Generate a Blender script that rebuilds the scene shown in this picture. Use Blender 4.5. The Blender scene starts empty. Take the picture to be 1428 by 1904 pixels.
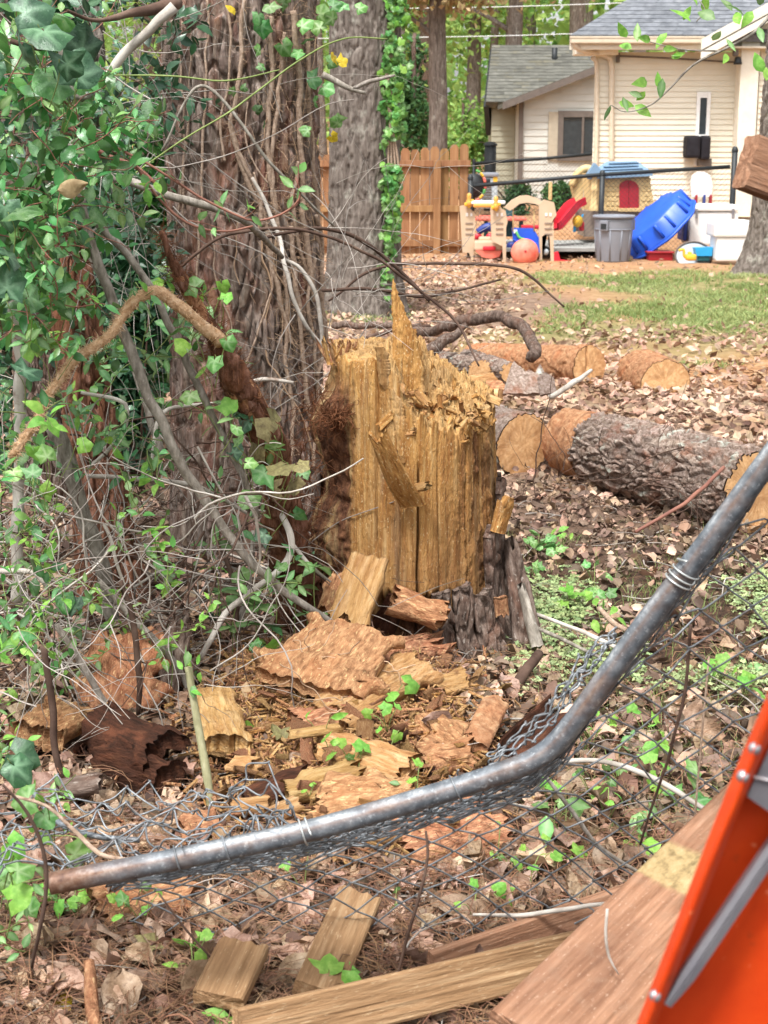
import bpy, bmesh, math, random
import numpy as np
from mathutils import Vector, Matrix

random.seed(11)
rng = np.random.default_rng(11)
SC = bpy.context.scene
COL = SC.collection
R = math.radians

# ---------------------------------------------------------------- camera, sky, sun, exposure
EYE = 1.6
PITCH = math.atan(671 / 2860.0)
cam_d = bpy.data.cameras.new('camera')
cam = bpy.data.objects.new('camera', cam_d)
COL.objects.link(cam)
cam.location = (0, 0, EYE)
cam.rotation_euler = (math.pi / 2 - PITCH, 0, 0)
cam_d.sensor_fit = 'VERTICAL'
cam_d.sensor_height = 36
cam_d.sensor_width = 27
cam_d.lens = 36 * 2860 / 1904.0
cam_d.clip_start = 0.05
cam_d.clip_end = 600
cam_d.dof.use_dof = True
cam_d.dof.focus_distance = 4.6
cam_d.dof.aperture_fstop = 10.5
SC.camera = cam

SUN_EL, SUN_AZ = 62, 205
world = bpy.data.worlds.new('World')
SC.world = world
world.use_nodes = True
wn = world.node_tree
bg = wn.nodes['Background']
sky = wn.nodes.new('ShaderNodeTexSky')
sky.sky_type = 'NISHITA'
sky.sun_disc = False
sky.sun_elevation = R(SUN_EL)
sky.sun_rotation = R(SUN_AZ)
sky.dust_density = 4.0
sky.air_density = 1.0
hs = wn.nodes.new('ShaderNodeHueSaturation')        # overcast: the sky loses its blue
hs.inputs['Saturation'].default_value = 0.12
wn.links.new(sky.outputs[0], hs.inputs['Color'])
wn.links.new(hs.outputs[0], bg.inputs['Color'])
bg.inputs['Strength'].default_value = 0.12
sun_d = bpy.data.lights.new('sun', 'SUN')
sun = bpy.data.objects.new('sun', sun_d)
COL.objects.link(sun)
sun_d.energy = 1.5
sun_d.angle = R(10)
sun_d.color = (1.0, 0.985, 0.955)
_az = R(SUN_AZ)
sdir = Vector((math.sin(_az) * math.cos(R(SUN_EL)), math.cos(_az) * math.cos(R(SUN_EL)), math.sin(R(SUN_EL))))
sun.rotation_euler = sdir.to_track_quat('Z', 'Y').to_euler()
vs = SC.view_settings
vs.view_transform = 'Standard'
vs.look = 'None'
vs.gamma = 1
vs.use_curve_mapping = False
vs.exposure = 1.38
SC.cycles.max_bounces = 6
SC.cycles.transparent_max_bounces = 6
SC.cycles.caustics_reflective = False
SC.cycles.caustics_refractive = False

# ---------------------------------------------------------------- numeric helpers
def A(*a):
    return np.array(a, float)

def unit(v):
    v = np.asarray(v, float)
    return v / (np.linalg.norm(v, axis=-1, keepdims=True) + 1e-12)

def sstep(a, b, x):
    t = np.clip((np.asarray(x, float) - a) / (b - a), 0, 1)
    return t * t * (3 - 2 * t)

def _hash(ix, iy, iz, s):
    h = (ix.astype(np.int64) * 374761393 + iy.astype(np.int64) * 668265263 + iz.astype(np.int64) * 2147483647 + s * 974711) & 0xffffffff
    h = ((h ^ (h >> 13)) * 1274126177) & 0xffffffff
    h = ((h ^ (h >> 16)) * 2246822519) & 0xffffffff
    return ((h ^ (h >> 15)) & 0xffffff) / float(0x1000000)

def vnoise(p, s=0):
    p = np.asarray(p, float)
    i = np.floor(p)
    f = p - i
    f = f * f * (3 - 2 * f)
    i = i.astype(np.int64)
    out = 0
    for dx in (0, 1):
        wx = f[..., 0] if dx else 1 - f[..., 0]
        for dy in (0, 1):
            wy = f[..., 1] if dy else 1 - f[..., 1]
            for dz in (0, 1):
                wz = f[..., 2] if dz else 1 - f[..., 2]
                out = out + wx * wy * wz * _hash(i[..., 0] + dx, i[..., 1] + dy, i[..., 2] + dz, s)
    return out * 2 - 1

def fbm(p, o=4, s=0, g=0.5):
    p = np.asarray(p, float)
    a, t, n = 1.0, 0, 0
    for k in range(o):
        t = t + a * vnoise(p * 2.03 ** k + 17.3 * k, s + k)
        n += a
        a *= g
    return t / n

def worley(p, s=0):
    p = np.asarray(p, float)
    i = np.floor(p).astype(np.int64)
    f1 = np.full(p.shape[:-1], 9.0)
    f2 = f1.copy()
    idv = f1.copy()
    for dx in (-1, 0, 1):
        for dy in (-1, 0, 1):
            for dz in (-1, 0, 1):
                cx, cy, cz = i[..., 0] + dx, i[..., 1] + dy, i[..., 2] + dz
                qx = cx + _hash(cx, cy, cz, s)
                qy = cy + _hash(cx, cy, cz, s + 1)
                qz = cz + _hash(cx, cy, cz, s + 2)
                d = np.sqrt((p[..., 0] - qx) ** 2 + (p[..., 1] - qy) ** 2 + (p[..., 2] - qz) ** 2)
                r = _hash(cx, cy, cz, s + 3)
                m = d < f1
                f2 = np.where(m, f1, np.minimum(f2, d))
                idv = np.where(m, r, idv)
                f1 = np.where(m, d, f1)
    return f1, f2, idv

# a direction in the photograph turned into a point at a chosen distance
CP, SP = math.cos(PITCH), math.sin(PITCH)
def ray(px, py):
    x, y = (px - 714) / 2860.0, (952 - py) / 2860.0
    return A(x, CP + y * SP, -SP + y * CP)

def W(px, py, Y):
    d = ray(px, py)
    return A(0, 0, EYE) + d * (Y / d[1])

def proj(P):
    P = np.asarray(P, float)
    y, z = P[..., 1], P[..., 2] - EYE
    dep = y * CP - z * SP
    up = y * SP + z * CP
    return 714 + 2860 * P[..., 0] / dep, 952 - 2860 * up / dep

def terr(x, y):
    x = np.asarray(x, float)
    y = np.asarray(y, float)
    p = np.stack([x, y, 0 * x], -1)
    z = 0.42 * sstep(23.5, 29, y) + 3.0 * sstep(40, 80, y)
    z = z + 0.022 * vnoise(p * 1.7, 3) + 0.012 * vnoise(p * 6, 5)
    z = z + 0.12 * np.exp(-(((x + 0.13) / 0.36) ** 2 + ((y - 4.45) / 0.33) ** 2))
    return z

def G(px, py, dz=0.0):
    d = ray(px, py)
    t = (0 - EYE) / d[2] if d[2] < -1e-3 else 60.0
    for _ in range(12):
        z = float(terr(d[0] * t, d[1] * t)) + dz
        t = (z - EYE) / d[2]
    return A(0, 0, EYE) + d * t

def srgb(h):
    h = h.lstrip('#')
    c = [int(h[i:i + 2], 16) / 255 for i in (0, 2, 4)]
    return tuple(x / 12.92 if x < 0.04045 else ((x + 0.055) / 1.055) ** 2.4 for x in c) + (1.0,)

# ---------------------------------------------------------------- objects
def tag(o, label=None, cat=None, group=None, kind=None):
    if label: o['label'] = label
    if cat: o['category'] = cat
    if group: o['group'] = group
    if kind: o['kind'] = kind
    return o

def empty(name, loc, label, cat, group=None):
    o = bpy.data.objects.new(name, None)
    o.empty_display_size = 0.1
    COL.objects.link(o)
    o.location = tuple(float(c) for c in loc)
    return tag(o, label, cat, group)

def origin_of(p):
    v = np.zeros(3)
    while p is not None:
        v += np.array(p.location)
        p = p.parent
    return v

def make_mesh(name, v, faces, mats, smooth=True, attrs=None, mi=None):
    me = bpy.data.meshes.new(name)
    v = np.ascontiguousarray(v, dtype=np.float32)
    if isinstance(faces, np.ndarray):
        faces = [faces]
    faces = [np.asarray(f, dtype=np.int32) for f in faces if len(f)]
    me.vertices.add(len(v))
    me.vertices.foreach_set('co', v.ravel())
    nl = sum(f.size for f in faces)
    npoly = sum(len(f) for f in faces)
    me.loops.add(nl)
    me.loops.foreach_set('vertex_index', np.concatenate([f.ravel() for f in faces]))
    me.polygons.add(npoly)
    tot = np.concatenate([np.full(len(f), f.shape[1], np.int32) for f in faces])
    st = np.concatenate([[0], np.cumsum(tot)[:-1]]).astype(np.int32)
    me.polygons.foreach_set('loop_start', st)
    me.polygons.foreach_set('loop_total', tot)
    me.polygons.foreach_set('use_smooth', np.full(npoly, smooth, bool))
    for m in (mats if isinstance(mats, (list, tuple)) else [mats]):
        me.materials.append(m)
    if mi is not None:
        me.polygons.foreach_set('material_index', np.asarray(mi, np.int32))
    for k, a in (attrs or {}).items():
        at = me.attributes.new(k, 'FLOAT', 'POINT')
        at.data.foreach_set('value', np.asarray(a, np.float32))
    me.update(calc_edges=True)
    return me

def obj(name, v, faces, mats, parent=None, smooth=True, attrs=None, mi=None, base=None):
    """One mesh object from world-space points; its origin is its parent's, else its own base."""
    v = np.asarray(v, float)
    if parent is not None:
        o0 = origin_of(parent)
    elif base is not None:
        o0 = np.asarray(base, float)
    else:
        o0 = A(v[:, 0].mean(), v[:, 1].mean(), v[:, 2].min())
    o = bpy.data.objects.new(name, make_mesh(name, v - o0, faces, mats, smooth, attrs, mi))
    COL.objects.link(o)
    if parent is not None:
        o.parent = parent
    else:
        o.location = o0
    return o

def place(name, me, loc, rot, parent=None, scale=1.0):
    """An object that shares mesh data, placed by a 3x3 frame (columns are its axes)."""
    o = bpy.data.objects.new(name, me)
    COL.objects.link(o)
    loc = np.asarray(loc, float)
    if parent is not None:
        loc = loc - origin_of(parent)
        o.parent = parent
    m = Matrix([[float(rot[i][j]) for j in range(3)] for i in range(3)])
    o.rotation_euler = m.to_euler()
    o.location = tuple(loc)
    o.scale = (scale,) * 3 if np.isscalar(scale) else tuple(scale)
    return o

class MB:
    """Collects pieces of one mesh."""
    def __init__(s):
        s.v, s.f, s.r, s.n = [], [], [], 0
        s.m = []
    def add(s, v, f, r=0.0, m=0):
        v = np.asarray(v, float)
        fs = [f] if isinstance(f, np.ndarray) else f
        for q in fs:
            if len(q):
                s.f.append(np.asarray(q, np.int64) + s.n)
                s.m.append(np.full(len(q), m))
        s.v.append(v)
        s.r.append(np.broadcast_to(np.asarray(r, float), (len(v),)))
        s.n += len(v)
        return s
    def build(s, name, mats, parent=None, smooth=True, base=None):
        four = [(q, m) for q, m in zip(s.f, s.m) if q.shape[1] == 4]
        three = [(q, m) for q, m in zip(s.f, s.m) if q.shape[1] == 3]
        fs, mi = [], []
        for grp in (four, three):
            if grp:
                fs.append(np.concatenate([q for q, m in grp]))
                mi.append(np.concatenate([m for q, m in grp]))
        return obj(name, np.concatenate(s.v), fs, mats, parent, smooth, {'r': np.concatenate(s.r)}, np.concatenate(mi), base)

def gridf(nu, nv, wrap=False, off=0):
    """quads of an nu x nv point grid (index = u*nv + v); wrap closes v."""
    u = np.arange(nu - 1)[:, None]
    w = np.arange(nv if wrap else nv - 1)[None, :]
    w2 = (w + 1) % nv
    a, b, c, d = u * nv + w, u * nv + w2, (u + 1) * nv + w2, (u + 1) * nv + w
    return np.stack([a, b, c, d], -1).reshape(-1, 4) + off

def smooth_line(p, n):
    """Catmull-Rom through the points (any columns), n samples."""
    p = np.asarray(p, float)
    if len(p) < 3:
        t = np.linspace(0, 1, n)[:, None]
        return p[0] * (1 - t) + p[-1] * t
    q = np.vstack([2 * p[0] - p[1], p, 2 * p[-1] - p[-2]])
    d = np.concatenate([[0], np.cumsum(np.linalg.norm(np.diff(p[:, :3], axis=0), axis=1) + 1e-9)])
    s = np.linspace(0, d[-1], n)
    k = np.clip(np.searchsorted(d, s, 'right') - 1, 0, len(p) - 2)
    t = ((s - d[k]) / (d[k + 1] - d[k]))[:, None]
    a, b, c, e = q[k], q[k + 1], q[k + 2], q[k + 3]
    return 0.5 * (2 * b + (c - a) * t + (2 * a - 5 * b + 4 * c - e) * t ** 2 + (3 * b - 3 * c + e - a) * t ** 3)

def tube(p, r, n=8, cap=True, rough=0.0, seed=0):
    p = np.asarray(p, float)[:, :3]
    m = len(p)
    r = np.broadcast_to(np.asarray(r, float), (m,))
    t = unit(np.gradient(p, axis=0))
    up = A(0, 0, 1) if abs(t[0, 2]) < 0.9 else A(1, 0, 0)
    x = np.zeros_like(p)
    x[0] = unit(np.cross(t[0], up))
    for i in range(1, m):
        q = x[i - 1] - t[i] * np.dot(x[i - 1], t[i])
        x[i] = q / (np.linalg.norm(q) + 1e-12)
    y = np.cross(t, x)
    a = np.linspace(0, 2 * math.pi, n, endpoint=False)
    ca, sa = np.cos(a)[None, :, None], np.sin(a)[None, :, None]
    rr = r[:, None, None]
    dirs = x[:, None] * ca + y[:, None] * sa
    if rough:
        base = p[:, None] + dirs * rr
        rr = rr * (1 + rough * fbm(base * 38 + seed, 3, seed)[..., None] + rough * fbm(base * 9 + seed, 2, seed + 5)[..., None])
    v = (p[:, None] + dirs * rr).reshape(-1, 3)
    f = [gridf(m, n, True)]
    if cap and n > 2:
        v = np.vstack([v, p[0], p[-1]])
        i = np.arange(n)
        f.append(np.stack([np.full(n, m * n), (i + 1) % n, i], -1))
        f.append(np.stack([np.full(n, m * n + 1), (m - 1) * n + i, (m - 1) * n + (i + 1) % n], -1))
    return v, f

_BOX = {}
def box(c, s, bev=0.0, rot=None):
    """Box of centre c and size s, edges chamfered by bev, optional 3x3 frame."""
    c, s = np.asarray(c, float), np.asarray(s, float)
    if bev <= 0:
        q = np.array([[x, y, z] for x in (-.5, .5) for y in (-.5, .5) for z in (-.5, .5)]) * s
        f = np.array([[0, 1, 3, 2], [4, 6, 7, 5], [0, 4, 5, 1], [2, 3, 7, 6], [0, 2, 6, 4], [1, 5, 7, 3]])
        fs = [f]
    else:
        bm = bmesh.new()
        bmesh.ops.create_cube(bm, size=1)
        for v in bm.verts:
            v.co = Vector((v.co.x * s[0], v.co.y * s[1], v.co.z * s[2]))
        bmesh.ops.bevel(bm, geom=bm.edges[:], offset=min(bev, 0.45 * s.min()), segments=2, affect='EDGES', profile=0.6)
        bm.verts.index_update()
        q = np.array([v.co[:] for v in bm.verts])
        fs4 = [[v.index for v in f.verts] for f in bm.faces if len(f.verts) == 4]
        fs3 = [[v.index for v in f.verts] for f in bm.faces if len(f.verts) == 3]
        bm.free()
        fs = [np.array(k) for k in (fs4, fs3) if k]
    if rot is not None:
        q = q @ np.asarray(rot, float).T
    return q + c, fs

def boxpx(x0, y0, x1, y1, Y, d, bev=0.0):
    """Box whose front face covers a rectangle of the photograph at distance Y, d deep."""
    a, b = W(x0, y1, Y), W(x1, y0, Y)
    lo = A(min(a[0], b[0]), Y, min(a[2], b[2]))
    hi = A(max(a[0], b[0]), Y + d, max(a[2], b[2]))
    return box((lo + hi) / 2, hi - lo, bev)

def prism(poly, d, nrm=None):
    """Solid of an outline (world points, near-planar) pushed by vector d; fan caps."""
    p = np.asarray(poly, float)
    d = np.asarray(d, float)
    n = len(p)
    v = np.vstack([p, p + d, p.mean(0), p.mean(0) + d])
    i = np.arange(n)
    j = (i + 1) % n
    return v, [np.stack([i, j, j + n, i + n], -1), np.stack([np.full(n, 2 * n), j, i], -1), np.stack([np.full(n, 2 * n + 1), i + n, j + n], -1)]

def lathe(prof, c, n=24):
    """Surface of revolution about z: prof = [(r, z)...]."""
    prof = np.asarray(prof, float)
    a = np.linspace(0, 2 * math.pi, n, endpoint=False)
    v = np.stack([prof[:, None, 0] * np.cos(a), prof[:, None, 0] * np.sin(a), np.repeat(prof[:, 1:2], n, 1)], -1).reshape(-1, 3)
    return v + np.asarray(c, float), [gridf(len(prof), n, True)]

def frame(z, x=None):
    """3x3 with columns X, Y, Z where Z is along z and X near x."""
    z = unit(z)
    x = A(1, 0, 0) if x is None else np.asarray(x, float)
    y = np.cross(z, x)
    if np.linalg.norm(y) < 1e-5:
        y = np.cross(z, A(0.3, 1, 0.2))
    y = unit(y)
    return np.stack([np.cross(y, z), y, z], 1)

def frames(nrm, yaw):
    nrm = unit(nrm)
    ref = np.where(np.abs(nrm[:, 2:3]) < 0.95, A(0, 0, 1), A(1, 0, 0))
    x = unit(np.cross(ref, nrm))
    y = np.cross(nrm, x)
    c, s = np.cos(yaw)[:, None], np.sin(yaw)[:, None]
    return np.stack([x * c + y * s, -x * s + y * c, nrm], -1)

def scatter(mb, temps, pos, rot, scale, r):
    """Adds many transformed copies of the templates to a mesh builder."""
    k = rng.integers(0, len(temps), len(pos))
    for q, (tv, tf) in enumerate(temps):
        m = np.where(k == q)[0]
        if not len(m):
            continue
        sc = np.asarray(scale)[m]
        sc = sc[:, None, None] if sc.ndim == 1 else sc[:, None, :]
        v = np.einsum('nij,nkj->nki', rot[m], tv[None] * sc) + pos[m][:, None]
        fs = [f[None] + (np.arange(len(m)) * len(tv))[:, None, None] for f in ([tf] if isinstance(tf, np.ndarray) else tf)]
        mb.add(v.reshape(-1, 3), [f.reshape(-1, f.shape[-1]) for f in fs], np.repeat(np.asarray(r)[m], len(tv)))

# ---------------------------------------------------------------- materials
def mat(name, cols, scale=4.0, stretch=(1, 1, 1), detail=6, rough=0.85, bump=0.25, bscale=None, bstretch=None, bdist=0.01,
        spec=0.3, over=(), attr=(), var=0.0, huev=0.0, transl=0.0, metal=0.0, coat=0.0, distort=0.0):
    m = bpy.data.materials.new(name)
    m.use_nodes = True
    nt = m.node_tree
    N, L = nt.nodes, nt.links
    bs = N['Principled BSDF']
    out = N['Material Output']
    tc = N.new('ShaderNodeTexCoord')
    oi = N.new('ShaderNodeObjectInfo')
    sh = N.new('ShaderNodeVectorMath'); sh.operation = 'MULTIPLY_ADD'
    L.new(oi.outputs['Random'], sh.inputs[0]); sh.inputs[1].default_value = (31, 17, 23)
    L.new(tc.outputs['Object'], sh.inputs[2])
    def noise(sc, st, det, dis=0.0):
        mp = N.new('ShaderNodeMapping'); mp.inputs['Scale'].default_value = st
        L.new(sh.outputs[0], mp.inputs[0])
        nz = N.new('ShaderNodeTexNoise')
        nz.inputs['Scale'].default_value = sc
        nz.inputs['Detail'].default_value = det
        nz.inputs['Roughness'].default_value = 0.6
        nz.inputs['Distortion'].default_value = dis
        L.new(mp.outputs[0], nz.inputs['Vector'])
        return nz.outputs['Fac']
    def ramp(cols):
        rp = N.new('ShaderNodeValToRGB')
        el = rp.color_ramp.elements
        while len(el) < len(cols):
            el.new(0.5)
        for e, (p, c) in zip(el, cols):
            e.position = p
            e.color = srgb(c) if isinstance(c, str) else c
        return rp
    rp = ramp(cols)
    L.new(noise(scale, stretch, detail, distort), rp.inputs[0])
    c = rp.outputs[0]
    for (col, sc, lo, hi, st, op) in over:
        mr = N.new('ShaderNodeMapRange')
        mr.inputs[1].default_value, mr.inputs[2].default_value = lo, hi
        mr.inputs[3].default_value, mr.inputs[4].default_value = 0, op
        L.new(noise(sc, st, 5), mr.inputs[0])
        mx = N.new('ShaderNodeMix'); mx.data_type = 'RGBA'
        L.new(mr.outputs[0], mx.inputs[0]); L.new(c, mx.inputs[6]); mx.inputs[7].default_value = srgb(col)
        c = mx.outputs[2]
    for (an, cols2, sc, st) in attr:
        at = N.new('ShaderNodeAttribute'); at.attribute_name = an
        r2 = ramp(cols2)
        L.new(noise(sc, st, 5), r2.inputs[0])
        mx = N.new('ShaderNodeMix'); mx.data_type = 'RGBA'
        L.new(at.outputs['Fac'], mx.inputs[0]); L.new(c, mx.inputs[6]); L.new(r2.outputs[0], mx.inputs[7])
        c = mx.outputs[2]
    if var or huev:
        at = N.new('ShaderNodeAttribute'); at.attribute_name = 'r'
        ad = N.new('ShaderNodeMath'); ad.operation = 'ADD'
        L.new(at.outputs['Fac'], ad.inputs[0]); L.new(oi.outputs['Random'], ad.inputs[1])
        fr = N.new('ShaderNodeMath'); fr.operation = 'FRACT'
        L.new(ad.outputs[0], fr.inputs[0])
        hv = N.new('ShaderNodeHueSaturation')
        a = N.new('ShaderNodeMapRange'); L.new(fr.outputs[0], a.inputs[0])
        a.inputs[3].default_value, a.inputs[4].default_value = 1 - var, 1 + var
        L.new(a.outputs[0], hv.inputs['Value'])
        mu = N.new('ShaderNodeMath'); mu.operation = 'MULTIPLY'; mu.inputs[1].default_value = 7.31
        L.new(fr.outputs[0], mu.inputs[0])
        f2 = N.new('ShaderNodeMath'); f2.operation = 'FRACT'; L.new(mu.outputs[0], f2.inputs[0])
        b = N.new('ShaderNodeMapRange'); L.new(f2.outputs[0], b.inputs[0])
        b.inputs[3].default_value, b.inputs[4].default_value = 0.5 - huev, 0.5 + huev
        L.new(b.outputs[0], hv.inputs['Hue'])
        L.new(c, hv.inputs['Color'])
        c = hv.outputs[0]
    L.new(c, bs.inputs['Base Color'])
    bs.inputs['Roughness'].default_value = rough
    bs.inputs['Specular IOR Level'].default_value = spec
    bs.inputs['Metallic'].default_value = metal
    bs.inputs['Coat Weight'].default_value = coat
    if bump:
        bp = N.new('ShaderNodeBump')
        bp.inputs['Strength'].default_value = bump
        bp.inputs['Distance'].default_value = bdist
        L.new(noise(bscale or scale * 3, bstretch or stretch, 8), bp.inputs['Height'])
        L.new(bp.outputs[0], bs.inputs['Normal'])
    if transl:
        tr = N.new('ShaderNodeBsdfTranslucent')
        L.new(c, tr.inputs['Color'])
        ms = N.new('ShaderNodeMixShader'); ms.inputs[0].default_value = transl
        L.new(bs.outputs[0], ms.inputs[1]); L.new(tr.outputs[0], ms.inputs[2])
        L.new(ms.outputs[0], out.inputs['Surface'])
    return m

def flat(name, c, rough=0.5, spec=0.4, c2=None, metal=0.0, bump=0.05, scale=9, transl=0.0, var=0.0):
    h = srgb(c)
    c2 = srgb(c2) if c2 else tuple(min(1, x * 0.82) for x in h[:3]) + (1,)
    return mat(name, [(0.3, c2), (0.7, h)], scale=scale, rough=rough, spec=spec, metal=metal, bump=bump, bdist=0.004, transl=transl, var=var)

M = {}
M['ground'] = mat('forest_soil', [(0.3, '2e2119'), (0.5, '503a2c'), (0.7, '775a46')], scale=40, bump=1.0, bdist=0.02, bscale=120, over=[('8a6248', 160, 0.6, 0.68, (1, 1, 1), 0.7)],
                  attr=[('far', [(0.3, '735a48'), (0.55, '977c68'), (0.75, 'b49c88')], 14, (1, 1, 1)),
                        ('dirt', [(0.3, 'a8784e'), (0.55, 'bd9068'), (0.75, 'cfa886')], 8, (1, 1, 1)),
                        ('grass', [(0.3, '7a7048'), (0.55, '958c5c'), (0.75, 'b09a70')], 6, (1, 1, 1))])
M['wood_gold'] = mat('fresh_broken_heartwood', [(0.22, '6e4722'), (0.38, '9f6e3a'), (0.55, 'c09256'), (0.8, 'dcba86')], scale=75, stretch=(1, 1, 0.06), detail=9, distort=0.3,
                     rough=0.8, bump=1.0, bscale=190, bstretch=(1, 1, 0.25), bdist=0.010, spec=0.2,
                     over=[('7e5028', 5, 0.47, 0.66, (1, 1, 0.3), 0.72), ('3e2614', 130, 0.62, 0.70, (1, 1, 0.03), 0.7), ('ecd4a6', 170, 0.6, 0.68, (1, 1, 0.6), 0.75), ('d29e5e', 22, 0.5, 0.7, (1, 1, 0.15), 0.5), ('5e3a1e', 120, 0.61, 0.68, (1, 1, 0.7), 0.6), ('9c8a70', 11, 0.56, 0.7, (1, 1, 0.12), 0.5)],
                     attr=[('rot', [(0.3, '3a2216'), (0.5, '5f3e2c'), (0.75, '8a6044')], 60, (1, 1, 0.4)),
                           ('pale', [(0.3, 'b89460'), (0.6, 'd6ba88'), (0.8, 'e6d2ac')], 90, (1, 1, 0.1))])
M['wood_pale'] = mat('pale_split_wood', [(0.25, '85603a'), (0.45, 'ab8454'), (0.65, 'c2a074'), (0.85, 'd8be94')], scale=80, stretch=(1, 1, 0.10), detail=9, rough=0.85, bump=1.0,
                     bscale=150, bstretch=(1, 1, 0.25), bdist=0.010, var=0.2, huev=0.008, spec=0.2, over=[('84552f', 16, 0.46, 0.72, (1, 1, 0.5), 0.65), ('5a3820', 150, 0.6, 0.7, (1, 1, 0.1), 0.6), ('6b4630', 26, 0.6, 0.72, (1, 1, 1), 0.6)])
M['wood_rot'] = mat('red_brown_rotten_wood', [(0.25, '62432f'), (0.45, '966b4e'), (0.62, 'b88c68'), (0.82, 'd6b48c')], scale=70, stretch=(1, 1, 0.4), detail=9, rough=0.95,
                    bump=1.0, bscale=150, bdist=0.010, var=0.16, huev=0.008, spec=0.1, over=[('a66a48', 14, 0.48, 0.68, (1, 1, 0.7), 0.5), ('40281c', 55, 0.62, 0.72, (1, 1, 0.6), 0.65), ('dcb888', 120, 0.58, 0.66, (1, 1, 0.3), 0.7)])
M['wood_dark'] = mat('dark_wet_rotten_wood', [(0.3, '28180f'), (0.55, '46291c'), (0.8, '69452f')], scale=60, stretch=(1, 1, 0.25), detail=9, rough=0.85,
                     bump=1.0, bscale=120, bdist=0.010, var=0.15, spec=0.2, over=[('7a4a34', 20, 0.55, 0.7, (1, 1, 0.4), 0.6)])
M['bark_pine'] = mat('pine_bark', [(0.25, '4c4038'), (0.45, '73645a'), (0.6, '938378'), (0.8, 'b6a89e')], scale=45, stretch=(1, 1, 0.25), detail=9, rough=0.95, var=0.22, huev=0.012,
                     bump=1.0, bscale=120, bstretch=(1, 1, 0.3), bdist=0.012, spec=0.1, over=[('94604a', 9, 0.46, 0.66, (1, 1, 0.4), 0.6), ('c0b6ae', 50, 0.58, 0.68, (1, 1, 0.4), 0.5)])
M['bark_grey'] = mat('grey_oak_bark', [(0.3, '544b44'), (0.5, '786e66'), (0.75, '9a9086')], scale=26, stretch=(1, 1, 0.22), detail=9, rough=0.95, bump=1.0,
                     bscale=50, bstretch=(1, 1, 0.2), bdist=0.03, spec=0.1, over=[('b9b7aa', 7, 0.58, 0.7, (1, 1, 0.7), 0.6), ('3f3832', 40, 0.55, 0.65, (1, 1, 0.15), 0.5)])
M['bark_dark'] = mat('dark_bark', [(0.3, '3c302a'), (0.5, '65554c'), (0.8, '96887e')], scale=55, stretch=(1, 1, 0.35), detail=9, rough=0.95, bump=1.0,
                     bscale=120, bstretch=(1, 1, 0.35), bdist=0.010, spec=0.1, var=0.1, over=[('74503f', 14, 0.5, 0.7, (1, 1, 0.5), 0.5), ('aaa096', 80, 0.6, 0.68, (1, 1, 0.6), 0.6)])
M['bark_lichen'] = mat('lichen_pine_bark', var=0.25, huev=0.01, cols=[(0.25, '54443b'), (0.45, '7c6b60'), (0.62, '9a8a80'), (0.8, 'b8aaa0')], scale=60, detail=9, rough=0.95,
                       bump=1.0, bscale=120, bdist=0.008, spec=0.1, over=[('b9c4b8', 9, 0.58, 0.66, (1, 1, 1), 0.6), ('7e5440', 7, 0.52, 0.68, (1, 1, 1), 0.65)])
M['cut'] = mat('sawn_log_end', [(0.3, 'b88a5c'), (0.5, 'd0a474'), (0.75, 'e2bf92')], scale=50, rough=0.85, bump=0.5, bscale=150, bdist=0.004,
               attr=[('ring', [(0.3, '90603a'), (0.6, 'a87c52')], 30, (1, 1, 1))], over=[('a8744a', 6, 0.5, 0.7, (1, 1, 1), 0.5)])
M['sapwood'] = mat('peeled_red_log', [(0.3, '7c5238'), (0.5, 'a07452'), (0.75, 'c09a76')], scale=40, rough=0.9, bump=0.9, bscale=90, bdist=0.01,
                   over=[('5e4030', 12, 0.55, 0.7, (1, 1, 1), 0.6), ('a8623c', 7, 0.5, 0.7, (1, 1, 1), 0.5)])
M['branch'] = mat('grey_brown_branch', [(0.3, '655d54'), (0.5, '8a8278'), (0.75, 'b0a89e')], scale=60, stretch=(1, 1, 0.4), rough=0.9, bump=0.8, bscale=140, bdist=0.004,
                  var=0.15, huev=0.01, spec=0.15, over=[('544b42', 20, 0.55, 0.7, (1, 1, 0.5), 0.5), ('c2bcb2', 70, 0.62, 0.7, (1, 1, 0.6), 0.5)])
M['bark_red'] = mat('shaggy_red_brown_bark', [(0.25, '3a261d'), (0.45, '644433'), (0.6, '866050'), (0.8, 'a88c7c')], scale=60, stretch=(1, 1, 0.2), detail=9, rough=0.95, bump=1.0,
                     bscale=120, bstretch=(1, 1, 0.3), bdist=0.012, spec=0.1, var=0.2, over=[('a06a4c', 12, 0.52, 0.7, (1, 1, 0.3), 0.6)])
M['branch_pale'] = mat('pale_dead_branch', [(0.3, '8f867c'), (0.5, 'b2aaa0'), (0.75, 'd0cac0')], scale=14, rough=0.9, bump=0.5, bscale=50, bdist=0.004, var=0.1, spec=0.15,
                       over=[('6a4c38', 10, 0.6, 0.7, (1, 1, 1), 0.8)])
M['branch_dark'] = mat('dark_twig', [(0.3, '3e2f28'), (0.55, '5d4a40'), (0.8, '7a675a')], scale=12, rough=0.9, bump=0.4, bscale=50, bdist=0.004, var=0.15, spec=0.15)
M['twig'] = mat('thin_twig', [(0.3, '756d64'), (0.55, 'a09890'), (0.8, 'c2bbb2')], scale=5, rough=0.9, bump=0, var=0.35, huev=0.012, spec=0.1)
M['vine'] = mat('ivy_stem', [(0.3, '7d6756'), (0.5, 'a08a78'), (0.8, 'c0ab98')], scale=70, rough=0.9, bump=0.8, bscale=140, bdist=0.004, var=0.12, spec=0.1)
M['hair'] = mat('rootlet', [(0.3, '8f745e'), (0.55, 'ae9278'), (0.8, 'ccb294')], scale=30, rough=0.9, bump=0, var=0.25, spec=0.1)
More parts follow.
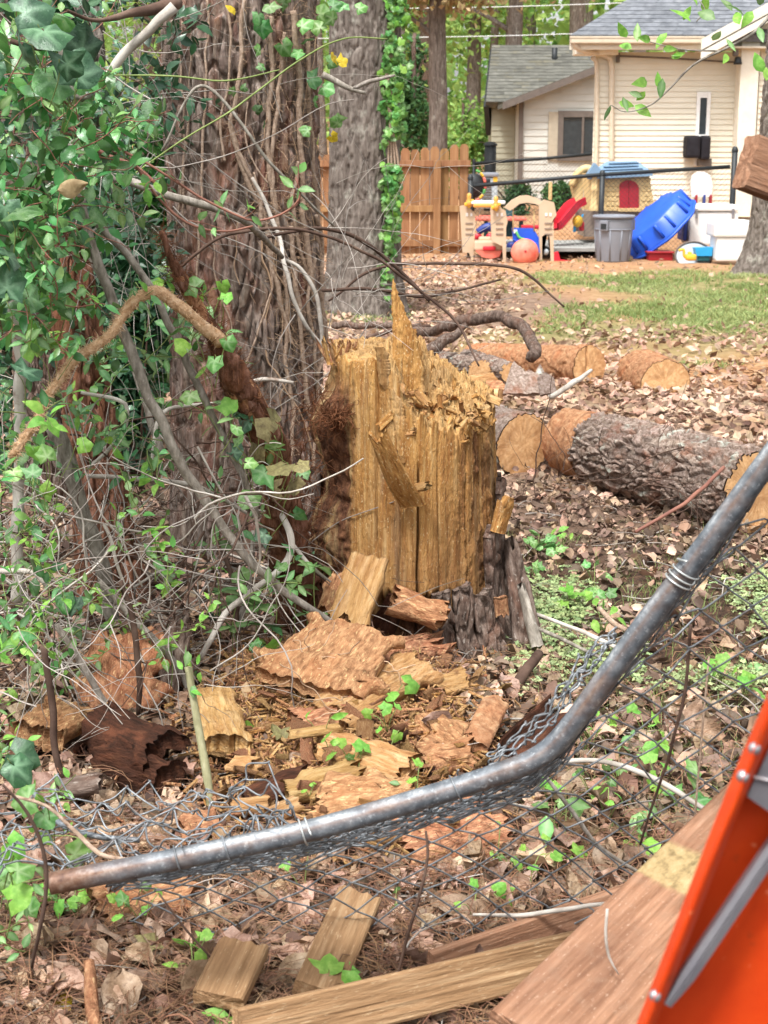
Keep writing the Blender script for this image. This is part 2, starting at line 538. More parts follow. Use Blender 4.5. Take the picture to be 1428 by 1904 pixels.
M['hair_tan'] = mat('tan_root_fibre', [(0.3, 'c09a74'), (0.55, 'dcbc98'), (0.8, 'eedcc2')], scale=30, rough=0.9, bump=0, var=0.2, spec=0.1)
M['root_tan'] = mat('tan_root', [(0.3, '9a7450'), (0.5, 'c4a07c'), (0.8, 'e0c6a8')], scale=70, stretch=(1, 1, 1), rough=0.95, bump=1.0, bscale=120, bdist=0.008, spec=0.1)
M['hair_dark'] = mat('dark_rootlet', [(0.3, '4a2c1c'), (0.55, '6d4630'), (0.8, '8e6448')], scale=14, rough=0.9, bump=0, var=0.25, spec=0.1)
M['shoot'] = mat('green_stem', [(0.3, '5f7038'), (0.7, '8a9a5a')], scale=8, rough=0.6, bump=0, var=0.15)
M['red_stem'] = mat('reddish_stem', [(0.3, '744a40'), (0.7, '9a6a58')], scale=8, rough=0.6, bump=0, var=0.1)
M['leaf'] = mat('glossy_green_leaf', [(0.3, '35652f'), (0.5, '4f8642'), (0.75, '7ca866')], scale=3, rough=0.3, spec=0.6, bump=0.3, bscale=14, bdist=0.02, var=0.5, huev=0.03, transl=0.28, attr=[('vein', [(0.3, '86b080'), (0.7, '9cc092')], 3, (1, 1, 1))],
                over=[('8f9a4c', 6, 0.62, 0.7, (1, 1, 1), 0.5)])
M['leaf_dark'] = mat('dark_ivy_leaf', [(0.3, '21402a'), (0.55, '305638'), (0.8, '466e4a')], scale=3, rough=0.3, spec=0.6, bump=0.25, bscale=20, bdist=0.01, var=0.32, huev=0.015, transl=0.15,
                    over=[('7a9a7e', 14, 0.6, 0.7, (1, 1, 1), 0.35)], attr=[('vein', [(0.3, '749a78'), (0.7, '8aae8c')], 3, (1, 1, 1))])
M['leaf_bright'] = mat('young_bright_leaf', [(0.3, '68a03c'), (0.55, '86ba50'), (0.8, 'a8d070')], scale=4, rough=0.45, spec=0.4, bump=0.2, bscale=20, bdist=0.01, var=0.2, huev=0.02, transl=0.35)
M['leaf_mid'] = mat('fresh_green_leaf', [(0.3, '4c7f3c'), (0.55, '6b9d50'), (0.8, '94ba76')], scale=4, rough=0.4, spec=0.5, bump=0.2, bscale=20, bdist=0.01, var=0.35, huev=0.025, transl=0.3, attr=[('vein', [(0.3, 'a6c890'), (0.7, 'bcd6a6')], 3, (1, 1, 1))])
M['leaf_yellow'] = mat('yellow_leaf', [(0.3, 'b59a20'), (0.7, 'dcc23c')], scale=6, rough=0.5, bump=0.1, transl=0.3)
M['leaf_dead'] = mat('dead_brown_leaf', [(0.2, '624838'), (0.42, '94765f'), (0.6, 'bb9f89'), (0.85, 'dac8b4')], scale=2.6, rough=0.7, spec=0.3, bump=0.5, bscale=14, bdist=0.02, var=0.5, huev=0.02, transl=0.1, over=[('5c4030', 9, 0.57, 0.68, (1, 1, 1), 0.55)])
M['leaf_old'] = mat('old_dark_leaf', [(0.2, '44342a'), (0.45, '6a5648'), (0.65, '8e7c6c'), (0.85, 'b4a698')], scale=2.6, rough=0.75, spec=0.25, bump=0.5, bscale=14, bdist=0.02, var=0.5, huev=0.02, transl=0.05, over=[('3a2c24', 9, 0.57, 0.68, (1, 1, 1), 0.5)])
M['leaf_wilt'] = mat('wilted_ivy_leaf', [(0.3, '5d5238'), (0.55, '7d744c'), (0.8, '9a9468')], scale=6, rough=0.6, bump=0.3, bdist=0.004, var=0.25, huev=0.02, transl=0.15)
M['leaf_tan'] = mat('tan_spring_leaf', [(0.3, '8c7a54'), (0.55, 'ab9a70'), (0.8, 'c8ba90')], scale=3, rough=0.7, bump=0, var=0.3, huev=0.03, transl=0.35)
M['leaf_far'] = mat('far_spring_leaf', [(0.3, '749a4c'), (0.55, '98ba66'), (0.8, 'b8d286')], scale=0.3, rough=0.6, bump=0, var=0.3, huev=0.03, transl=0.4)
M['leaf_fardark'] = mat('far_evergreen_leaf', [(0.3, '2f4f2c'), (0.55, '466a3c'), (0.8, '5f8450')], scale=0.5, rough=0.6, bump=0, var=0.3, huev=0.02, transl=0.2)
M['blade'] = mat('grass_blade', [(0.3, '7c8e52'), (0.55, '9ba66c'), (0.8, 'babd8c')], scale=0.8, rough=0.6, bump=0, var=0.3, huev=0.03, transl=0.3)
M['clover'] = mat('clover_leaf', [(0.3, '8a9e66'), (0.55, 'a8b884'), (0.8, 'c4cfa4')], scale=3, rough=0.6, bump=0, var=0.3, huev=0.03, transl=0.3)
M['sapling'] = mat('grey_green_sapling_bark', [(0.3, '7d7a58'), (0.55, '979472'), (0.8, 'b4b094')], scale=40, stretch=(1, 1, 0.4), rough=0.8, bump=0.5, bscale=90, bdist=0.004, over=[('5c5a40', 18, 0.58, 0.7, (1, 1, 1), 0.5)])
M['needle'] = mat('dry_pine_needle', [(0.3, '5e4230'), (0.55, '8a674e'), (0.8, 'ba9c7e')], scale=3, rough=0.7, bump=0, var=0.35, huev=0.015)
M['galv'] = mat('weathered_galvanised_steel', [(0.3, '4a5056'), (0.5, '646a70'), (0.75, '878d92')], scale=45, detail=9, rough=0.52, spec=0.5, metal=0.3, bump=0.5, bscale=160, bdist=0.002,
                over=[('66503f', 9, 0.55, 0.68, (1, 1, 1), 0.5), ('b4b9bc', 110, 0.58, 0.68, (1, 1, 1), 0.55), ('3e4248', 24, 0.58, 0.7, (1, 1, 0.6), 0.5)],
                attr=[('crust', [(0.35, '7c8084'), (0.5, 'a4a8aa'), (0.7, 'c2c4c4')], 140, (1, 1, 1)), ('rust', [(0.3, '4e3428'), (0.5, '745644'), (0.75, '988678')], 60, (1, 1, 1))])
M['wire'] = mat('weathered_wire', [(0.3, '5a5e60'), (0.5, '787c80'), (0.8, '9ea2a4')], scale=30, rough=0.45, spec=0.5, metal=0.4, bump=0.1, bdist=0.001, var=0.2,
                over=[('5a4436', 8, 0.58, 0.7, (1, 1, 1), 0.7)])
M['tie'] = flat('bright_tie_wire', 'c6cac8', 0.4, 0.5, metal=0.6)
M['lumber'] = mat('weathered_lumber', [(0.2, '5c4030'), (0.42, '86614a'), (0.6, 'a27a60'), (0.8, 'ba967c')], scale=90, stretch=(1, 1, 0.05), detail=9, rough=0.9, bump=0.8, distort=0.2,
                  bscale=190, bstretch=(1, 1, 0.12), bdist=0.004, spec=0.15, var=0.08, over=[('66483a', 7, 0.48, 0.7, (1, 1, 0.4), 0.6), ('c0a690', 260, 0.6, 0.68, (1, 1, 0.3), 0.5), ('3c2a20', 60, 0.65, 0.71, (1, 1, 0.015), 0.75), ('8c705c', 30, 0.5, 0.7, (1, 1, 1), 0.4)],
                  attr=[('bare', [(0.3, '6e5c40'), (0.5, 'a08a62'), (0.8, 'bca880')], 60, (1, 1, 0.5))])
M['lumber_pale'] = mat('cut_lumber', [(0.25, '6e5238'), (0.5, '947454'), (0.75, 'b49876')], scale=80, stretch=(1, 1, 0.05), detail=9, rough=0.9, bump=0.8, bscale=180, bstretch=(1, 1, 0.12), distort=0.2,
                       bdist=0.005, spec=0.15, var=0.08, over=[('634630', 7, 0.48, 0.7, (1, 1, 0.4), 0.6), ('c4ac8a', 200, 0.6, 0.68, (1, 1, 0.2), 0.5), ('3c2a1c', 55, 0.65, 0.71, (1, 1, 0.02), 0.75)])
M['fence_wood'] = mat('stained_cedar_board', [(0.3, '7a5636'), (0.5, '916a46'), (0.75, 'a6825c')], scale=20, stretch=(1, 1, 0.08), rough=0.8, bump=0.3, bscale=60, bstretch=(1, 1, 0.1), bdist=0.006, var=0.14, huev=0.01)
M['orange'] = mat('orange_fibreglass', [(0.3, 'd03c0e'), (0.7, 'dc4a14')], scale=30, rough=0.45, spec=0.4, bump=0.25, bscale=260, bdist=0.001,
                  over=[('b83a16', 5, 0.45, 0.7, (1, 1, 1), 0.5), ('f0946a', 60, 0.66, 0.70, (1, 0.3, 1), 0.6), ('7a3a22', 26, 0.62, 0.72, (1, 1, 1), 0.45)])
M['alu'] = flat('dull_aluminium', '9a979a', 0.45, 0.5, '86838a', metal=0.6, scale=25)
M['rivet'] = flat('rivet_steel', 'c4c0c2', 0.35, 0.5, '8d8a8c', metal=0.7, scale=60)
M['siding'] = flat('cream_vinyl_siding', 'e3dccb', 0.55, 0.3, 'dad2be', scale=2, bump=0.03)
M['trim'] = flat('cream_trim', 'e8e0d0', 0.5, 0.3, 'ded4c0', bump=0.02)
M['gutter'] = flat('beige_gutter', 'd6c8b2', 0.45, 0.4, 'c8b8a0', bump=0.02)
M['shingle'] = mat('grey_roof_shingle', [(0.3, '5c5f64'), (0.55, '74777c'), (0.8, '8b8d90')], scale=6, rough=0.95, bump=0.3, bscale=60, bdist=0.01, var=0.14, spec=0.1)
M['shingle_old'] = mat('old_grey_shingle', [(0.3, '504f4a'), (0.55, '66655e'), (0.8, '7c7a72')], scale=3, rough=0.95, bump=0.3, bscale=40, bdist=0.01, var=0.12, spec=0.1,
                       over=[('7c7048', 1.2, 0.55, 0.75, (1, 1, 1), 0.45)])
M['greywall'] = flat('light_grey_siding', 'c6c6bf', 0.7, 0.2, 'b9b9b2', scale=2)
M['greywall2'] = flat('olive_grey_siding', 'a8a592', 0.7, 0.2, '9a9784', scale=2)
M['greytrim'] = flat('grey_trim', '6f665f', 0.7, 0.2, '625a54')
M['glass'] = flat('dark_window_glass', '2e3438', 0.08, 0.6, '3a4044', bump=0)
M['shutter'] = flat('taupe_shutter', 'b5ab98', 0.7, 0.2)
M['black'] = flat('black_coated_metal', '2a2e30', 0.5, 0.4, '202325')
M['blackcloth'] = flat('black_cover_fabric', '2c2a2e', 0.85, 0.15, '221f22', bump=0.3)
M['pl_beige'] = flat('beige_plastic', 'cbb49a', 0.5, 0.4, 'bba488', scale=3)
M['pl_tan'] = flat('tan_moulded_plastic', 'd8bc88', 0.5, 0.4, 'c6a874', scale=3)
M['pl_brown'] = flat('brown_plastic', '8f7f72', 0.5, 0.4, scale=3)
M['pl_red'] = flat('red_plastic', 'cf2436', 0.4, 0.5, 'b81e2e', scale=3)
M['pl_dkred'] = flat('dark_red_plastic', 'a8242e', 0.5, 0.4, '93202a', scale=3)
M['pl_pink'] = flat('faded_coral_plastic', 'e07a68', 0.5, 0.4, 'd66a58', scale=3)
M['pl_ball'] = mat('faded_pink_ball', [(0.35, 'dd6654'), (0.65, 'eaa088')], scale=3.5, rough=0.5, bump=0.05)
M['pl_blue'] = flat('blue_plastic', '2a62d8', 0.38, 0.5, '2456c6', scale=3, transl=0.1)
M['pl_navy'] = flat('navy_plastic', '33458e', 0.45, 0.4)
M['pl_roof'] = flat('slate_blue_plastic', '7d97ae', 0.5, 0.4, '708aa2', scale=4)
M['pl_yellow'] = flat('yellow_plastic', 'e8b83a', 0.45, 0.4)
M['pl_orange'] = flat('orange_plastic', 'dfa04c', 0.45, 0.4)
M['pl_sky'] = flat('sky_blue_plastic', '2f9fd8', 0.45, 0.4)
M['pl_teal'] = flat('dark_teal_plastic', '1f5a62', 0.5, 0.4)
M['pl_grey'] = flat('grey_bin_plastic', '84878f', 0.5, 0.4, '777a82', scale=3)
M['pl_white'] = flat('white_plastic', 'ecebe8', 0.45, 0.4, 'e0dfdc', scale=3)
M['pl_green'] = flat('green_plastic', '5fae5a', 0.45, 0.4)
M['clear'] = flat('cloudy_lid_plastic', 'b9c2c6', 0.3, 0.5, '9aa8b2', scale=4)
M['concrete'] = mat('patio_concrete', [(0.3, '8a8a86'), (0.7, 'a5a5a0')], scale=3, rough=0.9, bump=0.2, bscale=40, bdist=0.004)
# ---------------------------------------------------------------- leaf shapes (templates: x = length, z = up)
def leaf_oval(fold=0.18, bend=0.25, w=0.5, n=4):
    t = np.linspace(0, 1, n + 1)
    hw = w * np.sin(math.pi * (t ** 0.8)) * 0.5 + 0.002
    v = []
    for i in range(n + 1):
        z = -bend * (t[i] - 0.3) ** 2
        v += [[t[i], -hw[i], z + fold * hw[i]], [t[i], 0, z], [t[i], hw[i], z + fold * hw[i]]]
    return np.array(v), gridf(n + 1, 3)

def leaf_lobed(spread=1.0, cup=0.12, seed=0):
    """five-lobed ivy leaf, petiole at the origin"""
    g = np.random.default_rng(seed)
    ang = np.radians([-165, -125, -95, -62, -42, -20, 0, 20, 42, 62, 95, 125, 165]) * spread
    rad = A(0.24, 0.50, 0.43, 0.62, 0.50, 0.56, 0.76, 0.56, 0.50, 0.62, 0.43, 0.50, 0.24) * (1 + 0.1 * g.normal(size=13))
    c = A(0.3, 0, 0)
    rim = np.stack([c[0] + rad * np.cos(ang), rad * np.sin(ang), -cup * rad ** 2 * 1.6 + 0.06 * np.cos(ang * 5)], -1)
    mid = np.stack([c[0] + 0.5 * rad * np.cos(ang), 0.5 * rad * np.sin(ang), 0.03 + 0.02 * np.cos(ang * 5)], -1)
    v = np.vstack([c[None], mid, rim])
    i = np.arange(12)
    return v, [np.stack([i * 0, 1 + i, 2 + i], -1), np.stack([1 + i, 14 + i, 15 + i, 2 + i], -1)]

def leaf_dead(seed, lobed=True, n=7, m=5):
    g = np.random.default_rng(seed)
    t = np.linspace(0, 1, n)
    s = np.linspace(-1, 1, m)
    hw = 0.30 * np.sin(math.pi * t ** 0.75) + 0.012
    if lobed:
        hw = hw * (1 + 0.35 * np.sin(t * 19 + seed))
    T, S = np.meshgrid(t, s, indexing='ij')
    x, y = T.copy(), S * hw[:, None]
    c1, c2 = g.normal(0, 1.2), g.normal(0.9, 0.9)
    z = c1 * 0.22 * (T - 0.5) ** 2 + c2 * 1.5 * y ** 2 + 0.06 * np.sin(6 * T + 4 * S + seed) + 0.05 * g.normal(size=T.shape)
    tw = g.normal(0, 0.7) * (T - 0.5)
    y, z = y * np.cos(tw) - z * np.sin(tw), y * np.sin(tw) + z * np.cos(tw)
    return np.stack([x - 0.5, y, z], -1).reshape(-1, 3), gridf(n, m)

OVALS = [leaf_oval(0.2, 0.3, 0.5), leaf_oval(0.35, 0.1, 0.42), leaf_oval(0.1, 0.6, 0.55), leaf_oval(0.25, -0.2, 0.45)]
OVAL_LOW = [leaf_oval(0.25, 0.3, 0.6, 2), leaf_oval(0.1, -0.2, 0.7, 2)]
LOBED = [leaf_lobed(1.0, 0.12, 1), leaf_lobed(0.95, 0.25, 2), leaf_lobed(1.05, 0.02, 3)]
DEAD = [leaf_dead(s, s % 2 == 0) for s in range(10)]
DEAD_LOW = [(A([-.5, 0, 0], [-.15, .24, .1], [.2, .2, .02], [.5, 0, .09], [.15, -.23, .12], [-.2, -.2, 0.0], [0, 0, -.03])[:],
             np.array([[0, 5, 6], [0, 6, 1], [1, 6, 2], [2, 6, 3], [3, 6, 4], [4, 6, 5]])),
            (A([-.5, 0, .1], [-.1, .3, .0], [.25, .12, .12], [.5, 0, 0], [.1, -.3, .02], [-.25, -.13, .1], [0, 0, .06])[:],
             np.array([[0, 5, 6], [0, 6, 1], [1, 6, 2], [2, 6, 3], [3, 6, 4], [4, 6, 5]]))]
QUADLEAF = [(A([-.5, 0, 0], [0, .34, .1], [.5, 0, 0], [0, -.34, .12])[:], np.array([[0, 1, 2], [0, 2, 3]])),
            (A([-.5, 0, .1], [.05, .3, .0], [.5, 0, .12], [0, -.36, 0])[:], np.array([[0, 1, 2], [0, 2, 3]]))]
def leaf_meshes(temps, m, name='leaf'):
    out = []
    for v, f in temps:
        n = len(v)
        vein = np.zeros(n)
        if n == 15:
            vein[1::3] = 0.55
        elif n == 27:
            vein[0] = 0.7
            vein[[2, 4, 7, 10, 12]] = 0.5
        out.append(make_mesh(name, v, f, m, True, {'vein': vein}))
    return out

# ---------------------------------------------------------------- ground
def build_ground():
    ys = np.concatenate([np.arange(0.3, 2.3, 0.25), np.arange(2.3, 8.0, 0.035), np.arange(8.0, 30, 0.22), np.arange(30, 62, 2), np.arange(62, 260, 22)])
    k = np.linspace(-1, 1, 231)
    X, Y = [], []
    half = 2.2 + 0.42 * ys + np.maximum(0, ys - 30) * 1.2
    xs = np.sign(k) * np.abs(k) ** 1.25
    X = xs[None, :] * half[:, None]
    Y = np.repeat(ys[:, None], len(k), 1)
    Z = terr(X, Y)
    P = np.stack([X, Y, Z], -1)
    px, py = proj(P)
    q = np.stack([X, Y, 0 * X], -1)
    n = fbm(q * 0.55, 3, 4)
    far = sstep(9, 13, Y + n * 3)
    dirt = far * sstep(0.0, 0.9, X - (0.5 + 0.05 * (Y - 10)) + n * 1.6) * sstep(-0.45, 0.15, n + 0.25)
    dirt = np.maximum(dirt, 0.8 * sstep(17, 21, Y))
    grass = sstep(12.5, 14, Y + n * 2) * sstep(23, 19, Y) * sstep(0.5, 1.6, X + n * 1.2) * sstep(-0.3, 0.2, n + 0.15 * (X - 1.5))
    dirt *= 1 - 0.0 * grass
    v = P.reshape(-1, 3)
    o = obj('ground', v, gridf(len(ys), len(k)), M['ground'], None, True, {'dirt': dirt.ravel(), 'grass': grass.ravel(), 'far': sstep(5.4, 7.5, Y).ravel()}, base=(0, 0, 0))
    tag(o, kind='structure')
build_ground()

# ---------------------------------------------------------------- far woods
def crown_points(c, r, n, clumps, seed):
    g = np.random.default_rng(seed)
    cc = g.normal(size=(clumps, 3))
    cc = unit(cc) * (g.random((clumps, 1)) ** 0.5) * np.asarray(r) * 0.8
    k = g.integers(0, clumps, n)
    p = cc[k] + g.normal(size=(n, 3)) * np.asarray(r) * 0.17
    return p + np.asarray(c)

def trunk_mesh(x, y, r, h, lean=(0, 0), n=10, seed=0, top=0.45):
    z0 = float(terr(x, y)) - 0.1
    z = np.linspace(0, h, 14)
    g = np.random.default_rng(seed)
    p = np.stack([x + lean[0] * z + 0.08 * r * np.cumsum(g.normal(size=14)), y + lean[1] * z, z0 + z], -1)
    rr = r * (1 + 0.5 * np.exp(-z / (1.2 * r))) * (1 - (1 - top) * z / h)
    return tube(p, rr, n, True, 0.05, seed)

def tree(px, Y, r, h, crown, cr, nleaf, leafm, barkm, label, seed, lean=(0, 0), ls=0.16, name='tree', group=None, clumps=26):
    b = W(px, 281, Y)
    z0 = float(terr(b[0], Y))
    t = empty(name, (b[0], Y, z0), label, 'tree', group)
    v, f = trunk_mesh(b[0], Y, r, h, lean, 12, seed)
    obj('trunk', v, f, M[barkm], t)
    if nleaf:
        p = crown_points((b[0] + lean[0] * crown, Y, z0 + crown), cr, nleaf, clumps, seed)
        g = np.random.default_rng(seed + 1)
        mb = MB()
        scatter(mb, QUADLEAF, p, frames(g.normal(size=(nleaf, 3)) + A(0, 0, 0.6), g.random(nleaf) * 6.28), ls * (0.6 + 0.8 * g.random(nleaf)), g.random(nleaf))
        o = mb.build('crown', M[leafm], t, False)
        for q in range(5):
            a = g.random() * 6.28
            s = A(b[0] + lean[0] * h * 0.5, Y, z0 + h * (0.35 + 0.1 * q))
            e = s + A(math.cos(a) * cr[0] * 0.7, math.sin(a) * cr[1] * 0.7, cr[2] * 0.35)
            v, f = tube(smooth_line([s, (s + e) / 2 + A(0, 0, 0.3), e], 7), np.linspace(r * 0.35, r * 0.06, 7), 5)
            obj('limb', v, f, M[barkm], t)
    return t

TR = [  # px, Y, radius, height, crown z, crown radii, leaves, leaf, bark, label
    (818, 30, 0.20, 9, 4.5, (1.7, 1.8, 1.0), 3600, 'leaf_tan', 'bark_grey', 'slender grey tree with tan spring leaves behind the wooden fence'),
    (955, 44, 0.26, 12, 7.0, (4.2, 3, 2.3), 2600, 'leaf_tan', 'bark_grey', 'tan leaved tree above the grey house roof'),
    (1068, 52, 0.30, 14, 8.0, (4, 3, 3), 2600, 'leaf_far', 'bark_grey', 'grey trunk with pale green leaves between the two house roofs'),
    (1085, 60, 0.34, 15, 9, (4.5, 3, 4), 2600, 'leaf_far', 'bark_grey', 'tall far tree beside the cream house roof'),
    (785, 50, 0.32, 13, 5.5, (3.0, 3, 3.2), 3600, 'leaf_far', 'bark_dark', 'bright green far tree directly behind the wooden fence'),
    (880, 56, 0.28, 14, 6.5, (3.6, 3, 3.6), 3600, 'leaf_far', 'bark_grey', 'light green far tree left of the grey house'),
    (980, 66, 0.3, 15, 9.0, (5, 3, 4), 3600, 'leaf_far', 'bark_grey', 'light green far tree rising over the grey house ridge'),
    (300, 40, 0.3, 13, 5.0, (4.4, 3, 3.6), 4200, 'leaf_far', 'bark_dark', 'pale green far tree seen through the thicket left of the pine'),
    (100, 36, 0.3, 13, 5.0, (4.0, 3, 3.8), 3600, 'leaf_far', 'bark_dark', 'pale green far tree behind the leafy bush at far left'),
    (1250, 70, 0.35, 16, 9.0, (6, 3, 5), 3000, 'leaf_far', 'bark_grey', 'far green tree hidden behind the cream house roof'),
    (640, 60, 0.3, 15, 7.0, (4, 3, 4.5), 3200, 'leaf_far', 'bark_grey', 'far green tree behind the ivy clad oak'),
    (770, 38, 0.10, 4.0, 2.2, (0.5, 0.5, 2.0), 2200, 'leaf_fardark', 'bark_dark', 'narrow dark evergreen standing behind the wooden fence'),
    (860, 40, 0.08, 2.6, 1.3, (1.6, 1.2, 1.1), 2600, 'leaf_far', 'bark_dark', 'bushy green sapling just above the fence top beside the grey house'),
]
for i, t in enumerate(TR):
    tree(*t, seed=40 + i, group='trees beyond the yard', lean=(0.0, 0), ls=0.22 if t[1] > 42 else 0.14)

FAR_TRUNKS = []
def far_mass():
    g = np.random.default_rng(5)
    n = 42000
    Y = g.uniform(58, 95, n)
    X = (g.uniform(-500, 2000, n) - 714) / 2860 * Y
    z = terr(X, Y) + g.random(n) ** 1.2 * 15
    p = np.stack([X, Y, z], -1)
    keep = vnoise(p * A(.16, .1, .2), 9) > -0.28
    p = p[keep]
    n = len(p)
    mb = MB()
    scatter(mb, QUADLEAF, p, frames(g.normal(size=(n, 3)) + A(0, -0.5, 0.6), g.random(n) * 6.28), 0.55 * (0.5 + g.random(n)), g.random(n))
    o = mb.build('far_woods', M['leaf_far'], None, False, base=(0, 70, 3))
    tag(o, kind='stuff')
    for i in range(16):
        px = g.uniform(560, 1120) if i < 11 else g.uniform(0, 320)
        Y = g.uniform(44, 58)
        b = W(px, 281, Y)
        t = empty('tree', (b[0], Y, float(terr(b[0], Y))), 'bare slim far trunk', 'tree', 'bare trunks in the far woods')
        FAR_TRUNKS.append((px, t))
        v, f = trunk_mesh(b[0], Y, g.uniform(0.08, 0.2), 13, (g.normal() * 0.02, 0), 8, 70 + i)
        obj('trunk', v, f, M['bark_grey'], t)
far_mass()
ORD = ['first', 'second', 'third', 'fourth', 'fifth', 'sixth', 'seventh', 'eighth', 'ninth', 'tenth', 'eleventh', 'twelfth', 'thirteenth', 'fourteenth', 'fifteenth', 'sixteenth']
for side, lst in (('left of the pine', [q for q in FAR_TRUNKS if q[0] < 400]), ('between pine and cream house', [q for q in FAR_TRUNKS if q[0] >= 400])):
    for k, (px, t) in enumerate(sorted(lst, key=lambda q: q[0])):
        t['label'] = ORD[k] + ' from left of the bare far trunks ' + side

def single_out(items, anchors, where, group):
    """Labels for loose alike pieces: (object, px, py, look words). Each is told by its look, the nearest landmark, its side of it and its rank from it."""
    b = {}
    for o, px, py, look in items:
        k = min(range(len(anchors)), key=lambda q: (px - anchors[q][1]) ** 2 + (py - anchors[q][2]) ** 2)
        dx, dy = px - anchors[k][1], py - anchors[k][2]
        side = ('right of' if dx > 0 else 'left of') if abs(dx) > abs(dy) else ('in front of' if dy > 0 else 'behind')
        b.setdefault((look, side, k), []).append((math.hypot(dx, dy), o))
    for (look, side, k), lst in b.items():
        lst.sort(key=lambda q: q[0])
        for r, (d, o) in enumerate(lst):
            rank = '' if len(lst) == 1 else (', closest' if r == 0 else ', ' + (ORD[r] if r < len(ORD) else 'far') + ' closest')
            o['label'] = look + ' ' + side + ' ' + anchors[k][0] + rank
            o['group'] = group
# ---------------------------------------------------------------- grey house
def lap_wall(parent, p0, p1, z0, z1, m, n_rows, nrm, name='siding_plank', cut=None, out=0.02, tops=None):
    """Lapped boards between p0 and p1 (xy), each a part; cut = (u0,u1,z0,z1) hole; tops = fn(u) upper limit."""
    p0, p1 = A(*p0, 0), A(*p1, 0)
    d = p1 - p0
    nrm = A(*nrm, 0)
    hz = (z1 - z0) / n_rows
    for i in range(n_rows):
        a, b = z0 + i * hz, z0 + (i + 1) * hz + 0.012
        segs = [(0, 1)]
        if cut and a + hz / 2 > cut[2] and a + hz / 2 < cut[3]:
            segs = [(0, cut[0]), (cut[1], 1)]
        if tops:
            segs2 = []
            for (s, e) in segs:
                us = np.linspace(s, e, 60)
                ok = us[np.array([tops(u) for u in us]) > b]
                if len(ok) > 1:
                    segs2.append((ok[0], ok[-1]))
            segs = segs2
        for (s, e) in segs:
            q0, q1 = p0 + d * s, p0 + d * e
            lo, hi = nrm * out, nrm * 0.004
            v = np.array([q0 + lo + A(0, 0, a), q1 + lo + A(0, 0, a), q1 + hi + A(0, 0, b), q0 + hi + A(0, 0, b),
                          q0 + A(0, 0, a), q1 + A(0, 0, a), q1 + A(0, 0, b), q0 + A(0, 0, b)])
            f = np.array([[0, 1, 2, 3], [0, 4, 5, 1], [3, 2, 6, 7], [0, 3, 7, 4], [1, 5, 6, 2]])
            obj(name, v, f, m, parent, False)

def shingle_slope(parent, quad, rows, m, seed, lift=0.012, tabw=0.3, name='shingle', cap=300):
    """Courses of separate tabs laid over a roof quad [eave0, eave1, ridge1, ridge0]."""
    e0, e1, r1, r0 = [np.asarray(q, float) for q in quad]
    g = np.random.default_rng(seed)
    nrm = unit(np.cross(e1 - e0, r0 - e0))
    count = 0
    rest = MB()
    for i in range(rows):
        t0, t1 = i / rows, min(1, (i + 1.15) / rows)
        a0, a1 = e0 + (r0 - e0) * t0, e1 + (r1 - e1) * t0
        b0, b1 = e0 + (r0 - e0) * t1, e1 + (r1 - e1) * t1
        n = max(2, int(np.linalg.norm(a1 - a0) / tabw))
        off = 0.5 * (i % 2)
        edges = np.clip((np.arange(n + 2) - off) / n, 0, 1)
        for s, e in zip(edges[:-1], edges[1:]):
            if e - s < 1e-3:
                continue
            e = e - 0.02 / n
            k = lift * (1 + 0.4 * g.random())
            v = np.array([a0 + (a1 - a0) * s + nrm * k, a0 + (a1 - a0) * e + nrm * k, b0 + (b1 - b0) * e + nrm * 0.003, b0 + (b1 - b0) * s + nrm * 0.003,
                          a0 + (a1 - a0) * s, a0 + (a1 - a0) * e])
            f = np.array([[0, 1, 2, 3], [4, 5, 1, 0]])
            if count < cap:
                obj(name, v, f, m, parent, False)
                count += 1
            else:
                rest.add(v, f, g.random())
    if rest.n:
        tag(rest.build('shingles', m, parent, False), kind='stuff')

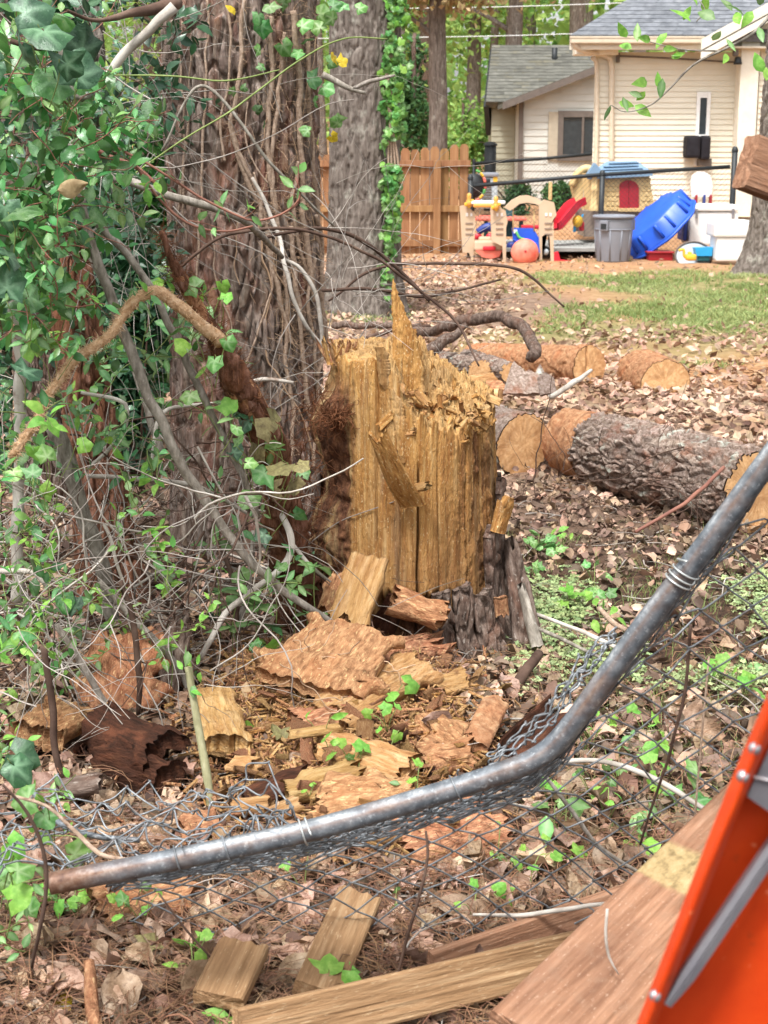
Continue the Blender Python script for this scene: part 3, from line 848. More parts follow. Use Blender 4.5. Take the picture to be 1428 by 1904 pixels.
def grey_house():
    Y = 36.0
    z0 = float(terr(3.5, Y)) - 0.02
    H = empty('house', (5.0, Y, z0), 'light grey house with dark shutters behind the cream house', 'house')
    xl = W(968, 250, Y)[0]
    xr = W(1330, 250, Y)[0]
    def zz(py, yy=Y): return W(714, py, yy)[2]
    rake = lambda x: zz(192) + (x - W(938, 0, Y)[0]) * (zz(130) - zz(195)) / (W(1105, 0, Y)[0] - W(938, 0, Y)[0])
    peak = W(1200, 0, Y)[0]
    top = lambda u: min(rake(xl + (xr - xl) * u), rake(2 * peak - (xl + (xr - xl) * u))) - 0.12
    v, f = prism([A(xl, Y, z0), A(xr, Y, z0), A(xr, Y, top(1)), A(peak, Y, rake(peak) - 0.12), A(xl, Y, top(0))], A(0, 5, 0))
    obj('wall', v, f, M['greywall'], H, False)
    wx0, wx1 = W(1048, 0, Y)[0], W(1160, 0, Y)[0]
    u0, u1 = (W(1024, 0, Y)[0] - xl) / (xr - xl), (wx1 - xl) / (xr - xl)
    lap_wall(H, (xl, Y), (xr, Y), z0, zz(95), M['greywall'], 22, (0, -1), cut=(u0, u1, zz(300), zz(208)), tops=top)
    # left recessed wall
    xb = W(918, 0, Y + 1.5)[0]
    v, f = box(A((xb + xl) / 2, Y + 2.0, (z0 + zz(195, Y + 1)) / 2), A(xl - xb + 0.02, 1.0, zz(195, Y + 1) - z0 + 0.3))
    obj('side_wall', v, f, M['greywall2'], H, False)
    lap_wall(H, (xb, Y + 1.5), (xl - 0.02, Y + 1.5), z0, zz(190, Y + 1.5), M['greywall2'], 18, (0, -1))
    v, f = box(A(xl, Y - 0.03, (z0 + top(0)) / 2), A(0.1, 0.1, top(0) - z0))
    obj('corner_board', v, f, M['greytrim'], H, False)
    # window, shutter
    wz0, wz1 = zz(293), zz(212)
    w = obj('window', *box(A((wx0 + wx1) / 2, Y - 0.02, (wz0 + wz1) / 2), A(wx1 - wx0 - 0.1, 0.03, wz1 - wz0 - 0.1)), M['glass'], H, False)
    fr = MB()
    for (cx, cz, sx, sz) in ((wx0, (wz0 + wz1) / 2, 0.12, wz1 - wz0 + 0.14), (wx1, (wz0 + wz1) / 2, 0.12, wz1 - wz0 + 0.14),
                             ((wx0 + wx1) / 2, wz1, wx1 - wx0 - 0.13, 0.14), ((wx0 + wx1) / 2, wz0, wx1 - wx0 - 0.13, 0.14), (W(1090, 0, Y)[0], (wz0 + wz1) / 2, 0.05, wz1 - wz0 - 0.15)):
        fr.add(*box(A(cx, Y - 0.05, cz), A(sx, 0.06, sz)))
    fr.build('frame', M['greytrim'], w, False)
    sx0, sx1 = W(1025, 0, Y)[0], W(1046, 0, Y)[0]
    s = obj('shutter', *box(A((sx0 + sx1) / 2, Y - 0.03, (wz0 + wz1) / 2), A(sx1 - sx0, 0.04, wz1 - wz0 + 0.1)), M['shutter'], H, False)
    # front gable roof
    def rk(x, y, dz=0): return A(x, y, rake(x) + dz)
    xe = W(936, 0, Y)[0]
    v, f = prism([rk(xe, Y - 0.35, -0.14), rk(peak, Y - 0.35, -0.14), rk(peak, Y - 0.35, 0.02), rk(xe, Y - 0.35, 0.02)], A(0, 0.06, 0))
    obj('fascia', v, f, M['greytrim'], H, False)
    v, f = prism([rk(xe, Y - 0.29, -0.1), rk(peak, Y - 0.29, -0.1), rk(peak, Y - 0.29, 0.0), rk(xe, Y - 0.29, 0.0)], A(0, 4.2, 0))
    rf = obj('roof', v, f, M['shingle_old'], H, False)
    shingle_slope(rf, [rk(xe, Y + 3.9, 0.01), rk(xe, Y - 0.33, 0.01), rk(peak, Y - 0.33, 0.01), rk(peak, Y + 3.9, 0.01)], 14, M['shingle_old'], 3, tabw=0.4, cap=160)
    # main roof facing us
    ez = zz(190, Y + 1.2)
    rz = W(714, 84, Y + 5.0)[2]
    xa = W(906, 0, Y + 1.2)[0]
    xc = W(1180, 0, Y + 1.2)[0]
    xa2 = W(916, 0, Y + 5)[0]
    q = [A(xa, Y + 1.2, ez), A(xc, Y + 1.2, ez), A(xc, Y + 5, rz), A(xa2, Y + 5, rz)]
    v, f = prism(q, A(0, 0.12, -0.12))
    rf2 = obj('roof', v, f, M['shingle_old'], H, False)
    shingle_slope(rf2, q, 18, M['shingle_old'], 4, tabw=0.4, cap=220)
    v, f = prism([A(xa - 0.05, Y + 1.25, ez - 0.1), A(xa2 - 0.05, Y + 5, rz - 0.1), A(xa2 - 0.05, Y + 5, rz - 0.9), A(xa + 0.05, Y + 1.7, ez - 0.75)], A(0.12, 0, 0))
    obj('gable_end', v, f, M['black'], H, False)
    vp = W(1031, 108, Y + 4)
    obj('vent_pipe', *tube([vp - A(0, 0, 0.25), vp + A(0, 0, 0.25)], 0.07, 8), M['black'], H)
grey_house()

# ---------------------------------------------------------------- cream house
def cream_house():
    Y = 28.0
    x0, x1 = W(1110, 0, Y)[0], W(1378, 0, Y)[0]
    z0 = W(714, 402, Y)[2]
    zt = W(714, 98, Y)[2]
    H = empty('house', ((x0 + x1) / 2, Y, float(terr(4.5, Y))), 'cream house with lapped siding and grey shingle roof', 'house')
    v, f = prism([A(x0, Y, z0 - 0.4), A(x1 + 2.2, Y, z0 - 0.4), A(x1 + 2.2, Y + 5, z0 - 0.4), A(x0 + 2.2, Y + 5, z0 - 0.4)], A(0, 0, zt - z0 + 0.4))
    obj('wall', v, f, M['siding'], H, False)
    wx = [W(p, 0, Y)[0] for p in (1303, 1329)]
    wz = [W(714, p, Y)[2] for p in (309, 171)]
    lap_wall(H, (x0, Y), (x1, Y), z0, zt, M['siding'], 30, (0, -1), cut=((wx[0] - x0) / (x1 - x0), (wx[1] - x0) / (x1 - x0), wz[0], wz[1]), out=0.023)
    obj('foundation', *box(A((x0 + x1) / 2, Y + 0.02, z0 - 0.2), A(x1 - x0 - 0.05, 0.1, 0.4)), M['concrete'], H, False)
    # narrow window
    w = obj('window', *box(A(sum(wx) / 2, Y - 0.012, W(714, 215, Y)[2]), A(0.14, 0.02, W(714, 180, Y)[2] - W(714, 250, Y)[2])), M['glass'], H, False)
    fr = MB()
    fr.add(*box(A(wx[0] + 0.03, Y - 0.03, sum(wz) / 2), A(0.06, 0.07, wz[1] - wz[0])))
    fr.add(*box(A(wx[1] - 0.03, Y - 0.03, sum(wz) / 2), A(0.06, 0.07, wz[1] - wz[0])))
    fr.add(*box(A(sum(wx) / 2, Y - 0.028, wz[1] - 0.05), A(0.13, 0.06, 0.1)))
    fr.add(*box(A(sum(wx) / 2, Y - 0.028, (wz[0] + W(714, 250, Y)[2]) / 2), A(0.13, 0.06, W(714, 250, Y)[2] - wz[0])))
    fr.build('frame', M['pl_white'], w, False)
    # corner trim and the section right of it
    obj('corner_trim', *box(A((x1 + W(1412, 0, Y - 0.3)[0]) / 2, Y - 0.2, (z0 + W(714, 40, Y)[2]) / 2), A(W(1412, 0, Y)[0] - x1, 0.4, W(714, 40, Y)[2] - z0), 0.01), M['trim'], H, False)
    lap_wall(H, (W(1413, 0, Y)[0], Y - 0.25), (W(1600, 0, Y)[0], Y - 0.25), z0, zt, M['siding'], 30, (0, -1), out=0.023)
    # roof: hip corner rising to the right, slope facing us
    ye = Y - 0.55
    ez = W(714, 66, ye)[2]
    e0, e1 = W(1060, 66, ye), W(1306, 66, ye)
    e0, e1 = A(e0[0], ye, ez), A(e1[0] + 2.5, ye, ez)
    run, rise = 4.2, 1.95
    r0, r1 = A(e0[0] + 3.2, ye + run, ez + rise), A(e1[0], ye + run, ez + rise)
    q = [e0, e1, r1, r0]
    v, f = prism(q, A(0, 0.05, -0.1))
    rf = obj('roof', v, f, M['shingle'], H, False)
    shingle_slope(rf, q, 24, M['shingle'], 6, tabw=0.3, cap=300)
    # eave: gutter, fascia, soffit
    ge = W(1306, 66, ye)[0]
    g = MB()
    g.add(*box(A((e0[0] + ge) / 2, ye - 0.05, ez - 0.08), A(ge - e0[0], 0.12, 0.11), 0.02))
    g.add(*box(A((e0[0] + ge) / 2, ye - 0.10, ez - 0.035), A(ge - e0[0] + 0.03, 0.04, 0.03), 0.006))
    g.build('gutter', M['gutter'], H, False)
    obj('soffit', *box(A((e0[0] + e1[0]) / 2 + 0.15, ye + 0.32, ez - 0.19), A(e1[0] - e0[0] - 0.3, 0.62, 0.03)), M['trim'], H, False)
    obj('fascia', *box(A((e0[0] + ge) / 2, ye + 0.03, ez - 0.14), A(ge - e0[0], 0.025, 0.18)), M['trim'], H, False)
    s = W(1066, 92, ye + 0.2)
    obj('soffit_box', *box(s + A(0.42, 0.3, 0.0), A(0.75, 0.4, 0.16), 0.01), M['trim'], H, False)
    # gable rake at the right
    p0, p1 = W(1304, 92, Y - 0.75), W(1560, -48, Y - 0.75)
    d = A(0, 0, 0.17)
    v, f = prism([p0 - d * 0.9, p1 - d * 0.9, p1 + d, p0 + d], A(0, 0.04, 0))
    obj('rake_board', v, f, M['trim'], H, False)
    v, f = prism([p0 - d * 0.2, p1 - d * 0.2, p1 - d * 0.05, p0 - d * 0.05], A(0, 0.7, 0))
    obj('rake_soffit', v, f, M['trim'], H, False)
    v, f = prism([A(p0[0], Y - 0.3, p0[2]), A(p1[0], Y - 0.3, p0[2]), A(p1[0], Y - 0.3, p1[2] - 0.1)], A(0, 0.05, 0))
    obj('gable', v, f, M['siding'], H, False)
    # downspouts
    yd = Y - 0.09
    a = [W(1068, 74, ye - 0.02), W(1072, 88, ye), W(1095, 96, ye + 0.2), W(1128, 104, yd), W(1137, 122, yd), W(1137, 200, yd), W(1137, 306, yd)]
    d1 = obj('downspout', *tube(smooth_line(a, 26), 0.047, 8), M['gutter'], H)
    b = [W(1102, 108, yd - 0.1), W(1109, 118, yd), W(1110, 200, yd), W(1108, 320, yd)]
    obj('downspout', *tube(smooth_line(b, 16), 0.04, 8), M['gutter'], H)
    # conduit, junction box, floodlight
    c = [W(1152, 104, Y - 0.05), W(1240, 108, Y - 0.05), W(1372, 116, Y - 0.05)]
    obj('conduit', *tube(smooth_line(c, 10), 0.016, 6), M['greytrim'], H)
    obj('junction_box', *boxpx(1146, 98, 1153, 116, Y - 0.08, 0.06, 0.01), M['greytrim'], H, False)
    L = obj('floodlight', *boxpx(1364, 92, 1374, 104, Y - 0.5, 0.12, 0.02), M['greytrim'], H, False)
    l0 = W(1372, 113, Y - 0.45)
    obj('lamp_head', *lathe([(0.0, 0.07), (0.05, 0.06), (0.07, -0.02), (0.075, -0.06), (0.0, -0.06)], l0, 12), M['black'], L)
    # meter box in its black cover
cream_house()
mc = empty('covered_box', W(1300, 290, 27.9), 'black fabric cover over a box mounted below the narrow window', 'box')
obj('cover', *boxpx(1276, 252, 1304, 294, 27.55, 0.38, 0.05), M['blackcloth'], mc, False)
obj('flap', *boxpx(1303, 252, 1323, 297, 27.58, 0.3, 0.05), M['blackcloth'], mc, False)
obj('bracket', *boxpx(1300, 295, 1324, 309, 27.7, 0.25, 0.01), M['greytrim'], mc, False)

# concrete patio inside the black fence
o = obj('patio', *box(A(2.9, 25.4, 0.02 + float(terr(2.9, 25.4))), A(2.5, 3.6, 0.05)), M['concrete'], None, False)
tag(o, kind='structure')

# ---------------------------------------------------------------- wooden fence
def wooden_fence():
    Y = 24.5
    z0 = float(terr(1.0, Y))
    Fn = empty('wooden_fence', (W(800, 0, Y)[0], Y, z0), 'orange brown wooden privacy fence left of the toys', 'fence')
    g = np.random.default_rng(8)
    xs = np.arange(W(560, 0, Y)[0], W(876, 0, Y)[0] - 0.1, 0.152)
    for i, x in enumerate(xs):
        px = proj(A(x, Y, 1))[0]
        top = W(714, np.interp(px, [560, 735, 800, 876], [285, 278, 277, 264]), Y)[2] + 0.025 * g.normal()
        w = 0.138
        v, f = prism([A(x, Y + 0.02, z0 - 0.05), A(x + w, Y + 0.02, z0 - 0.05), A(x + w, Y + 0.02, top - 0.05), A(x + w - 0.035, Y + 0.02, top), A(x + 0.035, Y + 0.02, top), A(x, Y + 0.02, top - 0.05)], A(0, 0.018, 0))
        obj('picket', v, f, M['fence_wood'], Fn, False)
    for py in (304, 388, 452):
        a, b = W(560, py, Y)[0], W(875, py, Y)[0]
        z = W(714, py, Y)[2]
        obj('rail', *box(A((a + b) / 2, Y - 0.022, z), A(b - a, 0.04, 0.10), 0.006), M['fence_wood'], Fn, False)
    for px in (640, 815):
        x = W(px, 0, Y)[0]
        obj('post', *box(A(x, Y - 0.09, (z0 + W(714, 298, Y)[2]) / 2), A(0.11, 0.09, W(714, 298, Y)[2] - z0), 0.006), M['fence_wood'], Fn, False)
wooden_fence()

# ---------------------------------------------------------------- black chain-link fence
def mesh_panel(mb, a0, a1, h0, h1, step=0.075, r=0.0022):
    """Diamond wire between two posts: a = bottom points, h = top points."""
    L = np.linalg.norm(a1 - a0)
    n = max(4, int(L / step))
    for i in range(-n, n + 1):
        for sgn in (1, -1):
            u0, u1 = (i, i + n * 0 + 12) if sgn > 0 else (i, i - 12)
            rows = int(1.15 * np.linalg.norm(h0 - a0) / step)
            s0, s1 = i / n, (i + sgn * rows) / n
            ta, tb = 0.0, 1.0
            if s1 == s0: continue
            lo, hi = sorted((s0, s1))
            if hi <= 0 or lo >= 1: continue
            def at(t): return s0 + (s1 - s0) * t
            if not 0 <= s0 <= 1:
                ta = ((0 if s0 < 0 else 1) - s0) / (s1 - s0)
            if not 0 <= s1 <= 1:
                tb = ((0 if s1 < 0 else 1) - s0) / (s1 - s0)
            if tb - ta < 0.02: continue
            P = [(a0 + (a1 - a0) * at(t)) * (1 - t) + (h0 + (h1 - h0) * at(t)) * t for t in (ta, tb)]
            mb.add(*tube(np.array(P), r, 3, False))

def black_fence(label, tops, bots, posts, knob=None):
    T = [W(*t) for t in tops]
    B = [np.array([t[0], t[1], 0.0]) for t in T]
    for b, py in zip(B, bots):
        b[2] = W(714, py, b[1])[2]
    Fn = empty('chain_link_fence', B[0], label, 'fence')
    obj('top_rail', *tube(np.array(T), 0.03, 8), M['black'], Fn)
    for (px, p0, p1, Y, r) in posts:
        a, b = W(px, p1, Y), W(px, p0, Y)
        b[0] = a[0]
        po = obj('post', *tube(np.array([a, b]), r, 10), M['black'], Fn)
        obj('cap', *lathe([(0.001, 0.05), (r * .7, 0.04), (r * 1.15, 0.0), (r * 1.15, -0.03)], b, 10), M['black'], po)
    mb = MB()
    for i in range(len(T) - 1):
        mesh_panel(mb, B[i], B[i + 1], T[i], T[i + 1])
    mb.build('chain_mesh', M['black'], Fn, False)
black_fence('black chain link fence in front of the playhouse', [(876, 346, 23.9), (1115, 325, 24.1), (1357, 310, 24.4)], [480, 482, 484],
            [(873, 330, 482, 23.9, 0.04), (1115, 322, 482, 24.1, 0.042), (1357, 278, 470, 24.4, 0.045)])
black_fence('black chain link fence of the neighbour before the grey house', [(880, 304, 30.5), (1010, 295, 30.5), (1128, 284, 30.5)], [392, 392, 392],
            [(880, 300, 392, 30.5, 0.03), (1130, 248, 392, 30.4, 0.055), (910, 268, 392, 31, 0.12)])
# ---------------------------------------------------------------- toys and bins in the yard
def zof(py, Y): return W(714, py, Y)[2]
def xof(px, Y): return W(px, 0, Y)[0]
def poly_px(pts, Y, d):
    return prism([W(px, py, Y) for px, py in pts], A(0, d, 0))

def playhouse():
    Y = 24.9
    t = empty('playhouse', W(1150, 440, Y), 'tan toy playhouse with slate blue roof and red shutters', 'playhouse')
    b = obj('front_wall', *poly_px([(1118, 325), (1207, 325), (1218, 392), (1118, 392)], Y, 0.06), M['pl_tan'], t, False)
    obj('side_wall', *prism([W(1118, 325, Y), W(1082, 322, Y + 0.5), W(1088, 396, Y + 0.5), W(1118, 392, Y)], A(0.03, 0.03, 0)), M['pl_tan'], t, False)
    obj('back_wall', *poly_px([(1095, 325), (1200, 325), (1206, 392), (1095, 392)], Y + 0.9, 0.05), M['pl_tan'], t, False)
    obj('base_wall', *poly_px([(1086, 392), (1219, 392), (1222, 440), (1086, 440)], Y + 0.02, 0.9), M['pl_brown'], t, False)
    # moulded stones in rows
    row = 0
    for py in range(330, 390, 9):
        for k in range(11):
            px = 1122 + k * 9 + (row % 2) * 4.5
            if px > 1203 or 1148 < px < 1192 and 334 < py + 5:
                continue
            obj('stone', *boxpx(px, py + 1.2, px + 7.5, py + 8, Y - 0.012, 0.02, 0.006), M['pl_tan'], b, False)
        row += 1
    # arched red shutters
    for sg, (x0, x1) in ((-1, (1152, 1168.6)), (1, (1169.4, 1188))):
        pts = [(x0, 387), (x1, 387)]
        xs = np.linspace(x1, x0, 7)
        pts += [(x, 352 - 17 * math.sqrt(max(0, 1 - ((x - 1169) / 19.5) ** 2))) for x in xs]
        obj('shutter', *prism([W(a, c, Y - 0.03) for a, c in pts], A(0, 0.03, 0)), M['pl_dkred'], t, False)
    obj('sill', *boxpx(1149, 387, 1192, 394, Y - 0.05, 0.08, 0.01), M['pl_tan'], t, False)
    # roof: shallow hipped shell with a lighter small gable at the left
    e = [W(1092, 326, Y - 0.12), W(1214, 320, Y - 0.12), W(1209, 318, Y + 1.05), W(1096, 322, Y + 1.05)]
    r = [W(1128, 300, Y + 0.35), W(1184, 299, Y + 0.35), W(1180, 299, Y + 0.6), W(1132, 300, Y + 0.6)]
    v = np.array(e + r + [q - A(0, 0, 0.06) for q in e])
    f4 = np.array([[0, 1, 5, 4], [1, 2, 6, 5], [2, 3, 7, 6], [3, 0, 4, 7], [4, 5, 6, 7], [8, 9, 1, 0], [9, 10, 2, 1], [10, 11, 3, 2], [11, 8, 0, 3]])
    rf = obj('roof', v, f4, M['pl_roof'], t, False)
    for i in range(4):
        for k in range(7):
            s = (k + 0.5 * (i % 2)) / 7.5 * 0.74 + 0.14
            tt = (i + 0.15) / 4.2
            a = (np.array(e[0]) * (1 - s) + np.array(e[1]) * s) * (1 - tt) + (np.array(r[0]) * (1 - s) + np.array(r[1]) * s) * tt
            obj('tile', *box(a + A(0.05, 0.02, 0.02), A(0.11, 0.09, 0.02), 0.006), M['pl_roof'], rf, False)
    obj('porch_gable', *prism([W(1090, 328, Y - 0.18), W(1127, 326, Y - 0.18), W(1107, 303, Y - 0.18)], A(0, 0.25, 0)), M['pl_roof'], rf, False)
    for px in (1098, 1103):
        obj('column', *lathe([(0.05, 0), (0.05, .06), (.03, .1), (.03, .3), (.045, .33), (.03, .36), (.03, .55), (.05, .6)], W(px + 3, 392, Y - 0.1), 10), M['pl_tan'], t)
    return t
playhouse()

def tan_toy():
    Y = 25.6
    t = empty('play_castle', W(1085, 420, Y), 'tan moulded play arch standing left of the blue roofed playhouse', 'toy')
    obj('arch', *poly_px([(1064, 345), (1072, 325), (1090, 312), (1104, 316), (1090, 330), (1084, 352), (1086, 392), (1074, 392)], Y, 0.35), M['pl_tan'], t, False)
    obj('rim', *tube(smooth_line([W(1063, 346, Y - 0.02), W(1071, 327, Y - 0.02), W(1088, 313, Y - 0.02), W(1104, 317, Y - 0.02)], 12), 0.06, 8), M['pl_tan'], t)
    obj('post', *boxpx(1020, 338, 1027, 372, Y + 1.5, 0.06, 0.01), M['pl_tan'], t, False)
tan_toy()

def slide():
    Y = 24.6
    t = empty('toy_slide', W(1055, 425, Y), 'curved red plastic slide leading down beside the beige play set', 'slide')
    c = smooth_line([W(1080, 377, Y), W(1066, 385, Y - 0.1), W(1052, 402, Y - 0.25), W(1036, 420, Y - 0.4), W(1026, 425, Y - 0.5)], 14)
    prof = A([-.14, .09], [-.12, .09], [-.10, 0], [.10, 0], [.12, .09], [.14, .09], [.13, -.03], [-.13, -.03])
    tg = unit(np.gradient(c, axis=0))
    v = []
    for p, q in zip(c, tg):
        fr = frame(q, A(0.5, -1, 0.0))
        up = fr[:, 1] if fr[2, 1] > 0 else -fr[:, 1]
        v += [p + fr[:, 0] * a + up * b for a, b in prof]
    obj('chute', np.array(v), [gridf(len(c), len(prof), True)], M['pl_red'], t, False)
    obj('support', *boxpx(1070, 385, 1082, 430, Y + 0.15, 0.1, 0.02), M['pl_brown'], t, False)
slide()

def playset():
    Y = 23.2
    t = empty('toddler_playset', W(940, 480, Y), 'beige plastic toddler play set with arched crossbar and coral seat', 'toy')
    panels = [([(855, 384), (868, 380), (883, 398), (884, 420), (880, 480), (876, 480), (872, 470), (860, 470)], Y + 0.25),
              ([(912, 388), (920, 380), (940, 392), (944, 412), (941, 424), (941, 486), (936, 487), (934, 458), (914, 448)], Y - 0.05),
              ([(1002, 380), (1012, 371), (1030, 376), (1035, 400), (1029, 408), (1030, 486), (1024, 487), (1022, 442), (1008, 440), (1008, 484), (1003, 484)], Y)]
    for pts, y in panels:
        p = obj('side_panel', *poly_px(pts, y, 0.07), M['pl_beige'], t, False)
        cx = np.mean([a for a, b in pts[:4]])
        for py in (414, 424, 434):
            obj('groove', *boxpx(cx - 7, py, cx + 7, py + 2.5, y - 0.012, 0.02), M['pl_brown'], p, False)
        for dx in (-4, 4):
            obj('window_hole', *boxpx(cx + dx - 2, 396, cx + dx + 2, 402, y - 0.01, 0.02), M['pl_white'], p, False)
    a = [(938, 386), (952, 372), (968, 364), (982, 363), (998, 368), (1010, 377), (1008, 385), (994, 379), (980, 377), (966, 379), (955, 388), (948, 392)]
    obj('arch', *poly_px(a, Y + 0.02, 0.1), M['pl_beige'], t, False)
    obj('crossbar', *boxpx(876, 373, 940, 380, Y + 0.15, 0.1, 0.02), M['pl_white'], t, False)
    obj('crossbar', *boxpx(880, 379, 916, 386, Y + 0.12, 0.08, 0.02), M['pl_orange'], t, False)
    s = obj('seat', *boxpx(882, 448, 936, 466, Y + 0.1, 0.4, 0.03), M['pl_beige'], t, False)
    obj('backrest_lid', *boxpx(890, 440, 914, 450, Y + 0.3, 0.12, 0.03), M['pl_beige'], t)
    obj('drawer', *poly_px([(884, 466), (934, 466), (928, 478), (912, 481), (896, 478)], Y + 0.08, 0.3), M['pl_pink'], t, False)
    obj('drawer_front', *boxpx(898, 458, 922, 466, Y + 0.05, 0.2, 0.02), M['pl_red'], t, False)
    for px in (954, 993):
        obj('rope', *tube(np.array([W(px, 388, Y + 0.1), W(px, 430, Y + 0.1)]), 0.012, 6), M['pl_tan'], t)
    for px, py, y in ((872, 372, Y + 0.2), (922, 378, Y - 0.1)):
        c = W(px, py + 4, y)
        f = obj('giraffe', *lathe([(.001, .14), (.03, .12), (.035, .08), (.028, .05), (.05, .0), (.055, -.06), (.001, -.07)], c, 10), M['pl_orange'], t)
        for q in range(4):
            obj('tuft', *box(c + A(0.05 * math.cos(q * 1.6), -0.03, 0.02 - 0.05 * q / 2), A(0.04, 0.03, 0.05), 0.01), M['pl_yellow'], f)
playset()

def swing_seat():
    Y = 23.3
    t = empty('swing_seat', W(978, 440, Y), 'blue plastic swing seat hanging in the beige play set', 'swing')
    obj('back', *poly_px([(952, 424), (992, 425), (1004, 446), (1006, 460), (1000, 470), (996, 458), (955, 450)], Y, 0.12), M['pl_blue'], t, False)
    obj('pan', *poly_px([(955, 446), (1002, 452), (1004, 470), (985, 470)], Y - 0.15, 0.25), M['pl_blue'], t, False)
    obj('buckle', *boxpx(955, 427, 962, 434, Y - 0.02, 0.03, 0.005), M['pl_white'], t, False)
    obj('strap', *tube(smooth_line([W(960, 431, Y - 0.05), W(966, 442, Y - 0.08), W(978, 446, Y - 0.08)], 8), 0.02, 6), M['pl_green'], t)
swing_seat()

def ball(px, py, r_px, Y, m, label, name='ball'):
    c = W(px, py, Y)
    r = r_px * Y / 2860
    n = 15
    th = np.linspace(0.02, math.pi - 0.02, n)
    v, f = lathe(np.stack([r * np.sin(th), r * np.cos(th)], -1), c, 28)
    t = empty(name, c - A(0, 0, r), label, 'ball')
    b = obj('shell', v, f, m, t)
    obj('valve', *tube(np.array([c + A(-0.01, -r * 0.99, 0.03), c + A(-0.01, -r * 1.015, 0.03)]), r * 0.08, 8), M['pl_dkred'], b)
    obj('seam', *tube(np.stack([c[0] + r * 1.0 * np.cos(np.linspace(0, 6.28, 40)), c[1] + r * np.sin(np.linspace(0, 6.28, 40)) * 0.8, c[2] + r * 0.6 * np.sin(np.linspace(0, 6.28, 40))], -1), r * 0.012, 4, False), m, b)
ball(976, 469.5, 25.5, 22.9, M['pl_ball'], 'large faded pink ball before the beige play set')
ball(951, 458, 9, 23.8, M['pl_navy'], 'small dull blue ball behind the pink ball')
ball(1208, 469, 15, 23.6, M['pl_navy'], 'dark blue ball under the tilted blue pool')

def red_table():
    Y = 24.4
    t = empty('toy_table', W(945, 440, Y), 'faded coral toy picnic table behind the beige play set', 'table')
    obj('tabletop', *boxpx(884, 405, 980, 411, Y, 0.6, 0.02), M['pl_pink'], t, False)
    obj('bench', *boxpx(890, 401, 960, 404, Y + 0.75, 0.2, 0.01), M['pl_pink'], t, False)
    for px in (900, 965):
        obj('leg', *boxpx(px, 411, px + 8, 445, Y + 0.2, 0.08, 0.01), M['pl_teal'], t, False)
    obj('frame', *boxpx(940, 385, 955, 440, Y + 0.6, 0.1, 0.02), M['pl_teal'], t, False)
red_table()

def ride_on():
    Y = 23.9
    t = empty('ride_on_toy', W(905, 455, Y), 'small toy scooter with red wheels behind the beige play set', 'toy')
    obj('body', *tube(smooth_line([W(888, 432, Y), W(900, 424, Y), W(912, 422, Y)], 8), np.linspace(0.05, 0.07, 8), 8), M['pl_navy'], t)
    for px in (888, 911):
        a = W(px, 441, Y)
        obj('wheel', *tube(np.array([a - A(0, 0.04, 0), a + A(0, 0.04, 0)]), 0.065, 14), M['pl_red'], t)
    obj('seat', *boxpx(896, 416, 914, 423, Y - 0.02, 0.12, 0.02), M['black'], t)
    t2 = empty('ride_on_toy', W(1010, 462, Y), 'grey wheeled toy with a red footplate behind the right beige panel', 'toy')
    a = W(1014, 468, Y - 0.6)
    obj('wheel', *tube(np.array([a - A(0, 0.05, 0), a + A(0, 0.05, 0)]), 0.085, 16), M['black'], t2)
    obj('hub', *tube(np.array([a - A(0, 0.07, 0), a + A(0, 0.06, 0)]), 0.045, 12), M['clear'], t2)
    obj('footplate', *poly_px([(1030, 470), (1038, 468), (1042, 482), (1062, 484), (1062, 487), (1030, 487)], Y - 0.7, 0.15), M['pl_red'], t2, False)
    obj('body', *boxpx(970, 419, 1006, 426, Y, 0.2, 0.02), M['pl_red'], t2, False)
    t3 = empty('push_toy', W(1076, 430, Y + .6), 'yellow and red push toy at the foot of the playhouse', 'toy')
    obj('body', *lathe([(.001, .10), (.07, .07), (.085, 0), (.06, -.07), (.001, -.09)], W(1074, 412, Y + .5), 14), M['pl_yellow'], t3)
    obj('cab', *boxpx(1077, 412, 1087, 430, Y + .5, 0.12, 0.03), M['pl_red'], t3)
    obj('handle', *tube(np.array([W(1084, 398, Y + .5), W(1080, 410, Y + .5)]), 0.015, 6), M['pl_sky'], t3)
    obj('leg', *boxpx(1066, 420, 1071, 432, Y + .5, 0.06, 0.01), M['pl_sky'], t3)
ride_on()

def spinner():
    Y = 25.2
    c = W(880, 345, Y)
    t = empty('spinning_toy', c - A(0, 0, 0.3), 'round black toy board with coloured rim behind the fence post', 'toy')
    obj('disc', *tube(np.array([c - A(0, 0.02, 0), c + A(0, 0.02, 0)]), 0.19, 20), M['black'], t)
    a = np.linspace(-1.4, 1.4, 8)
    for i in range(7):
        aa = np.linspace(a[i], a[i + 1] - 0.04, 5)
        obj('rim', *tube(np.stack([c[0] + 0.19 * np.cos(aa), c[1] - 0.02 + 0 * aa, c[2] + 0.24 * np.sin(aa)], -1), 0.025, 6), M[['pl_pink', 'pl_yellow', 'pl_green', 'pl_pink'][i % 4]], t)
    obj('clamp', *boxpx(892, 332, 912, 342, Y, 0.1, 0.02), M['black'], t)
spinner()

def condenser():
    Y = 29.6
    t = empty('air_conditioner', W(905, 385, Y), 'grey air conditioner unit with a yellow label beside the grey house', 'air conditioner')
    b = obj('cabinet', *boxpx(893, 330, 926, 388, Y, 0.6, 0.03), M['clear'], t, False)
    obj('lid', *boxpx(891, 321, 928, 329, Y - 0.04, 0.7, 0.03), M['pl_grey'], t, False)
    obj('label', *boxpx(917, 328, 925, 338, Y - 0.01, 0.02), M['pl_yellow'], t, False)
    for py in range(342, 386, 5):
        obj('louvre', *boxpx(896, py, 914, py + 2.4, Y - 0.02, 0.02), M['greytrim'], b, False)
condenser()

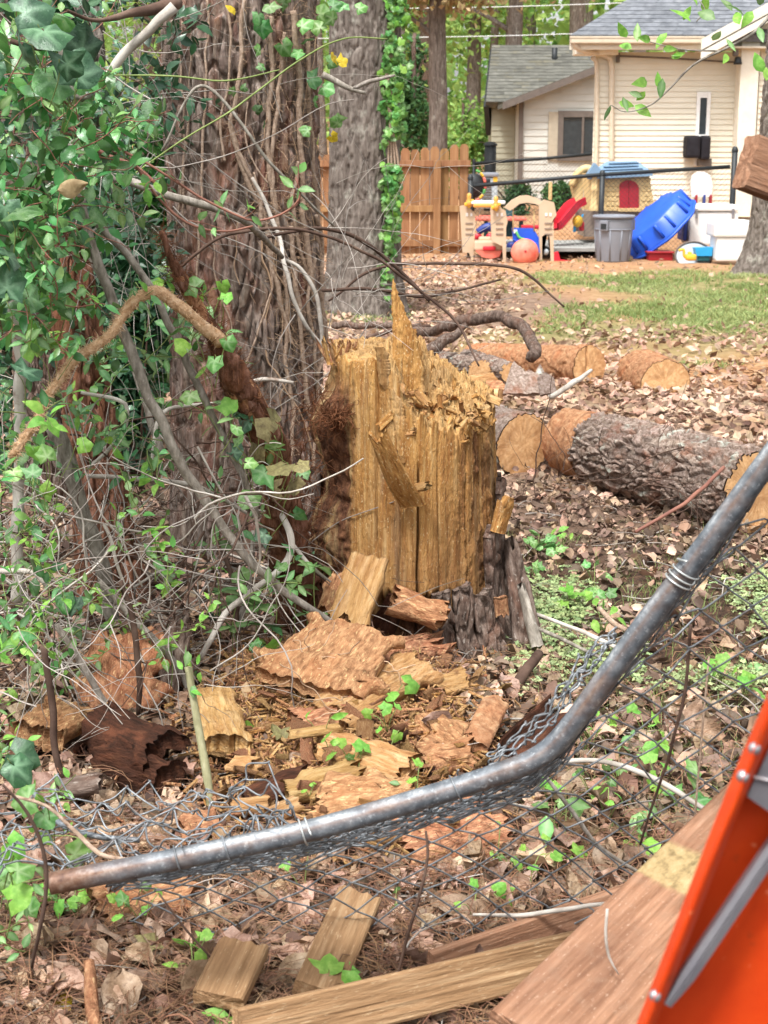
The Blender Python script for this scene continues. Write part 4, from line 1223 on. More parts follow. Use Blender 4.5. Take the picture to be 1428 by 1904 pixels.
def trash_can():
    Y = 23.0
    c = W(1139, 482, Y)
    c[2] = float(terr(c[0], Y)) + 0.0
    H = 0.66
    t = empty('trash_can', c, 'grey round plastic trash can standing open beside the blue pool', 'trash can')
    obj('body', *lathe([(.001, .0), (.235, .0), (.24, .02), (.285, H - .1), (.285, H - 0.09), (.29, H - .01), (.27, H - .01), (.265, H - .1), (.225, .04), (.001, .04)], c, 36), M['pl_grey'], t)
    rim = [(.285, H - .03), (.312, H - .03), (.315, H), (.30, H + .015), (.282, H), (.285, H - .03)]
    obj('rim', *lathe(rim, c, 36), M['pl_grey'], t)
    for a in (R(235), R(20)):
        d = A(math.cos(a), math.sin(a), 0)
        h = obj('handle', *box(c + d * 0.30 + A(0, 0, H - 0.13), A(0.05, 0.13, 0.15), 0.012, frame(A(0, 0, 1), d)), M['pl_grey'], t, False)
        obj('grip_slot', *box(c + d * 0.326 + A(0, 0, H - 0.14), A(0.01, 0.09, 0.08), 0.003, frame(A(0, 0, 1), d)), M['black'], h, False)
    for k in range(10):
        a = k * 0.628
        d = A(math.cos(a), math.sin(a), 0)
        p = [c + d * 0.242 + A(0, 0, 0.03), c + d * 0.276 + A(0, 0, H - 0.19)]
        obj('rib', *tube(np.array(p), 0.012, 5), M['pl_grey'], t)
    a = np.linspace(0, 2 * math.pi, 40)
    obj('band', *tube(np.stack([c[0] + 0.279 * np.cos(a), c[1] + 0.279 * np.sin(a), c[2] + H - 0.19 + 0 * a], -1), 0.010, 5, False), M['pl_grey'], t)
trash_can()

def pool():
    """rigid blue wading pool tipped on edge, its moulded wall towards us"""
    Y = 23.6
    n = 48
    ctr = (W(1174, 478, Y) + W(1288, 378, Y)) / 2 + A(0.0, 0.1, 0.0)
    ax = unit(W(1288, 378, Y) - W(1174, 478, Y))            # long axis, rising to the right
    nrm = unit(np.cross(ax, A(0, 1, 0)) * 1.0)
    nrm = nrm if nrm[2] > 0 else -nrm                       # up-left: open side
    sd = np.cross(nrm, ax)
    nrm = unit(-nrm * 0.90 + A(0, 0.20, 0))                # the open side faces away, down to the right
    sd = unit(np.cross(nrm, ax))
    La = np.linalg.norm(W(1288, 378, Y) - W(1174, 478, Y)) / 2
    a = np.linspace(0, 2 * math.pi, n, endpoint=False)
    lob = 1 + 0.03 * np.cos(a * 8)
    def ringp(r, h, l=1.0):
        return ctr + ax * (np.cos(a) * r * (1 + (lob - 1) * l))[:, None] * La + sd * (np.sin(a) * r * 0.72 * (1 + (lob - 1) * l))[:, None] * La + nrm * h
    rings = [ringp(0.02, -.27), ringp(0.7, -.27), ringp(.86, -.25, 2), ringp(.90, -.14, 2.5), ringp(.95, -.02, 1.5), ringp(1.0, 0), ringp(1.05, 0.01), ringp(1.05, -.03), ringp(.98, -.05), ringp(.92, -.28, 2), ringp(.7, -.30), ringp(0.02, -.30)]
    t = empty('wading_pool', W(1200, 480, Y), 'blue plastic wading pool tipped up against the white chest', 'pool')
    obj('shell', np.vstack(rings), [gridf(len(rings), n, True)], M['pl_blue'], t)
    for k in range(14):
        i = (k * n // 14) % n
        p = [rings[9][i] , (rings[8][i] + rings[9][i]) / 2 , rings[8][i]]
        obj('rib', *tube(np.array(p), 0.028, 6), M['pl_blue'], t)
    obj('rim', *tube(np.vstack([rings[6], rings[6][:1]]), 0.025, 6, False), M['pl_blue'], t)
pool()

def chests():
    Y = 24.0
    t = empty('chest_cooler', W(1325, 460, Y), 'large white chest cooler with two steel latches', 'cooler')
    obj('body', *boxpx(1281, 394, 1374, 456, Y, 0.7, 0.03), M['pl_white'], t, False)
    l = obj('lid', *boxpx(1279, 381, 1376, 393, Y - 0.03, 0.76, 0.03), M['pl_white'], t, False)
    for px in (1293, 1361):
        obj('latch', *boxpx(px, 388, px + 5, 406, Y - 0.05, 0.03, 0.006), M['alu'], t, False)
    t = empty('plastic_board', W(1276, 440, Y), 'narrow navy blue plastic board beside the white chest cooler', 'board')
    obj('board', *boxpx(1270, 396, 1280, 448, Y + 0.1, 0.5, 0.02), M['pl_navy'], t, False)
    obj('edge', *boxpx(1269, 393, 1281, 397, Y + 0.08, 0.54, 0.01), M['pl_navy'], t, False)
    Y = 22.4
    t = empty('storage_box', W(1360, 486, Y), 'white lidded storage box beside the right hand tree', 'box')
    obj('body', *boxpx(1331, 441, 1400, 486, Y, 0.5, 0.03), M['pl_white'], t, False)
    obj('lid', *boxpx(1328, 414, 1402, 441, Y - 0.03, 0.6, 0.03), M['pl_white'], t, False)
    obj('ridge', *boxpx(1334, 410, 1396, 415, Y + 0.1, 0.4, 0.02), M['pl_white'], t, False)
    # toy hoop board on red and blue legs
    Y = 26.0
    t = empty('toy_board', W(1304, 385, Y), 'white rounded toy backboard on red and blue legs near the wall', 'toy')
    pts = [(1286, 366), (1284, 340), (1288, 326), (1298, 319), (1310, 319), (1321, 326), (1325, 342), (1323, 366)]
    obj('board', *poly_px(pts, Y, 0.06), M['pl_white'], t, False)
    for px, m in ((1292, 'pl_dkred'), (1307, 'pl_navy'), (1319, 'pl_dkred')):
        obj('leg', *boxpx(px, 362, px + 6, 388, Y - 0.03, 0.12, 0.02), M[m], t, False)
    # round lid with yellow and blue toys
    Y = 22.7
    c = W(1290, 472, Y + 0.12)
    t = empty('round_lid', W(1290, 486, Y), 'cloudy grey round lid leaning behind the yellow toy', 'lid')
    a = np.linspace(0, 2 * math.pi, 30)
    obj('disc', *prism(np.stack([c[0] + 0.27 * np.cos(a[:-1]), c[1] + 0.1 * np.sin(a[:-1]), c[2] - 0.03 + 0.2 * np.sin(a[:-1])], -1), A(0, 0.03, 0)), M['clear'], t, False)
    obj('rim', *tube(np.stack([c[0] + 0.27 * np.cos(a), c[1] - 0.01 + 0.1 * np.sin(a), c[2] - 0.03 + 0.2 * np.sin(a)], -1), 0.014, 6, False), M['greytrim'], t)
    t = empty('toy_digger', W(1283, 484, Y - .2), 'small yellow toy digger in front of the round lid', 'toy')
    obj('arm', *tube(smooth_line([W(1262, 466, Y - .2), W(1271, 464, Y - .2), W(1272, 476, Y - .2), W(1279, 481, Y - .2)], 10), 0.022, 6), M['pl_yellow'], t)
    obj('body', *boxpx(1276, 473, 1296, 485, Y - .25, 0.14, 0.03), M['pl_yellow'], t)
    obj('cab', *boxpx(1280, 468, 1287, 474, Y - .22, 0.08, 0.015), M['pl_yellow'], t)
    t = empty('toy_tub', W(1308, 486, Y), 'sky blue toy tub with a dark base beside the toy digger', 'toy')
    obj('tub', *poly_px([(1292, 461), (1326, 460), (1324, 476), (1296, 476)], Y - .1, 0.2), M['pl_sky'], t, False)
    obj('base', *boxpx(1297, 476, 1320, 486, Y - .08, 0.16, 0.02), M['pl_teal'], t, False)
    t = empty('toy_tray', W(1235, 486, Y + .3), 'dark red shallow toy tray lying under the blue pool', 'toy')
    obj('tray', *boxpx(1205, 470, 1252, 486, Y + .5, 0.4, 0.03), M['pl_dkred'], t, False)
    obj('rim', *boxpx(1203, 468, 1254, 471, Y + .46, 0.48, 0.01), M['pl_dkred'], t, False)
chests()

def shrub(px, py0, py1, w_px, Y, n, m, label, seed, ls=0.06, group=None, name='shrub', stems=6):
    b = W(px, py1, Y)
    zt = W(px, py0, Y)[2]
    zb = float(terr(b[0], Y))
    t = empty(name, (b[0], Y, zb), label, 'shrub', group)
    g = np.random.default_rng(seed)
    r = A(w_px / 2 * Y / 2860, w_px / 2 * Y / 2860 * 0.7, (zt - zb) / 2)
    p = crown_points((b[0], Y, (zt + zb) / 2), r * 1.15, n, 22, seed)
    p[:, 2] = np.maximum(p[:, 2], zb + 0.02)
    mb = MB()
    scatter(mb, OVAL_LOW, p, frames(g.normal(size=(n, 3)) + A(0, -.3, 0.8), g.random(n) * 6.28), ls * (0.6 + 0.8 * g.random(n)), g.random(n))
    mb.build('foliage', M[m], t, False)
    for k in range(stems):
        e = A(b[0] + g.normal() * r[0] * 0.5, Y + g.normal() * r[1] * 0.5, zb + r[2] * 1.6)
        obj('stem', *tube(smooth_line([A(b[0], Y, zb - 0.05), (A(b[0], Y, zb) + e) / 2 + g.normal(size=3) * 0.1 * r[0], e], 6), np.linspace(0.012, 0.004, 6) * Y / 10, 5), M['branch_dark'], t)
shrub(960, 342, 392, 60, 29.8, 2600, 'leaf_fardark', 'low clipped green shrub before the grey house wall', 91, 0.07)
shrub(1040, 338, 392, 70, 29.9, 3000, 'leaf_fardark', 'rounded dark green shrub under the grey house window', 92, 0.07)

# overhead wires far beyond the yard
for k, (y0, y1) in enumerate(((18, 8), (72, 62))):
    a, b = W(560, y0, 40), W(1300, y1 - 8, 42)
    o = obj('overhead_wire', *tube(smooth_line([a, (a + b) / 2 - A(0, 0, 0.05), b], 12), 0.010, 4), M['pl_white'])
    tag(o, ['pale overhead wire crossing the woods near the top edge', 'pale overhead wire crossing just above the grey house roof'][k], 'wire')
# ---------------------------------------------------------------- trunks with plated bark
def bark_trunk(parent, c0, c1, r_of, z0, z1, nz, na, m, seed, plate=(0.06, 0.16), depth=0.014, name='trunk', facing=None):
    """Vertical trunk from c0 (base xy) to c1 (top xy): r_of(t, angle) radius; bark plates stand proud of their joints."""
    a = np.linspace(0, 2 * math.pi, na, endpoint=False)
    t = np.linspace(0, 1, nz)
    T, Aa = np.meshgrid(t, a, indexing='ij')
    z = z0 + (z1 - z0) * T
    r = r_of(T, Aa)
    rm = float(np.mean(r))
    q = np.stack([np.cos(Aa) * rm / plate[0], np.sin(Aa) * rm / plate[0], z / plate[1]], -1)
    w = np.stack([fbm(q * 0.7 + 5, 2, seed), fbm(q * 0.7 + 9, 2, seed + 1), 0 * z], -1)
    f1, f2, idv = worley(q + 0.6 * w, seed)
    edge = sstep(0.03, 0.2, f2 - f1)
    rr = r + depth * (edge - 1) + depth * 0.5 * (idv - 0.5) * edge + depth * 0.35 * fbm(q * 3.2, 3, seed + 4)
    cx = c0[0] + (c1[0] - c0[0]) * T
    cy = c0[1] + (c1[1] - c0[1]) * T
    v = np.stack([cx + rr * np.cos(Aa), cy + rr * np.sin(Aa), z], -1).reshape(-1, 3)
    return obj(name, v, [gridf(nz, na, True)], M[m], parent, True, {'r': (idv * edge).ravel()})

# the big pine behind the stump
PX, PY = W(455, 600, 6.35)[0], 6.35
pine = empty('pine_tree', (PX, PY, 0), 'broad pine trunk covered in hairy vines directly behind the stump', 'tree')
def rp(t, a):
    return 0.305 + 0.05 * np.exp(-t * 3.0 / 0.25) + 0.012 * np.cos(3 * a + 1) + 0.06 * np.exp(-t * 3.0 / 0.2) * np.maximum(0, np.cos(2.5 * a))
bark_trunk(pine, (PX, PY), (PX - 0.0, PY), rp, -0.1, 3.2, 620, 330, 'bark_pine', 21, (0.036, 0.17), 0.024)

# the ivy clad oak farther back
OX, OY = W(672, 400, 15.6)[0], 15.6
oak = empty('oak_tree', (OX, OY, 0), 'grey oak trunk clad with ivy on its right side', 'tree')
bark_trunk(oak, (OX + 0.02, OY), (OX + 0.06, OY), lambda t, a: 0.345 + 0.14 * np.exp(-t * 5 / 0.35) + 0.02 * np.cos(4 * a) * np.exp(-t * 5), -0.1, 5.0, 320, 150, 'bark_grey', 31, (0.045, 0.25), 0.02)

# the trunk at the right edge
RX, RY = W(1412, 480, 20.6)[0], 20.6
rt = empty('oak_tree', (RX, RY, 0), 'grey trunk with flared roots at the right edge beside the storage box', 'tree')
bark_trunk(rt, (RX + 0.06, RY), (RX + 0.2, RY), lambda t, a: 0.2 + 0.34 * np.exp(-t * 6 / 0.42) * (1 + 0.35 * np.cos(5 * a + 0.5) * np.exp(-t * 6 / 0.3)), -0.1, 5.0, 260, 150, 'bark_grey', 35, (0.045, 0.2), 0.022)

# slimmer trunks inside the thicket
def side_trunk(px, Y, r, z1, m, label, seed, lean=0.0, flare=0.05, name='tree'):
    x = W(px, 900, Y)[0]
    t = empty(name, (x, Y, float(terr(x, Y))), label, 'tree')
    bark_trunk(t, (x, Y), (x + lean, Y), lambda tt, a: r * (1 - 0.15 * tt) + flare * np.exp(-tt * z1 / 0.25) + 0.01 * np.cos(3 * a), -0.1, z1, int(z1 * 120), 140, m, seed, (0.035, 0.14), 0.014)
side_trunk(205, 5.3, 0.095, 1.35, 'bark_red', 'broken dark trunk with shaggy bark in the thicket left of the pine', 51, -0.13, 0.07, 'tree_stub')
side_trunk(195, 8.6, 0.10, 4.0, 'bark_grey', 'grey brown trunk behind the leafy bush at upper left', 53)
side_trunk(75, 7.2, 0.10, 3.6, 'bark_dark', 'dark trunk hidden behind the honeysuckle leaves at far left', 55)
side_trunk(355, 6.9, 0.085, 1.1, 'bark_pine', 'short bark covered stub at the left foot of the pine', 57, 0.05, 0.06, 'tree_stub')

# ---------------------------------------------------------------- logs
def log(label, a, b, r0, r1, m, seed, plate=(0.05, 0.09), depth=0.012, na=110, nl=None, cut0=True, cut1=True, splitcrack=False, out=0.0, group=None):
    a, b = np.asarray(a, float), np.asarray(b, float)
    L = np.linalg.norm(b - a)
    nl = nl or int(L / 0.012)
    t = empty('log', A(*((a + b) / 2)[:2], min(a[2], b[2]) - max(r0, r1)), label, 'log', group)
    F = frame(b - a, A(0, 0, 1))
    s = np.linspace(0, 1, nl)
    an = np.linspace(0, 2 * math.pi, na, endpoint=False)
    S, An = np.meshgrid(s, an, indexing='ij')
    r = r0 + (r1 - r0) * S
    rm = (r0 + r1) / 2
    q = np.stack([np.cos(An) * rm / plate[0], np.sin(An) * rm / plate[0], S * L / plate[1]], -1)
    w = np.stack([fbm(q + 5, 2, seed), fbm(q + 9, 2, seed + 1), fbm(q + 2, 2, seed + 2)], -1)
    f1, f2, idv = worley(q + 1.1 * w, seed)
    e = sstep(0.0, 0.16, f2 - f1)
    rr = r * (1 + 0.03 * np.cos(2 * An + seed) + 0.02 * fbm(q * 0.15, 2, seed)) + depth * (e - 1) + depth * 1.3 * (idv - 0.4) * e + depth * 0.8 * f1 * (idv - 0.5) * e + depth * 0.22 * fbm(q * 3, 3, seed + 4)
    P = a + (b - a) * S[..., None] + (F[:, 0] * np.cos(An)[..., None] + F[:, 1] * np.sin(An)[..., None]) * rr[..., None]
    obj('bark', P.reshape(-1, 3), [gridf(nl, na, True)], M[m], t, True, {'r': (idv * e).ravel()})
    for end, on in ((0, cut0), (-1, cut1)):
        if not on: continue
        c = a if end == 0 else b
        nr = 14
        k = np.linspace(0, 0.975, nr)[:, None, None]
        rim = P[end]
        v = c + (rim - c)[None] * k
        d = unit(b - a) * (-1 if end == 0 else 1)
        rad = np.linalg.norm(v - c, axis=-1)
        v = v + d * (0.003 * fbm(v * 30, 3, seed + 7))[..., None] + d * 0.004
        if splitcrack:
            ang = np.arctan2((v - c) @ F[:, 1], (v - c) @ F[:, 0])
            dist = np.abs((v - c) @ F[:, 1] - 0.02)
            v = v - d * (0.03 * np.exp(-(dist / 0.008) ** 2) * ((v - c) @ F[:, 0] > -0.02))[..., None]
        ring = (0.5 + 0.5 * np.sin(rad * (480 if rm > 0.13 else 620) + 3 * fbm(v * 7, 2, seed + 8))) * (0.55 + 0.4 * fbm(v * 9, 2, seed + 9))
        fr = obj('cut_face', v.reshape(-1, 3), [gridf(nr, na, True)], M['cut'], t, True, {'ring': ring.ravel()})
    return t

def L2(px, py, r_px, Y):     # a log end centre at distance Y and its radius
    p = W(px, py, Y)
    return p, r_px * (Y * CP - (p[2] - EYE) * SP) / 2860

# A: sawn end facing us just right of the stump
p, r = L2(972, 827, 60, 7.75)
log('round log whose sawn end faces us just right of the stump', p, p + A(-0.55, 1.0, 0.0), r, r * 0.97, 'bark_lichen', 61, (0.05, 0.08), 0.007)
# B: the largest log, lying across towards the right
p0, r0 = L2(1095, 830, 66, 7.6)
p1, r1 = L2(1412, 922, 86, 6.4)
log('largest fallen log with lichen bark lying behind the bent fence', p0 + unit(p1 - p0) * 0.10, p1, r0, r1, 'bark_lichen', 62, (0.045, 0.11), 0.016, na=240, nl=210)
log('short peeled butt at the left end of the largest log', p0 - unit(p1 - p0) * 0.20, p0 + unit(p1 - p0) * 0.095, r0 * 0.9, r0 * 0.97, 'sapwood', 63, (0.1, 0.1), 0.006)
# C: long peeled log with a split end
p0, r0 = L2(880, 668, 29, 12.2)
p1, r1 = L2(1096, 681, 38, 10.9)
log('long peeled log with a split sawn end in the middle distance', p0, p1, r0, r1, 'sapwood', 64, (0.1, 0.12), 0.008, splitcrack=True)
# D: short thick log at right
p0, r0 = L2(1190, 692, 44, 11.0)
p1, r1 = L2(1236, 713, 46, 10.35)
log('short thick peeled log with a round sawn end at the right', p0, p1 + (p1 - p0) * 0.0, r0, r1, 'sapwood', 65, (0.08, 0.1), 0.008)
# E, F: smaller grey logs behind the stump
p0, r0 = L2(800, 668, 20, 11.5)
p1, r1 = L2(892, 690, 22, 10.2)
log('small grey bark log lying right behind the stump', p0, p1, r0, r1, 'bark_lichen', 66, (0.04, 0.09), 0.012)
p0, r0 = L2(868, 664, 16, 11.2)
p1, r1 = L2(950, 695, 20, 10.0)
log('small pale grey log with a brown cut end touching the broken bark slab', p0, p1, r0, r1, 'bark_lichen', 67, (0.04, 0.09), 0.012)
p0, r0 = L2(850, 742, 15, 9.3)
p1, r1 = L2(930, 736, 14, 9.2)
log('short pale debarked stick of log behind the right rim of the stump', p0, p1, r0, r1, 'cut', 68, (0.1, 0.1), 0.003, na=40)

# ---------------------------------------------------------------- splinters, chips, slabs
def slab_mesh(p0, p1, width, thick, nrm, seed, ragged=(0.1, 0.1), rough=0.006, taper=(1, 1), bend=0.0, nl=None, nw=10, fiber=1.0, curl=0.0, side_rag=0.0):
    """A torn piece of wood or bark: frame along p0->p1, ragged ends, fibrous faces."""
    p0, p1 = np.asarray(p0, float), np.asarray(p1, float)
    L = np.linalg.norm(p1 - p0)
    Z = (p1 - p0) / L
    n = np.asarray(nrm, float)
    n = unit(n - Z * np.dot(n, Z))
    X = np.cross(n, Z)
    nl = nl or max(8, int(L / 0.008))
    g = np.random.default_rng(seed)
    col = np.linspace(-1, 1, nw)
    def jag(a, q):
        c3 = lambda f, o: np.stack([col * f + seed * 1.7, 0 * col + o + q, 0 * col], -1)
        return a * L * (0.75 * np.abs(vnoise(c3(1.4, 0), 1)) + 0.35 * np.abs(vnoise(c3(5.0, 3), 2)) + 0.16 * np.abs(vnoise(c3(13.0, 6), 3)) + 0.06 * g.random(nw))
    jag0, jag1 = jag(ragged[0], 0.0), jag(ragged[1], 11.0)
    s = np.linspace(0, 1, nl)
    S, Cc = np.meshgrid(s, col, indexing='ij')
    z = jag0[None] + (L - jag0 - jag1)[None] * S
    wv = taper[0] + (taper[1] - taper[0]) * s
    wv = wv * (1 + side_rag * vnoise(np.stack([s * L * 22 + seed, 0 * s, 0 * s], -1), 5))
    x = Cc * width / 2 * wv[:, None]
    q = np.stack([x * 55 * fiber, 0 * x + seed, z * 9], -1)
    q2 = np.stack([x * 30, 0 * x + seed * 3.1, z * 30], -1)
    prof = np.sqrt(np.clip(1 - 0.75 * Cc ** 4, 0, 1))
    bow = bend * np.sin(math.pi * S) * L + curl * (Cc ** 2) * width
    yf = bow + thick / 2 * prof + rough * (fbm(q, 3, seed) + 0.6 * fbm(q2, 3, seed + 3))
    yb = bow - thick / 2 * prof + rough * fbm(q + 40, 3, seed)
    th_var = 1 + 0.5 * fbm(np.stack([x * 14 + seed, 0 * x, z * 10], -1), 2, seed + 9)
    yf, yb = bow + (yf - bow) * th_var, bow + (yb - bow) * th_var
    V = lambda y: p0 + X * x[..., None] + Z * z[..., None] + n * y[..., None]
    ring = np.concatenate([V(yf), V(yb)[:, ::-1]], 1)
    m = 2 * nw
    f = [gridf(nl, m, True)]
    k = np.arange(nw - 1)
    f.append(np.stack([k, k + 1, m - 2 - k, m - 1 - k], -1))
    o = (nl - 1) * m
    f.append(np.stack([o + k + 1, o + k, o + m - 1 - k, o + m - 2 - k], -1))
    return ring.reshape(-1, 3), f

def slab(name, p0, p1, width, thick, nrm, m, seed, parent=None, label=None, cat=None, group=None, **kw):
    v, f = slab_mesh(p0, p1, width, thick, nrm, seed, **kw)
    # textures run along the piece: its own axes are kept in the object's rotation
    p0, p1 = np.asarray(p0, float), np.asarray(p1, float)
    Z = unit(p1 - p0)
    n = np.asarray(nrm, float)
    n = unit(n - Z * np.dot(n, Z))
    F = np.stack([np.cross(n, Z), n, Z], 1)
    me = make_mesh(name, (v - p0) @ F, f, M[m], True)
    o = place(name, me, p0, F, parent)
    if label:
        tag(o, label, cat, group)
    return o

# bark slab and split pieces among the far logs
slab('bark_slab', W(985, 735, 9.2), W(975, 668, 9.4), 0.30, 0.03, A(0.1, -1, 0.3), 'bark_lichen', 71, None, 'upright broken slab of grey bark in front of the long peeled log', 'bark slab', ragged=(0.05, 0.4), rough=0.012, taper=(1.1, 0.6))
slab('bark_slab', W(1020, 735, 9.1), W(1012, 690, 9.2), 0.10, 0.03, A(-0.1, -1, 0.3), 'bark_lichen', 72, None, 'narrow bark piece leaning beside the broken grey bark slab', 'bark slab', ragged=(0.05, 0.4), rough=0.01)
slab('split_wood', W(862, 712, 9.8), W(922, 706, 9.9), 0.10, 0.06, A(0, -0.6, 1), 'wood_pale', 73, None, 'bright split wood piece lying behind the stump rim', 'wood piece', ragged=(0.05, 0.15))
slab('split_wood', W(866, 728, 9.5), W(940, 720, 9.6), 0.12, 0.06, A(0, -0.6, 1), 'wood_rot', 74, None, 'brown split wood piece lying under the bright split piece', 'wood piece', ragged=(0.1, 0.15))
def stick(name, pts, r, m, label, cat='branch', n=None, sides=8, rough=0.12, group=None, seed=3, kind=None):
    """pts = [(px, py, Y)...] ; r = radii list or number in px of the photograph."""
    P = np.array([W(*p) for p in pts])
    n = n or max(8, int(np.linalg.norm(np.diff(P, axis=0), axis=1).sum() / 0.02))
    n = min(n, 160)
    Q = smooth_line(P, n)
    rr = np.interp(np.linspace(0, 1, n), np.linspace(0, 1, len(np.atleast_1d(r))), np.atleast_1d(r)) * np.mean([p[2] for p in pts]) / 2860
    Q = Q + 0.6 * rr[:, None] * np.stack([vnoise(Q * 14 + k * 9.1, seed + k) for k in range(3)], -1)
    o = obj(name, *tube(Q, rr, sides, True, rough, seed), M[m])
    tag(o, label, cat, group, kind)
    return o, Q
stick('curved_branch', [(760, 618, 11.2), (830, 608, 11.0), (900, 588, 10.8), (960, 600, 10.6), (992, 630, 10.4), (990, 668, 10.2)], [9, 10, 11, 11, 12, 10], 'bark_dark', 'thick bent branch arching over the logs behind the stump')
stick('curved_branch', [(790, 660, 10.7), (830, 630, 10.7), (868, 604, 10.8)], [14, 10, 6], 'bark_dark', 'short forked limb with a torn end under the arching branch')
stick('fallen_branch', [(620, 604, 12.5), (700, 606, 12.4), (780, 606, 12.2)], [7, 6, 5], 'bark_dark', 'dark fallen branch lying in the leaves behind the stump')
stick('fallen_branch', [(640, 640, 11.9), (740, 612, 11.9), (800, 606, 11.9)], [4, 4, 3], 'branch_dark', 'thinner dark branch crossing under the arching branch')
stick('fallen_branch', [(1020, 738, 9.0), (1060, 716, 9.0), (1100, 688, 9.1)], [5, 6, 3], 'branch_pale', 'pale broken stick leaning on the split log end')
# ---------------------------------------------------------------- the broken stump
SX, SY = W(762, 900, 5.0)[0], 5.0
STZ = 0.0
def zY(py, Y=5.0): return W(714, py, Y)[2]
stump = empty('tree_stump', (SX, SY, STZ), 'broken golden tree stump with a tall torn spike', 'stump')
PXM = 2860 / (SY * CP + 1.0 * SP)
_u = [560, 606, 616, 640, 690, 722, 737, 750, 770, 785, 800, 830, 860, 890, 915, 940]
_bk = [700, 668, 650, 646, 646, 650, 655, 655, 660, 664, 688, 700, 712, 724, 738, 770]
_fr = [720, 690, 668, 656, 652, 664, 690, 730, 760, 772, 776, 784, 790, 776, 756, 780]
def top_z(x, y):
    u = 762 + (x - SX) * PXM
    w = sstep(-0.55, 0.35, (y - SY) / 0.28)
    py = np.interp(u, _u, _fr) * (1 - w) + np.interp(u, _u, _bk) * w
    z = EYE - 5.0 * np.tan(PITCH + np.arctan((py - 952) / 2860.0))
    q = np.stack([x, y, 0 * x], -1)
    f1, f2, idv = worley(q * 60, 5)
    f1b, f2b, idb = worley(q * 24, 9)
    amp = np.interp(u, [600, 640, 680, 730, 780, 860, 930], [0.05, 0.022, 0.012, 0.05, 0.07, 0.055, 0.06])
    rough = amp * ((idv - 0.5) * 0.6 + (idb - 0.5) * 0.8) + amp * 0.35 * fbm(q * 90, 3, 4)
    return z + rough

